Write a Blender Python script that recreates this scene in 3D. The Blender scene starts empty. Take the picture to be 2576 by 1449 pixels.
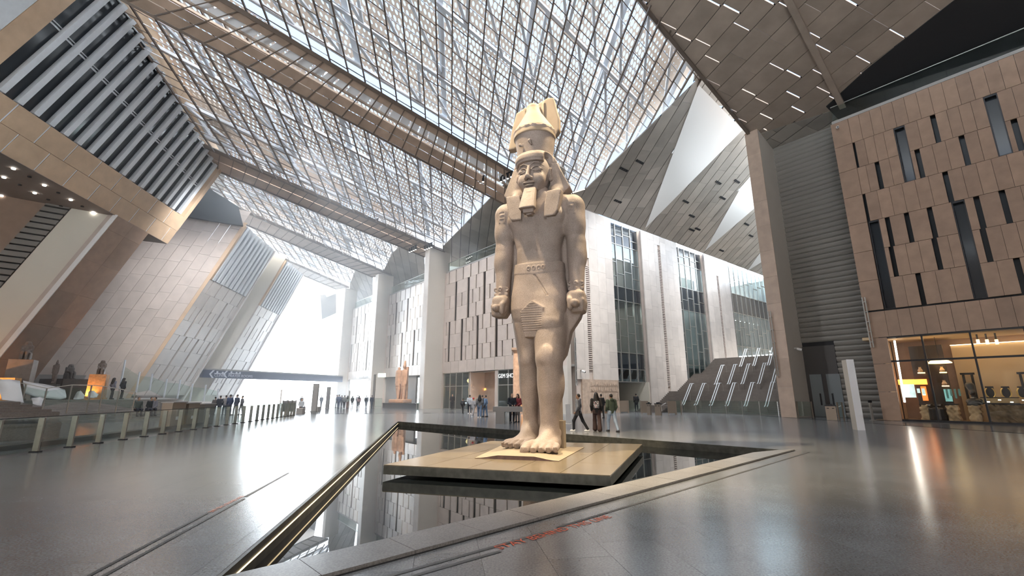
import bpy, bmesh, math, random
import numpy as np
from mathutils import Vector, Matrix
random.seed(7)
SC = bpy.context.scene
COL = SC.collection

# ---------------------------------------------------------------- camera, sky, exposure
FOC, EYE = 1140.0, 1.75                      # focal length in pixels of the 2576 wide frame, eye height
PITCH = math.atan(267 / 1140.0)
CT, ST = math.cos(PITCH), math.sin(PITCH)
cam_data = bpy.data.cameras.new('camera')
cam = bpy.data.objects.new('camera', cam_data)
COL.objects.link(cam)
cam.location = (0, 0, EYE)
cam.rotation_euler = (math.radians(90) + PITCH, 0, 0)
cam_data.sensor_fit = 'HORIZONTAL'
cam_data.sensor_width = 36.0
cam_data.lens = 36.0 * FOC / 2576.0
cam_data.clip_end = 2000
SC.camera = cam
SC.view_settings.view_transform = 'Standard'
SC.view_settings.look = 'None'
SC.view_settings.gamma = 1.0
SC.view_settings.use_curve_mapping = False
SC.view_settings.exposure = 1.4
SC.cycles.max_bounces = 7
SC.cycles.diffuse_bounces = 4
SC.cycles.glossy_bounces = 4
SC.cycles.transparent_max_bounces = 16
SC.cycles.sample_clamp_indirect = 6.0
SC.cycles.caustics_reflective = False
SC.cycles.caustics_refractive = False

world = bpy.data.worlds.new('sky')
SC.world = world
world.use_nodes = True
wn = world.node_tree
bg = wn.nodes['Background']
tc = wn.nodes.new('ShaderNodeTexCoord')
sp = wn.nodes.new('ShaderNodeSeparateXYZ')
rp = wn.nodes.new('ShaderNodeValToRGB')
rp.color_ramp.elements[0].position = 0.05
rp.color_ramp.elements[0].color = (0.84, 0.93, 1.0, 1)
rp.color_ramp.elements[1].position = 0.36
rp.color_ramp.elements[1].color = (0.034, 0.046, 0.070, 1)
wn.links.new(tc.outputs['Generated'], sp.inputs[0])
wn.links.new(sp.outputs['Z'], rp.inputs['Fac'])
wn.links.new(rp.outputs['Color'], bg.inputs['Color'])
bg.inputs['Strength'].default_value = 10.0

# building frame: EA runs along the stepped facades (away, to the left), EB runs across the hall (away, to the right)
AZ = math.radians(-38.9)
EA = np.array([math.sin(AZ), math.cos(AZ), 0.0])
EB = np.array([math.cos(AZ), -math.sin(AZ), 0.0])
EZ = np.array([0.0, 0.0, 1.0])
LDIR = np.array([math.sin(math.radians(-8.5)), math.cos(math.radians(-8.5)), 0.0])   # the left side of the hall
IDIR = np.array([0.687, 0.508, 2.21])                                                # its leaning edges
O = np.array([0.0, 0.0, EYE])
V3 = lambda *p: np.array(p, float)
def W(a, b, z=0.0): return EA * a + EB * b + EZ * z
def ray(x, y):
    u, v = (x - 1288) / FOC, (724.5 - y) / FOC
    return np.array([u, CT - v * ST, ST + v * CT])
def at_z(x, y, z=0.0):
    r = ray(x, y); return O + r * ((z - EYE) / r[2])
def at_plane(x, y, p, n):
    r = ray(x, y); return O + r * (np.dot(np.array(p) - O, n) / np.dot(r, n))
def at_a(x, y, a): return at_plane(x, y, EA * a, EA)
def at_b(x, y, b): return at_plane(x, y, EB * b, EB)
def nrm(v):
    v = np.array(v, float); return v / np.linalg.norm(v)

# ---------------------------------------------------------------- mesh and tagging helpers
def tag(o, label=None, cat=None, group=None, kind=None):
    for k, v in (('label', label), ('category', cat), ('group', group), ('kind', kind)):
        if v: o[k] = v
    return o
def empty(name, loc=(0, 0, 0), rz=0.0, **kw):
    o = bpy.data.objects.new(name, None); COL.objects.link(o)
    o.location = tuple(loc); o.rotation_euler = (0, 0, rz); o.empty_display_size = 0.2
    return tag(o, **kw)
def mesh_obj(name, verts, faces, mat, parent=None, smooth=False, world_space=False, **kw):
    me = bpy.data.meshes.new(name)
    me.from_pydata([tuple(map(float, v)) for v in verts], [], faces)
    if isinstance(mat, (list, tuple)):
        for m in mat: me.materials.append(m)
    else: me.materials.append(mat)
    if smooth: me.polygons.foreach_set('use_smooth', [True] * len(me.polygons))
    me.update()
    o = bpy.data.objects.new(name, me); COL.objects.link(o)
    if parent is not None: o.parent = parent
    return tag(o, **kw)
BOXF = [(0, 3, 2, 1), (4, 5, 6, 7), (0, 1, 5, 4), (1, 2, 6, 5), (2, 3, 7, 6), (3, 0, 4, 7)]
class MB:
    """collects shapes for one mesh object"""
    def __init__(s): s.v = []; s.f = []
    def add(s, v, f):
        n = len(s.v); s.v.extend(v); s.f.extend([tuple(i + n for i in q) for q in f]); return s
    def hexa(s, p):                     # 8 corners: bottom ring 0-3, top ring 4-7
        return s.add(p, BOXF)
    def obox(s, o, u, v, w):            # oriented box from a corner and its three edges
        o, u, v, w = (np.array(t, float) for t in (o, u, v, w))
        if np.dot(np.cross(u, v), w) < 0: u, v = v, u
        return s.hexa([o, o + u, o + u + v, o + v, o + w, o + u + w, o + u + v + w, o + v + w])
    def box(s, cx, cy, cz, sx, sy, sz): # axis-aligned, by centre and size
        return s.obox((cx - sx / 2, cy - sy / 2, cz - sz / 2), (sx, 0, 0), (0, sy, 0), (0, 0, sz))
    def bar(s, p, q, w, h=None, up=(0, 0, 1)):
        p, q = np.array(p, float), np.array(q, float); h = h or w
        d = nrm(q - p); up = np.array(up, float)
        if abs(np.dot(d, nrm(up))) > 0.97: up = np.array([1.0, 0, 0])
        x = nrm(np.cross(d, up)); z = np.cross(x, d)
        return s.obox(p - x * w / 2 - z * h / 2, x * w, z * h, q - p)
    def prism(s, poly, ext):            # polygon (list of 3D points) pushed along ext
        n = len(poly); poly = [np.array(p, float) for p in poly]; ext = np.array(ext, float)
        nn = sum((np.cross(poly[i], poly[(i + 1) % n]) for i in range(n)), np.zeros(3))
        if np.dot(nn, ext) < 0: poly = poly[::-1]
        v = poly + [p + ext for p in poly]
        f = [tuple(range(n))[::-1], tuple(range(n, 2 * n))] + [(i, (i + 1) % n, (i + 1) % n + n, i + n) for i in range(n)]
        return s.add(v, f)
    def tube(s, pts, r, seg=8, cap=True):
        pts = [np.array(p, float) for p in pts]; rr = r if isinstance(r, (list, tuple)) else [r] * len(pts)
        vs, fs = [], []; x = None
        for i, p in enumerate(pts):
            d = nrm(pts[min(i + 1, len(pts) - 1)] - pts[max(i - 1, 0)])
            if x is None: x = nrm(np.cross(d, (0, 0, 1) if abs(d[2]) < .9 else (1, 0, 0)))
            x = nrm(x - d * np.dot(x, d)); y = np.cross(d, x)
            vs += [p + (x * math.cos(t) + y * math.sin(t)) * rr[i] for t in (2 * math.pi * k / seg for k in range(seg))]
        for i in range(len(pts) - 1):
            for k in range(seg):
                a, b = i * seg + k, i * seg + (k + 1) % seg
                fs.append((a, b, b + seg, a + seg))
        if cap: fs += [tuple(range(seg))[::-1], tuple(range((len(pts) - 1) * seg, len(pts) * seg))]
        return s.add(vs, fs)
    def lathe(s, prof, c=(0, 0, 0), seg=16):
        return s.tube([(c[0], c[1], c[2] + z) for r, z in prof], [max(r, .001) for r, z in prof], seg)
    def build(s, name, mat, parent=None, **kw): return mesh_obj(name, s.v, s.f, mat, parent, **kw)
def children(o, _c={}):
    return [c for c in bpy.data.objects if c.parent == o]
def copy_tree(o, parent=None, kids=None):
    c = o.copy(); COL.objects.link(c)
    if parent is not None: c.parent = parent
    for ch in (children(o) if kids is None else kids.get(o, [])): copy_tree(ch, c, kids)
    return c

# ---------------------------------------------------------------- materials
def mat(name, col, rough=0.6, metal=0.0, spec=0.5, noise=0.0, nscale=4.0, vary=0.0, bump=0.0, bscale=30.0, emit=None, estr=0.0, alpha=None, speckle=None, trans=0.0, stretch=None, coat=0.0):
    m = bpy.data.materials.new(name); m.use_nodes = True
    nt = m.node_tree; b = nt.nodes['Principled BSDF']
    b.inputs['Base Color'].default_value = (*col, 1); b.inputs['Roughness'].default_value = rough
    b.inputs['Metallic'].default_value = metal; b.inputs['Specular IOR Level'].default_value = spec
    if coat: b.inputs['Coat Weight'].default_value = coat; b.inputs['Coat Roughness'].default_value = .06
    if trans: b.inputs['Transmission Weight'].default_value = trans
    if alpha is not None: b.inputs['Alpha'].default_value = alpha
    if emit: b.inputs['Emission Color'].default_value = (*emit, 1); b.inputs['Emission Strength'].default_value = estr
    tcn = nt.nodes.new('ShaderNodeTexCoord'); vec = tcn.outputs['Object']
    if stretch:
        mp = nt.nodes.new('ShaderNodeMapping'); mp.inputs['Scale'].default_value = stretch
        nt.links.new(vec, mp.inputs['Vector']); vec = mp.outputs['Vector']
    last = None
    def mixer(fac_out, dark, lo, hi):
        nonlocal last
        mr = nt.nodes.new('ShaderNodeMapRange'); mr.inputs['From Min'].default_value = lo; mr.inputs['From Max'].default_value = hi
        mr.inputs['To Min'].default_value = 1 - dark; mr.inputs['To Max'].default_value = 1 + dark * .6
        nt.links.new(fac_out, mr.inputs['Value'])
        mx = nt.nodes.new('ShaderNodeMix'); mx.data_type = 'RGBA'; mx.blend_type = 'MULTIPLY'; mx.inputs['Factor'].default_value = 1
        if last is None: mx.inputs['A'].default_value = (*col, 1)
        else: nt.links.new(last, mx.inputs['A'])
        nt.links.new(mr.outputs['Result'], mx.inputs['B']); last = mx.outputs['Result']
    if noise:
        n = nt.nodes.new('ShaderNodeTexNoise'); n.inputs['Scale'].default_value = nscale; n.inputs['Detail'].default_value = 6
        nt.links.new(vec, n.inputs['Vector']); mixer(n.outputs['Fac'], noise, .3, .7)
    if speckle:
        n = nt.nodes.new('ShaderNodeTexNoise'); n.inputs['Scale'].default_value = speckle[0]; n.inputs['Detail'].default_value = 2
        nt.links.new(vec, n.inputs['Vector']); mixer(n.outputs['Fac'], speckle[1], .35, .65)
    if vary:
        oi = nt.nodes.new('ShaderNodeObjectInfo'); mixer(oi.outputs['Random'], vary, 0, 1)
    if last is not None: nt.links.new(last, b.inputs['Base Color'])
    if bump:
        n = nt.nodes.new('ShaderNodeTexNoise'); n.inputs['Scale'].default_value = bscale; n.inputs['Detail'].default_value = 5
        bm = nt.nodes.new('ShaderNodeBump'); bm.inputs['Strength'].default_value = bump; bm.inputs['Distance'].default_value = .02
        nt.links.new(vec, n.inputs['Vector']); nt.links.new(n.outputs['Fac'], bm.inputs['Height']); nt.links.new(bm.outputs['Normal'], b.inputs['Normal'])
    return m
M = {}
def glass(name, tint, refl=0.12, rough=0.0):
    """thin architectural glass: clear, tinted, with a fresnel reflection"""
    m = bpy.data.materials.new(name); m.use_nodes = True; nt = m.node_tree
    nt.nodes.remove(nt.nodes['Principled BSDF']); out = nt.nodes['Material Output']
    t = nt.nodes.new('ShaderNodeBsdfTransparent'); t.inputs['Color'].default_value = (*tint, 1)
    g = nt.nodes.new('ShaderNodeBsdfGlossy'); g.inputs['Roughness'].default_value = rough; g.inputs['Color'].default_value = (.95, .97, 1, 1)
    lw = nt.nodes.new('ShaderNodeLayerWeight'); lw.inputs['Blend'].default_value = .5
    mr = nt.nodes.new('ShaderNodeMapRange'); mr.inputs['To Min'].default_value = refl; mr.inputs['To Max'].default_value = .95
    pw = nt.nodes.new('ShaderNodeMath'); pw.operation = 'POWER'; pw.inputs[1].default_value = 4.0
    nt.links.new(lw.outputs['Facing'], pw.inputs[0]); nt.links.new(pw.outputs[0], mr.inputs['Value'])
    mx = nt.nodes.new('ShaderNodeMixShader')
    nt.links.new(mr.outputs['Result'], mx.inputs['Fac']); nt.links.new(t.outputs[0], mx.inputs[1]); nt.links.new(g.outputs[0], mx.inputs[2])
    nt.links.new(mx.outputs[0], out.inputs['Surface'])
    return m
M['floor'] = mat('polished_grey_granite', (.19, .205, .22), .14, spec=1.0, noise=.18, nscale=.7, speckle=(38, .25))
M['slab'] = mat('polished_granite_slab', (.20, .21, .22), .19, spec=1.0, noise=.2, nscale=.8, speckle=(42, .28), vary=.14)
M['coping'] = mat('honed_granite_coping', (.27, .26, .25), .28, spec=.5, noise=.15, nscale=1.5, speckle=(45, .25), vary=.08)
M['joint'] = mat('dark_joint', (.075, .075, .075), .8)
M['granite'] = mat('pink_grey_statue_granite', (.35, .285, .25), .62, spec=.35, noise=.30, nscale=1.1, speckle=(48, .20), bump=.2, bscale=30)
M['restored'] = mat('pale_restored_stone', (.34, .265, .195), .65, noise=.1, nscale=2)
M['plinth'] = mat('smooth_cream_plaster', (.34, .275, .195), .6, noise=.1, nscale=2)
M['platform'] = mat('sandy_limestone_slab', (.215, .175, .12), .22, noise=.14, nscale=1.2, speckle=(30, .1), vary=.06)
M['platedge'] = mat('weathered_bronze_edge', (.10, .10, .085), .45, metal=.3, noise=.4, nscale=5)
M['stone'] = mat('buff_limestone_panel', (.47, .36, .285), .62, noise=.12, nscale=1.6, vary=.10)
M['stone_dark'] = mat('brown_limestone_panel', (.33, .22, .155), .6, noise=.14, nscale=1.6, vary=.10)
M['stone_pale'] = mat('pale_limestone_panel', (.64, .58, .53), .30, noise=.08, nscale=1.2, vary=.10)
M['stone_grey'] = mat('grey_limestone_panel', (.56, .475, .42), .6, noise=.10, nscale=1.2, vary=.08)
M['ochre'] = mat('golden_limestone_panel', (.56, .39, .25), .6, noise=.12, nscale=1.4, vary=.07)
M['plaster'] = mat('warm_grey_plaster', (.52, .48, .43), .7, noise=.04, nscale=.6)
M['cream'] = mat('cream_plaster', (.70, .66, .57), .7, noise=.04, nscale=.6)
M['concrete'] = mat('fair_faced_grey_concrete', (.36, .345, .33), .7, noise=.08, nscale=.7)
M['concrete_dark'] = mat('grey_ribbed_cladding', (.215, .20, .18), .55, noise=.06, nscale=.5, vary=.05)
M['white'] = mat('white_plaster', (.80, .79, .77), .75)
M['dark'] = mat('dark_recess', (.015, .015, .017), .8)
M['blackmetal'] = mat('black_metal', (.025, .025, .028), .4, metal=.5)
M['steel'] = mat('brushed_steel', (.50, .49, .46), .32, metal=.9)
M['bronze'] = mat('dull_bronze_post', (.30, .28, .24), .4, metal=.6, noise=.15)
M['whitesteel'] = mat('white_painted_steel', (.74, .78, .83), .5)
M['mullion'] = mat('bronze_grey_mullion', (.16, .125, .10), .45, metal=.3)
M['mullion_light'] = mat('bright_aluminium_bar', (.80, .82, .85), .3, metal=.6)
M['skin'] = mat('beige_perforated_roof_sheet', (.46, .38, .31), .7, noise=.06, nscale=.3)
M['soffit'] = mat('brown_slatted_soffit_panel', (.34, .275, .225), .5, noise=.15, nscale=.8, vary=.12, bump=.3, bscale=6, stretch=(1, 1, 1))
M['soffit_grey'] = mat('grey_metal_soffit_panel', (.46, .425, .38), .34, metal=.5, noise=.14, nscale=.6, vary=.2)
M['band'] = mat('brown_timber_look_panel', (.42, .31, .235), .5, noise=.22, nscale=.7, vary=.14)
M['fin'] = mat('grey_aluminium_fin', (.64, .66, .68), .5, metal=.1, noise=.05, vary=.05)
M['darkglass'] = mat('dark_window_glass', (.02, .03, .035), .04, spec=.9, coat=.6)
M['slotglass'] = mat('dark_slot_glass', (.012, .015, .018), .28, spec=.25)
M['clear'] = glass('clear_glass', (.90, .95, .94), .05)
M['green'] = glass('greenish_glass', (.88, .94, .92), .05)
M['shopglass'] = glass('shop_glass', (.95, .95, .93), .03)
M['curtain'] = glass('blue_grey_glass', (.60, .68, .70), .07)
def translucent(m, amount, col):
    nt = m.node_tree; b = nt.nodes['Principled BSDF']; out = nt.nodes['Material Output']
    t = nt.nodes.new('ShaderNodeBsdfTranslucent'); t.inputs['Color'].default_value = (*col, 1)
    mx = nt.nodes.new('ShaderNodeMixShader'); mx.inputs['Fac'].default_value = amount
    nt.links.new(b.outputs[0], mx.inputs[1]); nt.links.new(t.outputs[0], mx.inputs[2]); nt.links.new(mx.outputs[0], out.inputs['Surface'])
translucent(M['skin'], .05, (.62, .52, .43))
for k in ('floor', 'slab'): M[k].node_tree.nodes['Principled BSDF'].inputs['IOR'].default_value = 1.8
M['lamp'] = mat('lamp_face', (1, 1, 1), emit=(1, .97, .9), estr=5)
M['warmlamp'] = mat('warm_lamp', (1, .8, .5), emit=(1, .68, .30), estr=1.5)
M['warmstrip'] = mat('warm_light_strip', (1, .8, .5), emit=(1, .78, .46), estr=2.2)
M['coolstrip'] = mat('white_light_strip', (1, 1, 1), emit=(1, .96, .88), estr=5)

# ---------------------------------------------------------------- hazy sun above the roof
sun_d = bpy.data.lights.new('sun', 'SUN'); sun_d.energy = 6.5; sun_d.angle = math.radians(25); sun_d.color = (1, .97, .92)
sun = bpy.data.objects.new('sun', sun_d); COL.objects.link(sun)
sun.rotation_euler = Vector(EB * .22 + EA * .45 - EZ * .90).to_track_quat('-Z', 'Y').to_euler()
# ---------------------------------------------------------------- museum spotlights on the colossus
def spot(name, loc, aim, watts, col, size, blend=.5, radius=.3):
    l = bpy.data.lights.new(name, 'SPOT'); l.energy = watts; l.color = col; l.spot_size = math.radians(size); l.spot_blend = blend; l.shadow_soft_size = radius
    o = bpy.data.objects.new(name, l); COL.objects.link(o); o.location = loc
    o.rotation_euler = (Vector(aim) - Vector(loc)).to_track_quat('-Z', 'Y').to_euler(); return o
WARM = (1.0, .80, .52)
spot('spot_lamp', (-7.5, 13.6, 25.5), (0.6, 15.2, 5.5), 15000, WARM, 36)
spot('spot_lamp', (10.0, 15.0, 25.0), (1.3, 15.2, 5.5), 15000, WARM, 36)
spot('spot_lamp', (-8.0, 5.5, 22.0), (0.8, 14.4, 0.6), 3500, WARM, 15)
# added fill lights that brighten the facades, the piers, the stone gable and the floor
COOL = (.93, .96, 1.0)
for a, b, z, ta, tb, tz, w_, ang in ((41, 8, 23.5, 42, 30.3, 9, 6500, 85), (60, 10, 22, 60, 30.3, 8, 1200, 80), (17.5, 36, 23.2, 29.3, 41, 9, 5200, 95), (20, 52, 22, 29.3, 57, 9, 3500, 95), (47, 5, 22, 60, 0, 8, 3800, 80), (46, 6, 22, 66, 6, 9, 3500, 60), (30, 10, 24.5, 16, 22, 0, 4500, 100)):
    spot('fill_light', tuple(W(a, b, z)), tuple(W(ta, tb, tz)), w_, COOL, ang, .8, 1.2)
# ---------------------------------------------------------------- smooth bodies: distance fields turned into one continuous surface
class Field:
    def __init__(s, lo, hi, h):
        s.h = h; s.lo = np.array(lo, np.float32)
        n = [int(math.ceil((hi[i] - lo[i]) / h)) + 1 for i in range(3)]
        ax = [s.lo[i] + h * np.arange(n[i], dtype=np.float32) for i in range(3)]
        s.ax = ax; s.f = np.full(n, 9.0, np.float32)
    def win(s, lo, hi, pad):
        sl = []
        for i in range(3):
            a = int(np.searchsorted(s.ax[i], lo[i] - pad)); b = int(np.searchsorted(s.ax[i], hi[i] + pad))
            sl.append(slice(max(a, 0), max(b, 0)))
        sl = tuple(sl)
        return sl, s.ax[0][sl[0]][:, None, None], s.ax[1][sl[1]][None, :, None], s.ax[2][sl[2]][None, None, :]
    def put(s, lo, hi, fn, k=0.0, op='u'):
        pad = max(k, s.h) * 1.6 + s.h * 2
        sl, X, Y, Z = s.win(lo, hi, pad)
        if 0 in s.f[sl].shape: return s
        d = fn(X, Y, Z); a = s.f[sl]
        if op == 'u':
            if k > 0:
                q = np.clip(0.5 + 0.5 * (a - d) / k, 0, 1); r = a + (d - a) * q - k * q * (1 - q)
            else: r = np.minimum(a, d)
        elif op == 's':
            d = -d
            if k > 0:
                q = np.clip(0.5 - 0.5 * (a - d) / k, 0, 1); r = a + (d - a) * q + k * q * (1 - q)
            else: r = np.maximum(a, d)
        elif op == 'add': r = a + d
        s.f[sl] = r; return s
    def cone(s, p, q, r1, r2, k=0.05, op='u', sq=None):      # capsule whose radius changes
        p, q = np.array(p, float), np.array(q, float); R = max(r1, r2)
        d = q - p; L2 = float(d @ d) + 1e-9
        def fn(X, Y, Z):
            t = np.clip(((X - p[0]) * d[0] + (Y - p[1]) * d[1] + (Z - p[2]) * d[2]) / L2, 0, 1)
            e = np.sqrt((X - p[0] - t * d[0]) ** 2 + (Y - p[1] - t * d[1]) ** 2 + (Z - p[2] - t * d[2]) ** 2)
            return e - (r1 + (r2 - r1) * t)
        return s.put(np.minimum(p, q) - R, np.maximum(p, q) + R, fn, k, op)
    def ell(s, c, r, k=0.05, op='u', rot=None):
        R = max(r)
        def fn(X, Y, Z):
            x, y, z = X - c[0], Y - c[1], Z - c[2]
            if rot is not None:
                m = rot; x, y, z = (m[0][0] * x + m[1][0] * y + m[2][0] * z, m[0][1] * x + m[1][1] * y + m[2][1] * z, m[0][2] * x + m[1][2] * y + m[2][2] * z)
            k0 = np.sqrt((x / r[0]) ** 2 + (y / r[1]) ** 2 + (z / r[2]) ** 2); k1 = np.sqrt((x / r[0] ** 2) ** 2 + (y / r[1] ** 2) ** 2 + (z / r[2] ** 2) ** 2) + 1e-6
            return k0 * (k0 - 1) / k1
        rr = (R, R, R) if rot is not None else r
        return s.put([c[i] - rr[i] for i in range(3)], [c[i] + rr[i] for i in range(3)], fn, k, op)
    def box(s, c, r, rd=0.03, k=0.03, op='u', rot=None):
        R = math.sqrt(sum(t * t for t in r))
        def fn(X, Y, Z):
            x, y, z = X - c[0], Y - c[1], Z - c[2]
            if rot is not None:
                m = rot; x, y, z = (m[0][0] * x + m[1][0] * y + m[2][0] * z, m[0][1] * x + m[1][1] * y + m[2][1] * z, m[0][2] * x + m[1][2] * y + m[2][2] * z)
            a, b, e = np.abs(x) - r[0] + rd, np.abs(y) - r[1] + rd, np.abs(z) - r[2] + rd
            return np.sqrt(np.maximum(a, 0) ** 2 + np.maximum(b, 0) ** 2 + np.maximum(e, 0) ** 2) + np.minimum(np.maximum(np.maximum(a, b), e), 0) - rd
        rr = (R, R, R) if rot is not None else r
        return s.put([c[i] - rr[i] for i in range(3)], [c[i] + rr[i] for i in range(3)], fn, k, op)
    def loft(s, tab, p=2.4, k=0.05, op='u'):                  # rows of (z, half width, half depth, centre x, centre y)
        t = np.array(tab, float)
        def fn(X, Y, Z):
            z = np.clip(Z, t[0, 0], t[-1, 0])
            w, d, cx, cy = (np.interp(z.ravel(), t[:, 0], t[:, i]).reshape(z.shape) for i in (1, 2, 3, 4))
            e = ((np.abs(X - cx) / w) ** p + (np.abs(Y - cy) / d) ** p) ** (1 / p)
            e = (e - 1) * np.minimum(w, d)
            zz = np.maximum(t[0, 0] - Z, Z - t[-1, 0])
            return np.maximum(e, zz + 0 * e)
        W_, D_ = t[:, 1].max(), t[:, 2].max()
        return s.put((t[:, 3].min() - W_, t[:, 4].min() - D_, t[0, 0]), (t[:, 3].max() + W_, t[:, 4].max() + D_, t[-1, 0]), fn, k, op)
    def poly(s, pts, y0, y1, k=0.03, op='u', slant=0.0):      # outline in x,z pushed between y0 and y1
        P_ = np.array(pts, float); n = len(P_)
        def fn(X, Y, Z):
            X2, Z2 = X[:, 0, 0][:, None], Z[0, 0, :][None, :]
            d = np.full((X2.shape[0], Z2.shape[1]), 1e9); ins = np.zeros(d.shape, bool)
            for i in range(n):
                a, b = P_[i], P_[(i + 1) % n]; e = b - a
                tt = np.clip(((X2 - a[0]) * e[0] + (Z2 - a[1]) * e[1]) / (e @ e), 0, 1)
                d = np.minimum(d, (X2 - a[0] - tt * e[0]) ** 2 + (Z2 - a[1] - tt * e[1]) ** 2)
                c = ((a[1] > Z2) != (b[1] > Z2)) & (X2 < (b[0] - a[0]) * (Z2 - a[1]) / (b[1] - a[1] + 1e-12) + a[0])
                ins ^= c
            d = np.sqrt(d) * np.where(ins, -1, 1)
            yy = Y + slant * (Z - P_[:, 1].mean())
            return np.maximum(d[:, None, :], np.maximum(y0 - yy, yy - y1)).astype(np.float32)
        mn, mx = P_.min(0), P_.max(0); sl = abs(slant) * (mx[1] - mn[1])
        return s.put((mn[0], y0 - sl, mn[1]), (mx[0], y1 + sl, mx[1]), fn, k, op)
    def mesh(s):
        f = s.f; sg = f < 0
        c = sg[:-1, :-1, :-1].astype(np.int8)
        for i in (0, 1):
            for j in (0, 1):
                for k in (0, 1):
                    if i or j or k: c = c + sg[i:f.shape[0] - 1 + i, j:f.shape[1] - 1 + j, k:f.shape[2] - 1 + k]
        I = np.argwhere((c > 0) & (c < 8)); idx = -np.ones(c.shape, np.int32); idx[tuple(I.T)] = np.arange(len(I))
        off = np.array([(i, j, k) for i in (0, 1) for j in (0, 1) for k in (0, 1)])
        val = np.stack([f[tuple((I + o).T)] for o in off], 1)
        acc = np.zeros((len(I), 3)); cnt = np.zeros(len(I))
        for a in range(8):
            for b in range(a + 1, 8):
                if np.abs(off[a] - off[b]).sum() != 1: continue
                m = (val[:, a] < 0) != (val[:, b] < 0)
                t = val[m, a] / (val[m, a] - val[m, b])
                acc[m] += off[a] + (off[b] - off[a]) * t[:, None]; cnt[m] += 1
        V = s.lo + s.h * (I + acc / cnt[:, None])
        faces = []
        for ax in range(3):
            sl0 = [slice(1, -1)] * 3; sl0[ax] = slice(0, -1); sl1 = list(sl0); sl1[ax] = slice(1, None)
            A, B = sg[tuple(sl0)], sg[tuple(sl1)]
            E = np.argwhere(A != B)
            if not len(E): continue
            flip = A[tuple(E.T)]
            base = E.copy()
            for q in range(3):
                if q != ax: base[:, q] += 1
            u, v = [(1, 2), (2, 0), (0, 1)][ax]
            du, dv = np.eye(3, dtype=int)[u], np.eye(3, dtype=int)[v]
            q = np.stack([idx[tuple((base - du - dv).T)], idx[tuple((base - dv).T)], idx[tuple(base.T)], idx[tuple((base - du).T)]], 1)
            q[~flip] = q[~flip][:, ::-1]
            faces.append(q)
        F = np.concatenate(faces); F = F[(F >= 0).all(1)]
        return V, F
    def build(s, name, m, parent=None, relax=0, **kw):
        V, F = s.mesh(); V = V.astype(np.float32)
        for _ in range(relax):
            acc = np.zeros_like(V); cn = np.zeros((len(V), 1), np.float32)
            for i in range(4):
                np.add.at(acc, F[:, i], V[F[:, (i + 1) % 4]]); np.add.at(cn, F[:, i], 1)
            V = V * .5 + acc / np.maximum(cn, 1) * .5
        me = bpy.data.meshes.new(name)
        me.vertices.add(len(V)); me.vertices.foreach_set('co', V.ravel())
        me.loops.add(F.size); me.loops.foreach_set('vertex_index', F.ravel().astype(np.int32))
        me.polygons.add(len(F)); me.polygons.foreach_set('loop_start', np.arange(0, F.size, 4, dtype=np.int32))
        me.polygons.foreach_set('loop_total', np.full(len(F), 4, np.int32)); me.polygons.foreach_set('use_smooth', np.ones(len(F), bool))
        me.update(calc_edges=True); me.validate(); me.materials.append(m)
        o = bpy.data.objects.new(name, me); COL.objects.link(o)
        if parent is not None: o.parent = parent
        return tag(o, **kw)
def rot_x(a): c, s = math.cos(a), math.sin(a); return [[1, 0, 0], [0, c, -s], [0, s, c]]
def rot_y(a): c, s = math.cos(a), math.sin(a); return [[c, 0, s], [0, 1, 0], [-s, 0, c]]
def rot_z(a): c, s = math.cos(a), math.sin(a); return [[c, -s, 0], [s, c, 0], [0, 0, 1]]
# ---------------------------------------------------------------- outlines in a plane
def clip(poly, n, c):                                   # keep the side where n.p <= c
    out = []
    for i in range(len(poly)):
        a, b = poly[i], poly[(i + 1) % len(poly)]; da, db = np.dot(n, a) - c, np.dot(n, b) - c
        if da <= 1e-9: out.append(a)
        if (da < -1e-9 and db > 1e-9) or (da > 1e-9 and db < -1e-9): out.append(a + (b - a) * (da / (da - db)))
    return out
def edges_of(cv):                                       # outward half planes of a convex outline
    cv = [np.array(p, float) for p in cv]
    ar = sum(cv[i][0] * cv[(i + 1) % len(cv)][1] - cv[(i + 1) % len(cv)][0] * cv[i][1] for i in range(len(cv)))
    if ar < 0: cv = cv[::-1]
    r = []
    for i in range(len(cv)):
        d = cv[(i + 1) % len(cv)] - cv[i]; n = np.array([d[1], -d[0]]); n = n / (np.linalg.norm(n) + 1e-12); r.append((n, float(n @ cv[i])))
    return r
def inside(poly, cv):
    for n, c in edges_of(cv):
        poly = clip(poly, n, c)
        if len(poly) < 3: return []
    return poly
def outside(poly, cv):
    res, rest = [], poly
    for n, c in edges_of(cv):
        o = clip(rest, -n, -c)
        if len(o) >= 3: res.append(o)
        rest = clip(rest, n, c)
        if len(rest) < 3: return res
    return res
def area(p): return abs(sum(p[i][0] * p[(i + 1) % len(p)][1] - p[(i + 1) % len(p)][0] * p[i][1] for i in range(len(p)))) / 2
class Plane:
    """a plane with two (not always square) directions"""
    def __init__(s, o, u, v):
        s.o, s.u, s.v = np.array(o, float), np.array(u, float), np.array(v, float); s.n = nrm(np.cross(s.u, s.v))
    def pt(s, a, b, d=0.0): return s.o + s.u * a + s.v * b + s.n * d
    def uv(s, p): return np.linalg.lstsq(np.array([s.u, s.v]).T, np.array(p) - s.o, rcond=None)[0]
    def px(s, x, y): return s.uv(at_plane(x, y, s.o, s.n))
    def slab(s, mb, poly, d0, d1): mb.prism([s.pt(p[0], p[1], d0) for p in poly], s.n * (d1 - d0)); return mb
def rect(a, b, c, d): return [np.array(p, float) for p in ((a, c), (b, c), (b, d), (a, d))]
def panel(pl, poly, d0, d1, name, m, parent, **kw):
    j = random.uniform(-.004, .004); mb = MB(); pl.slab(mb, poly, d0, d1 + math.copysign(j, d1 - d0)); return mb.build(name, m, parent, **kw)
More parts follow.
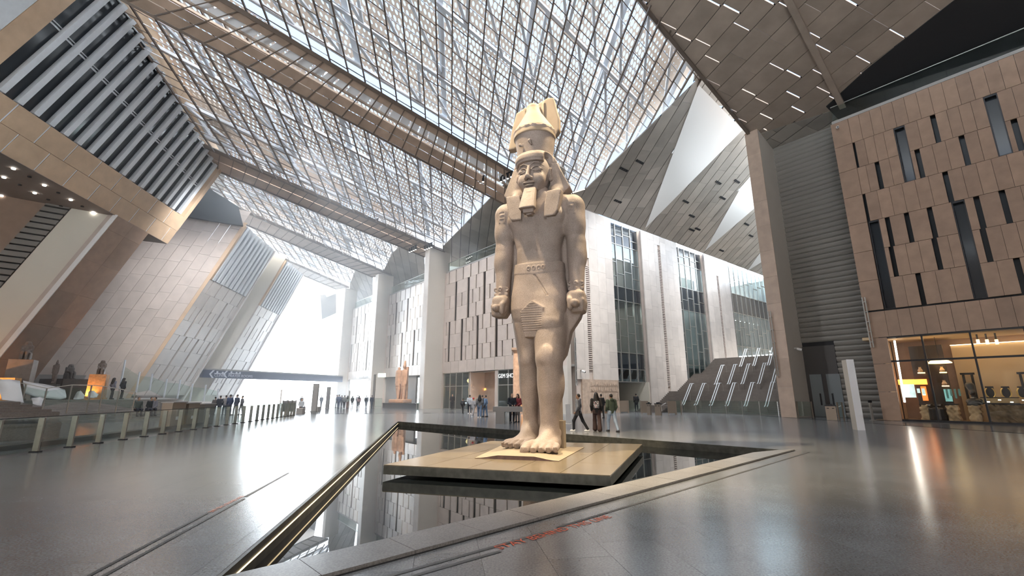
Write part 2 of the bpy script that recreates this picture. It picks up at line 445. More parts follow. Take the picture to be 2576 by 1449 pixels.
def stone_rows(pl, us, rows, slots, m, parent, gap=.012, th=.12, wlist=None, name='stone_panel', thin=.18, plain=0.25, inset=None):
    """rows of stone panels with recessed slots between them; slots: (u, width, first row, rows)"""
    for r, (v0, v1) in enumerate(rows):
        cut = sorted([(u, u + w) for u, w, r0, k in slots if r0 <= r < r0 + k])
        x = us[0]; spans = []
        for a, b in cut + [(us[1], us[1])]:
            if a - x > .05: spans.append((x, a))
            x = max(x, b)
        for a, b in spans:
            n = max(1, round((b - a) / (wlist or 1.7))); w = (b - a) / n
            for i in range(n):
                lo, hi = a + i * w, a + (i + 1) * w
                g0 = thin / 2 if (thin and i > 0 and random.random() > plain) else gap / 2
                panel(pl, rect(lo + gap / 2 + (g0 if i else 0), hi - gap / 2, v0 + gap / 2, v1 - gap / 2), 0, th, name, m, parent)

# ---------------------------------------------------------------- floor, pool
PA, PB, PC = at_z(1000, 1060), at_z(548, 1446), at_z(1945, 1129.5)
d_ = nrm(PB - PA); PB = PB + d_ * 0.25
POOL = [PA[:2], PB[:2], PC[:2]]
WATER_Z = -0.25
nb = nrm(np.array([-(PC - PB)[1], (PC - PB)[0], 0])); nb = nb if nb @ (PA - PB) < 0 else -nb      # outward from the front edge
CW = 0.62                                                                                            # coping width
ccv = [PB[:2] + nrm(PB - PA)[:2] * .9, PB[:2], PC[:2], PC[:2] + nrm(PC - PA)[:2] * .95]
HOLE = [PA[:2], PB[:2] + nrm(PB - PA)[:2] * (CW / abs(nb @ nrm(PB - PA))), PC[:2] + nrm(PC - PA)[:2] * (CW / abs(nb @ nrm(PC - PA)))]
floor = empty('floor', kind='structure')
FL = Plane((0, 0, 0), LDIR, np.cross(LDIR, EZ)); FL.n = EZ    # u along the hall, v to the right
holeuv = [FL.uv((p[0], p[1], 0)) for p in HOLE]
base = MB()
far = rect(-25, 190, -140, 150)
for pc in outside(far, holeuv): base.prism([FL.pt(p[0], p[1], -.02) for p in pc], (0, 0, -.06))
base.build('screed', M['joint'], floor)
nslab = 0; rest = MB()
v = -24.0; row = 0
while v < 26:
    w = .72; u = -2.0 + (row * .47) % 1.3
    while u < 44:
        L_ = 1.3; c = FL.pt(u + .65, v + .36); Y = c[1]
        seen = Y > .7 and abs(c[0]) < Y * 1.22 + 1.6
        if True:
            pcs = outside(rect(u, u + L_ - .004, v, v + w - .004), holeuv)
            near = seen and np.hypot(c[0], c[1]) < 8.2
            if pcs and near and nslab < 300:
                mb = MB()
                for pc in pcs: mb.prism([FL.pt(p[0], p[1], -.02) for p in pc], (0, 0, .02 + random.uniform(-.0006, .0006)))
                mb.build('floor_slab', M['slab'], floor); nslab += 1
            else:
                for pc in pcs: rest.prism([FL.pt(p[0], p[1], -.02) for p in pc], (0, 0, .0195))
        u += L_
    v += w; row += 1
rest.build('far_slabs', M['slab'], floor, kind='stuff')
mb = MB()
rem = rect(-25, 190, -140, 150)
# beyond the jointed slabs the floor goes on as one polished sheet
pcs = outside(rem, rect(-2.0, 44.6, -24, 26.16))
for pc in pcs: mb.prism([FL.pt(p[0], p[1], -.02) for p in pc], (0, 0, .0195))
mb.build('polished_sheet', M['floor'], floor)

pool = empty('reflecting_pool', (*((PA + PB + PC) / 3)[:2], 0), label='triangular reflecting pool of dark still water round the statue', cat='pool')
PO = -np.array(pool.location)
def pool_mesh(mb, name, m, **kw):
    mb.v = [np.array(p) + PO for p in mb.v]; return mb.build(name, m, pool, **kw)
HP = [np.array([*p, 0.0]) for p in HOLE]
mb = MB(); mb.prism([p + EZ * (WATER_Z - .03) for p in HP], (0, 0, .03))
pool_mesh(mb, 'water', mat('still_dark_water', (.006, .008, .01), .0, spec=.9))
mb = MB(); mb.prism([p + EZ * (-.50) for p in HP], (0, 0, .05)); pool_mesh(mb, 'basin', M['dark'])
def lining(p, q, name, m, h0, h1, th):
    d = nrm(q - p); n = np.cross(EZ, d); c = (HP[0] + HP[1] + HP[2]) / 3
    n = n if n @ (c - p) > 0 else -n
    mb = MB(); mb.obox(p + EZ * h0, q - p, n * th, EZ * (h1 - h0)); return mb, n
mb, n_ = lining(HP[0], HP[1], '', None, -.45, -.003, .05); pool_mesh(mb, 'side_lining', M['platedge'])
mb, n2 = lining(HP[0], HP[2], '', None, -.45, -.003, .05); pool_mesh(mb, 'far_lining', M['platedge'])
q0, q1 = HP[0] + n_ * .05, HP[1] + n_ * .05
mb = MB(); mb.obox(q0 + EZ * -.12, q1 - q0, n_ * .012, EZ * .012); pool_mesh(mb, 'light_strip', mat('dim_warm_strip', (1, .8, .5), emit=(1, .78, .46), estr=.9), label='thin warm light strip under the pool edge')
# coping stones on the near edge
d = nrm(HP[2] - HP[1]); Lc = np.linalg.norm(HP[2] - HP[1]); inn = -nb
t = 0.0; k = 0
lens = [1.25, 1.05, 1.02, 1.0, 1.0, 1.0, 1.05, 1.1, 1.1, 1.15, 1.2, 1.2, 1.3, 1.3, 1.3, 1.3, 1.3, 1.3]
while t < Lc - .4:
    e = min(t + lens[k % len(lens)], Lc)
    a, b = HP[1] + d * t, HP[1] + d * (e - .008)
    wa = min(CW, (Lc - t) * .55, ); wb = min(CW, (Lc - e) * .55 + .02)
    mb = MB(); mb.prism([a + EZ * -.05, b + EZ * -.05, b + inn * wb + EZ * -.05, a + inn * wa + EZ * -.05], EZ * (.09 + random.uniform(-.002, .002)))
    pool_mesh(mb, 'coping_stone', M['coping']); t = e; k += 1
mb = MB(); mb.prism([HP[1] + inn * .03 + EZ * -.45, HP[2] + inn * .01 + EZ * -.45, HP[2] - d * 1.0 + inn * .5 + EZ * -.45, HP[1] + inn * (CW - .02) + EZ * -.45], EZ * .40); pool_mesh(mb, 'coping_bed', M['dark'])
mb = MB(); mb.obox(HP[1] + nb * .035 + EZ * -.01, HP[2] - HP[1], inn * .04, EZ * .012); pool_mesh(mb, 'shadow_gap', M['dark'])

# slab that carries the statue
plc = [at_z(965, 1169, PLAT_Z_) for PLAT_Z_ in (.06,)] + [at_z(1536, 1196, .06), at_z(1616, 1117, .06), at_z(1235, 1109, .06)]
platform = empty('statue_platform', (*(sum(plc) / 4)[:2], 0), label='thin golden stone slab floating over the dark pool under the colossal statue', cat='platform')
PQ = -np.array(platform.location)
def bil(u, v): return (plc[0] * (1 - u) + plc[1] * u) * (1 - v) + (plc[3] * (1 - u) + plc[2] * u) * v
nu, nv = 5, 4
for i in range(nu):
    for j in range(nv):
        g = .0012
        c = [bil(i / nu + g, j / nv + g), bil((i + 1) / nu - g, j / nv + g), bil((i + 1) / nu - g, (j + 1) / nv - g), bil(i / nu + g, (j + 1) / nv - g)]
        mb = MB(); mb.prism([p + PQ - EZ * .02 for p in c], EZ * .02); mb.build('stone_tile', M['platform'], platform)
mb = MB(); mb.prism([p + PQ - EZ * .22 for p in [plc[0], plc[1], plc[2], plc[3]]], EZ * .198); mb.build('edge_frame', M['platedge'], platform)
cc = sum(plc) / 4
mb = MB(); mb.prism([cc + (p - cc) * .55 + PQ - EZ * .5 for p in plc], EZ * .29); mb.build('hidden_support', M['dark'], platform)

# ---------------------------------------------------------------- right wall (b = 40): stone rows with slot windows over a shop front
wall_right = empty('wall_right', W(5, 40, 0), kind='structure')
PR = Plane(W(0, 40, 0) , -EA, EZ)                               # u = -a, normal towards the hall
def wr(pl_=PR): return pl_
off = Matrix.Translation(-wall_right.location)
def to_local(o, root): o.matrix_parent_inverse = root.matrix_world.inverted() if False else Matrix.Translation(-root.location); return o
class Group(object):
    """parts in world coordinates under an Empty that is not rotated"""
    def __init__(s, e): s.e = e; s.inv = Matrix.Translation(-Vector(e.location))
    def __call__(s, mb, name, m, **kw):
        o = mb.build(name, m, s.e, **kw); o.matrix_parent_inverse = s.inv; return o
    def sub(s, mb, name, m, parent, **kw):
        return mb.build(name, m, parent, **kw)
GR = Group(wall_right)
rows_r = [(5.62, 7.45), (7.55, 9.72), (9.72, 11.9), (11.9, 14.07), (14.07, 16.25), (16.25, 18.4), (18.4, 20.5), (20.5, 22.6)]
wins = []; M['slotglass2'] = mat('dark_tall_glass', (.015, .02, .026), .12, spec=.45)
def ua(x, y): a = ab_(at_b(x, y, 40)); return -a[0], a[1]
def ab_(p): return float(np.dot(p, EA)), float(p[2])
small = [(2144, 355, 410), (2203, 396, 454), (2167, 468, 529), (2225, 516, 579), (2286, 567, 630), (2245, 641, 704), (2344, 284, 345), (2303, 362, 425), (2371, 410, 476), (2330, 490, 555), (2414, 327, 392), (2446, 459, 528), (2354, 620, 688), (2477, 598, 670), (2528, 513, 584), (2545, 285, 355), (2559, 661, 742), (2311, 699, 768)]
large = [(2260, 318, 502, 26), (2488, 236, 442, 34), (2203, 588, 778, 24), (2417, 541, 753, 34)]
def nearest_row(z, top):
    return min(range(len(rows_r)), key=lambda r: abs(rows_r[r][1 if top else 0] - z))
for x, y0, y1 in small:
    u, z1 = ua(x, y0); _, z0 = ua(x, y1); r1 = nearest_row(z1, 1); r0 = nearest_row(z0, 0); r0 = max(1, min(r0, r1)); wins.append((u - .13, .26, r0, r1 - r0 + 1, 0))
for x, y0, y1, w in large:
    u, z1 = ua(x, y0); _, z0 = ua(x, y1); r1 = nearest_row(z1, 1); r0 = max(1, nearest_row(z0, 0)); wins.append((u - .30, .62, r0, r1 - r0 + 1, 1))
U0, U1 = ua(2214, 1057)[0] + .2, 6.2
cutrows = []
for r, (v0, v1) in enumerate(rows_r):
    cut = sorted([(u, u + w) for u, w, r0, k, _ in wins if r0 <= r < r0 + k])
    x = U0 + 1.15; spans = []
    for a, b in cut + [(U1, U1)]:
        if a - x > .1: spans.append((x, a))
        x = max(x, b)
    for a, b in spans:
        n = max(1, round((b - a) / .66)); w = (b - a) / n
        for i in range(n):
            o = panel(PR, rect(a + i * w + .008, a + (i + 1) * w - .008, v0 + .012, v1 - .012), -.10, .04 if r else .06, 'stone_panel', M['stone_dark'], wall_right); o.matrix_parent_inverse = GR.inv
    o = panel(PR, rect(U0, U0 + 1.14, v0 + .012, v1 - .012), -.10, .05, 'corner_panel', M['stone_dark'], wall_right); o.matrix_parent_inverse = GR.inv
for v0, v1 in ((0, 1.9), (1.9, 3.8), (3.8, 5.6)):
    o = panel(PR, rect(U0, U0 + 1.0, v0 + .012, v1 - .012), -.10, .05, 'corner_panel', M['stone_dark'], wall_right); o.matrix_parent_inverse = GR.inv
mb = MB(); PR.slab(mb, rect(U0 + .02, U1, 5.6, 22.5), -.5, -.42); GR(mb, 'wall_backing', M['dark'])
for u, w, r0, k, big in wins:
    mb = MB(); PR.slab(mb, rect(u - .02, u + w + .02, rows_r[r0][0], rows_r[r0 + k - 1][1]), -.40, -.36 if not big else -.30)
    o = GR(mb, 'slot_window', M['slotglass'] if not big else M['slotglass2'])
    if big:
        mb = MB(); z0, z1 = rows_r[r0][0], rows_r[r0 + k - 1][1]
        for a, b, c, d2 in ((u, u + .05, z0, z1), (u + w - .05, u + w, z0, z1), (u, u + w, z1 - .12, z1), (u, u + w, z0, z0 + .05)): PR.slab(mb, rect(a, b, c, d2), -.30, .0)
        GR(mb, 'window_frame', M['blackmetal'])
mb = MB(); PR.slab(mb, rect(U0, U1, 7.47, 7.54), -.4, -.05); GR(mb, 'shadow_gap', M['dark'])
mb = MB(); PR.slab(mb, rect(U0 + .1, U1, 22.6, 22.82), -.4, .06); GR(mb, 'coping_trim', M['concrete'])
def balustrade(pl, u0, u1, v0, v1, n, name, label, d=-.1):
    root = empty(name, pl.pt((u0 + u1) / 2, v0, d), label=label, cat='balustrade'); g = Group(root)
    for i in range(n):
        a, b = u0 + (u1 - u0) * i / n, u0 + (u1 - u0) * (i + 1) / n
        mb = MB(); pl.slab(mb, rect(a + .01, b - .01, v0, v1), d, d + .02); g(mb, 'glass_pane', M['green'])
    mb = MB(); pl.slab(mb, rect(u0, u1, v1, v1 + .05), d - .02, d + .05); g(mb, 'top_rail', M['steel'])
    return root
balustrade(PR, U0 + .15, U1, 22.82, 24.1, 9, 'glass_balustrade', 'greenish glass balustrade along top of the dark brown stone wall')
# dark upper floor behind the balustrade
mb = MB(); mb.obox(W(-12, 46.5, 20), EA * 20.6, EB * .3, EZ * 10); mb.build('wall_upper', mat('dark_brown_wall', (.06, .05, .045), .8), kind='structure')
mb = MB(); mb.obox(W(-12, 40.2, 22.3), EA * 20.4, EB * 7, EZ * .3); mb.build('floor_upper', M['concrete'], kind='structure')
# recess with ribbed cladding between pillar and wall
wall_recess = empty('wall_recess', W(12, 42.5, 0), kind='structure'); GW = Group(wall_recess)
PW = Plane(W(0, 42.5, 0), -EA, EZ)
zz = 0.0; k = 0
rib_h = .42
while zz < 24:
    u0, u1 = -14.6, -8.6
    lo = 0 if not (zz < 5.6) else 1
    mb = MB(); z1 = zz + rib_h
    if lo: u0 = -11.95
    prof = [(0, .02), (.10, .10), (.25, .15), (.36, .13), (.41, .02)]
    vs = [PW.pt(u, zz + p[0], p[1]) for u in (u0, u1) for p in prof]; n = len(prof)
    mb.add(vs, [(i, i + n, i + n + 1, i + 1) for i in range(n - 1)]); GW(mb, 'ribbed_plank', M['concrete_dark'])
    zz += rib_h; k += 1
mb = MB(); PW.slab(mb, rect(-14.8, -8.5, 0, 24.5), -.3, 0); GW(mb, 'wall_backing', M['dark'])
mb = MB(); PW.slab(mb, rect(-14.6, -11.97, 0, 5.55), 0, .12); GW(mb, 'door_surround', mat('charcoal_panel', (.055, .05, .048), .5))
# the pillar beside it
def pillar(name, a0, a1, b0, b1, z, m1, m2, stone_face=None, label=None):
    root = empty(name, W((a0 + a1) / 2, (b0 + b1) / 2, 0), kind='structure'); g = Group(root)
    mb = MB(); mb.obox(W(a0, b0 + .06, 0), EA * (a1 - a0), EB * (b1 - b0 - .06), EZ * z); g(mb, 'shaft', m1)
    pf = Plane(W(0, b0 + .06, 0), -EA, EZ); n = round(z / 2.2)
    for i in range(n): o = panel(pf, rect(-a1, -a0, z * i / n + .006, z * (i + 1) / n - .006), 0, .06, 'stone_panel', m2, root); o.matrix_parent_inverse = g.inv
    return root
pillar('pillar_right', 14.25, 15.35, 39.35, 42.5, 24.6, M['plaster'], M['stone'])

# ---------------------------------------------------------------- the stepped facade (b = 30.27) with fins
BF = 30.27
PF = Plane(W(0, BF, 0), -EA, EZ)
rows_f = [(4.32, 5.75)] + [(5.75 + 1.70 * i, 5.75 + 1.70 * (i + 1)) for i in range(7)]
def facade(name, a0, a1, m, slots, bot=True):
    root = empty(name, W((a0 + a1) / 2, BF, 0), kind='structure'); g = Group(root)
    sl = [(-x - .25, .5, r0, k) for x, r0, k in slots]
    for r, (v0, v1) in enumerate(rows_f):
        cut = sorted([(u, u + w) for u, w, r0, k in sl if r0 <= r < r0 + k]); x = -a1; spans = []
        for a, b in cut + [(-a0, -a0)]:
            if a - x > .1: spans.append((x, a))
            x = max(x, b)
        for a, b in spans:
            if r == 0: n = max(1, round((b - a) / 1.9))
            else: n = max(1, round((b - a) / 1.75))
            w = (b - a) / n; sh = 0
            cutsx = [a] + [a + w * (i + (.5 if (r % 2 and r) else 0)) for i in range(0 if (r % 2 and r) else 1, n)] + [b]
            for i, (lo, hi) in enumerate(zip(cutsx, cutsx[1:])):
                left_gap = .03 if r == 0 else (.11 if i else .012); n = len(cutsx) - 1
                o = panel(PF, rect(lo + left_gap, hi - (.03 if r == 0 else .11 if i < n - 1 else .012), v0 + .01, v1 - .01), -.02, .10, 'stone_panel', m, root); o.matrix_parent_inverse = g.inv
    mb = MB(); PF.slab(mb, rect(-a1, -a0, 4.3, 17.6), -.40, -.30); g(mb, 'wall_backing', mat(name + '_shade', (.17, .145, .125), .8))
    mb = MB(); PF.slab(mb, rect(-a1, -a0, 17.55, 17.75), -.5, .12); g(mb, 'coping_trim', M['concrete'])
    return root
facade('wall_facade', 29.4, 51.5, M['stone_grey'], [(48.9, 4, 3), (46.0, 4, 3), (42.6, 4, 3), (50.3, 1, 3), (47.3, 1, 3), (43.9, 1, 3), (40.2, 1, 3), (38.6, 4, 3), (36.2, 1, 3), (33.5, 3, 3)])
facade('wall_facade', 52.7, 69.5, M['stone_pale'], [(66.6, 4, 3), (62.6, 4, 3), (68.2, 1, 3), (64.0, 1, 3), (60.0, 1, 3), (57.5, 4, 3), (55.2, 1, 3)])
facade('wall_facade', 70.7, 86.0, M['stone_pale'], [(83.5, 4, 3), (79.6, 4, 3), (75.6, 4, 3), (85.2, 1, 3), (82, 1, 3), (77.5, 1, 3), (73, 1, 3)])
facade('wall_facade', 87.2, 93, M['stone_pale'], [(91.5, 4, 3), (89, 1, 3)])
for a0, b0, z in ((51.5, 27.5, 21.0), (69.5, 28.0, 20.9), (86.0, 28.3, 21.6)):
    root = empty('column', W(a0 + .5, (b0 + BF) / 2, 0), kind='structure'); g = Group(root)
    mb = MB(); mb.obox(W(a0, b0 + .1, 0), EA * 1.1, EB * (BF - b0 + .3), EZ * z); g(mb, 'shaft', M['plaster'])
    mb = MB(); mb.obox(W(a0 - .03, b0, 0), EA * 1.16, EB * .1, EZ * z); g(mb, 'edge_facing', M['stone_pale'])
    mb = MB(); mb.obox(W(a0 - .03, BF - .25, 0), EA * .04, EB * .25, EZ * 17.6); g(mb, 'edge_trim', M['stone_grey'])
root = empty('column', W(30, BF - 1, 0), kind='structure'); g = Group(root)
mb = MB(); mb.obox(W(29.36, BF - .1, 0), EA * 1.0, EB * .5, EZ * 20.6); g(mb, 'shaft', M['plaster'])
for a0, a1, lab in ((29.5, 51.3, 'behind the shop facade'), (52.9, 69.3, 'behind the middle facade'), (70.9, 85.8, 'behind the far facade')):
    balustrade(PF, -a1, -a0, 17.75, 18.95, 10, 'glass_balustrade', {'b': 'pale green glass balustrade on the stone facade behind the colossal statue'}['b'] if a0 < 30 else ('pale green glass balustrade on the facade above the paired orange statue' if a0 < 60 else 'bright glass balustrade on the farthest facade of the row'))
# upper gallery walls behind the facades
for a0, a1 in ((29.4, 51.5), (52.7, 69.5), (70.7, 86)):
    mb = MB(); mb.obox(W(a0, BF + 5, 17.5), EA * (a1 - a0), EB * .3, EZ * 6); mb.build('wall_gallery', M['concrete'], kind='structure')
    mb = MB(); mb.obox(W(a0, BF + .2, 17.2), EA * (a1 - a0), EB * 5, EZ * .3); mb.build('floor_gallery', M['concrete'], kind='structure')

# ---------------------------------------------------------------- tall piers and glazed bays (a = 29.33)
AP = 29.33
PP = Plane(W(AP, 0, 0), EB, EZ); PP.n = -EA
def pier(b0, b1, vent, z=20.3, zlo=0.0, broken=False):
    root = empty('pier', W(AP, (b0 + b1) / 2, 0), kind='structure'); g = Group(root)
    nc = max(3, round((b1 - b0) / 1.25)); w = (b1 - b0) / nc
    mb = MB(); mb.obox(W(AP + .12, b0 + .05, 0), EA * 1.8, EB * (b1 - b0 - .1), EZ * z); g(mb, 'core', M['stone_grey'])
    for i in range(nc):
        zz = zlo - random.uniform(.0, 1.2); 
        lo, hi = b0 + i * w, b0 + (i + 1) * w
        while zz < z:
            h = random.uniform(1.5, 2.4); a, b = max(zz, zlo), min(zz + h, z)
            if b - a > .1:
                xs = [(lo, hi)]
                if vent and lo < vent[1] and hi > vent[0] and b > vent[2] and a < vent[3]:
                    xs = [(lo, max(lo, vent[0])), (min(hi, vent[1]), hi)]
                for p, q in xs:
                    if q - p > .08: o = panel(PP, rect(p + .005, q - .005, a + .005, b - .005), -.12, .02, 'stone_panel', M['stone_pale'], root); o.matrix_parent_inverse = g.inv
            zz += h
    if vent:
        mb = MB(); zc = vent[2]
        while zc < vent[3]: PP.slab(mb, rect(vent[0] + .01, vent[1] - .01, zc, zc + .12), -.10, .01); zc += .2
        g(mb, 'vent_slats', M['stone_grey'], kind='stuff')
        mb = MB(); PP.slab(mb, rect(vent[0], vent[1], vent[2], vent[3]), -.12, -.11); g(mb, 'vent_back', M['dark'])
    mb = MB(); z_ = 0.6
    while z_ < z - .5: mb.obox(W(AP - .03, b1 - .06, z_), EA * .1, EB * .08, EZ * .03); z_ += 2.0
    g(mb, 'edge_notches', M['dark'], kind='stuff')
    return root
pier(31.3, 37.4, (33.05, 33.6, 4.0, 14.2), zlo=3.1)
pier(42.8, 50.2, (46.0, 46.55, 2.6, 18.6))
pier(56.9, 63.5, (59.8, 60.3, 5.2, 17.6), zlo=2.0)
mats_p = M['stone_pale']
def bay(b0, b1, z0, z1, cols, bands, label, name='glazed_bay', zr=.0):
    """curtain wall: mullion bars, transoms staggered, panes one by one"""
    root = empty(name, W(AP + .6, (b0 + b1) / 2, z0), kind='structure'); g = Group(root)
    d = -.6; w = (b1 - b0) / cols
    for i in range(cols + 1):
        mb = MB(); x = b0 + i * w; PP.slab(mb, rect(x - .05, x + .05, z0, z1), d - .12, d + .08); g(mb, 'mullion', M['steel'])
    for za, zb, m, n in bands:
        for i in range(cols):
            h = (zb - za) / n; o = (i * .37 % 1.0) * h * .6 if n > 1 else 0
            cuts = [za] + [za + h * j + (o if n > 1 else 0) - (h * .3 if n > 1 else 0) for j in range(1, n)] + [zb]
            for j in range(n):
                mb = MB(); PP.slab(mb, rect(b0 + i * w + .05, b0 + (i + 1) * w - .05, cuts[j] + .03, cuts[j + 1] - .03), d - .02, d); g(mb, 'glass_pane', m)
                mb = MB(); PP.slab(mb, rect(b0 + i * w + .04, b0 + (i + 1) * w - .04, cuts[j] - .035, cuts[j] + .035), d - .1, d + .06); g(mb, 'transom', M['steel'])
    return root
sp_ = mat('dark_spandrel_glass', (.015, .02, .026), .06, spec=.8)
bay(37.4, 42.8, 3.0, 20.3, 4, [(3.0, 4.3, M['curtain'], 1), (4.3, 6.0, sp_, 1), (6.0, 11.6, M['curtain'], 3), (11.6, 13.1, sp_, 1), (13.1, 17.9, M['curtain'], 3), (17.9, 20.3, sp_, 2)], '')
bay(50.2, 56.9, 0.6, 20.2, 5, [(.6, 5.2, M['curtain'], 2), (5.2, 12.0, M['curtain'], 3), (12.0, 14.9, sp_, 2), (14.9, 18.0, M['curtain'], 1), (18.0, 20.2, sp_, 2)], '')
bay(63.5, 78, 5.6, 20.1, 10, [(5.6, 8.4, M['clear'], 1), (8.4, 13.2, M['curtain'], 2), (13.2, 16.0, sp_, 1), (16.0, 20.1, M['curtain'], 2)], '')
# rooms behind the glazing: floors, lit ceilings, pale panels, bright far windows
def room(b0, b1, a1, floors, wall_m):
    root = empty('interior_floors', W(AP + 3, (b0 + b1) / 2, 0), kind='structure'); g = Group(root)
    for z in floors: mb = MB(); mb.obox(W(AP + 1.0, b0, z - .35), EA * (a1 - AP - 1), EB * (b1 - b0), EZ * .35); g(mb, 'floor_plate', M['concrete'])
    mb = MB(); mb.obox(W(AP + 1.0, b0 - .1, 3), EA * (a1 - AP - 1), EB * .1, EZ * 17); g(mb, 'side_wall', wall_m)
    zl = 8.5 if b1 > 70 else 3
    mb = MB(); mb.obox(W(AP + 1.0, b1, zl), EA * (a1 - AP - 1), EB * .1, EZ * (20 - zl)); g(mb, 'side_wall', wall_m)
    return root, g
root, g = room(37.3, 42.9, 44, (3.3, 6.1, 11.9, 13.3), M['stone_grey'])
mb = MB(); mb.obox(W(43, 37.4, 3), EA * .2, EB * 5.4, EZ * 10); g(mb, 'end_wall', M['stone_dark'])
for i, (bb, zz) in enumerate(((38.2, 11.4), (39.6, 11.4), (41.2, 11.4))):
    mb = MB(); mb.obox(W(31.5 + i, bb, zz), EA * 3.4, EB * .22, EZ * .1); g(mb, 'ceiling_light', M['coolstrip'])
for i in range(6):
    mb = MB(); mb.obox(W(38, 38.1 + i * .8, 8.6), EA * .2, EB * .45, EZ * 1.6); g(mb, 'wall_panel', M['band'])
root, g = room(50.1, 57.0, 44, (4.9,), M['cream'])
mb = MB(); mb.obox(W(36, 50.2, 0), EA * .2, EB * 6.7, EZ * 12); g(mb, 'end_wall', M['cream'])
for i in range(7): mb = MB(); mb.obox(W(34.6, 50.5 + i * .95, 4.9), EA * .3, EB * .34, EZ * 7); g(mb, 'dark_post', M['blackmetal'])
root, g = room(63.4, 78, 46, (8.3, 14.8), M['plaster'])
for i in range(13): mb = MB(); mb.obox(W(33.5, 63.8 + i * 1.1, 8.4), EA * .5, EB * .3, EZ * 5); g(mb, 'gold_panel', M['bronze'])
for i in range(9): mb = MB(); mb.obox(W(31.6, 64.4 + i * 1.5, 12.6), EA * .25, EB * .25, EZ * .06); g(mb, 'downlight', M['lamp'])
# low wall, corridor walls under the first bay
mb = MB(); mb.obox(W(36.5, 36.6, 0), EA * .2, EB * 7, EZ * 3); mb.build('wall_corridor', M['cream'], kind='structure')
mb = MB(); mb.obox(W(AP + .2, 42.7, 0), EA * 7, EB * .2, EZ * 3); mb.build('wall_corridor', M['cream'], kind='structure')
mb = MB(); mb.obox(W(AP + 1.5, 37.2, 0), EA * 6, EB * .2, EZ * 3); mb.build('wall_corridor', M['cream'], kind='structure')
# hall's closing walls far to the right behind the stairs
mb = MB(); mb.obox(W(16, 80, 0), EA * 14, EB * .3, EZ * 21); mb.build('wall_stairhall', M['plaster'], kind='structure')
mb = MB(); mb.obox(W(15.6, 42.6, 0), EA * .3, EB * 38, EZ * 23); mb.build('wall_stairhall', M['plaster'], kind='structure')

mb = MB(); mb.obox(W(-26, 44, 0), EA * 36, EB * .3, EZ * 24); mb.build('wall_shop', M['stone_dark'], kind='structure')
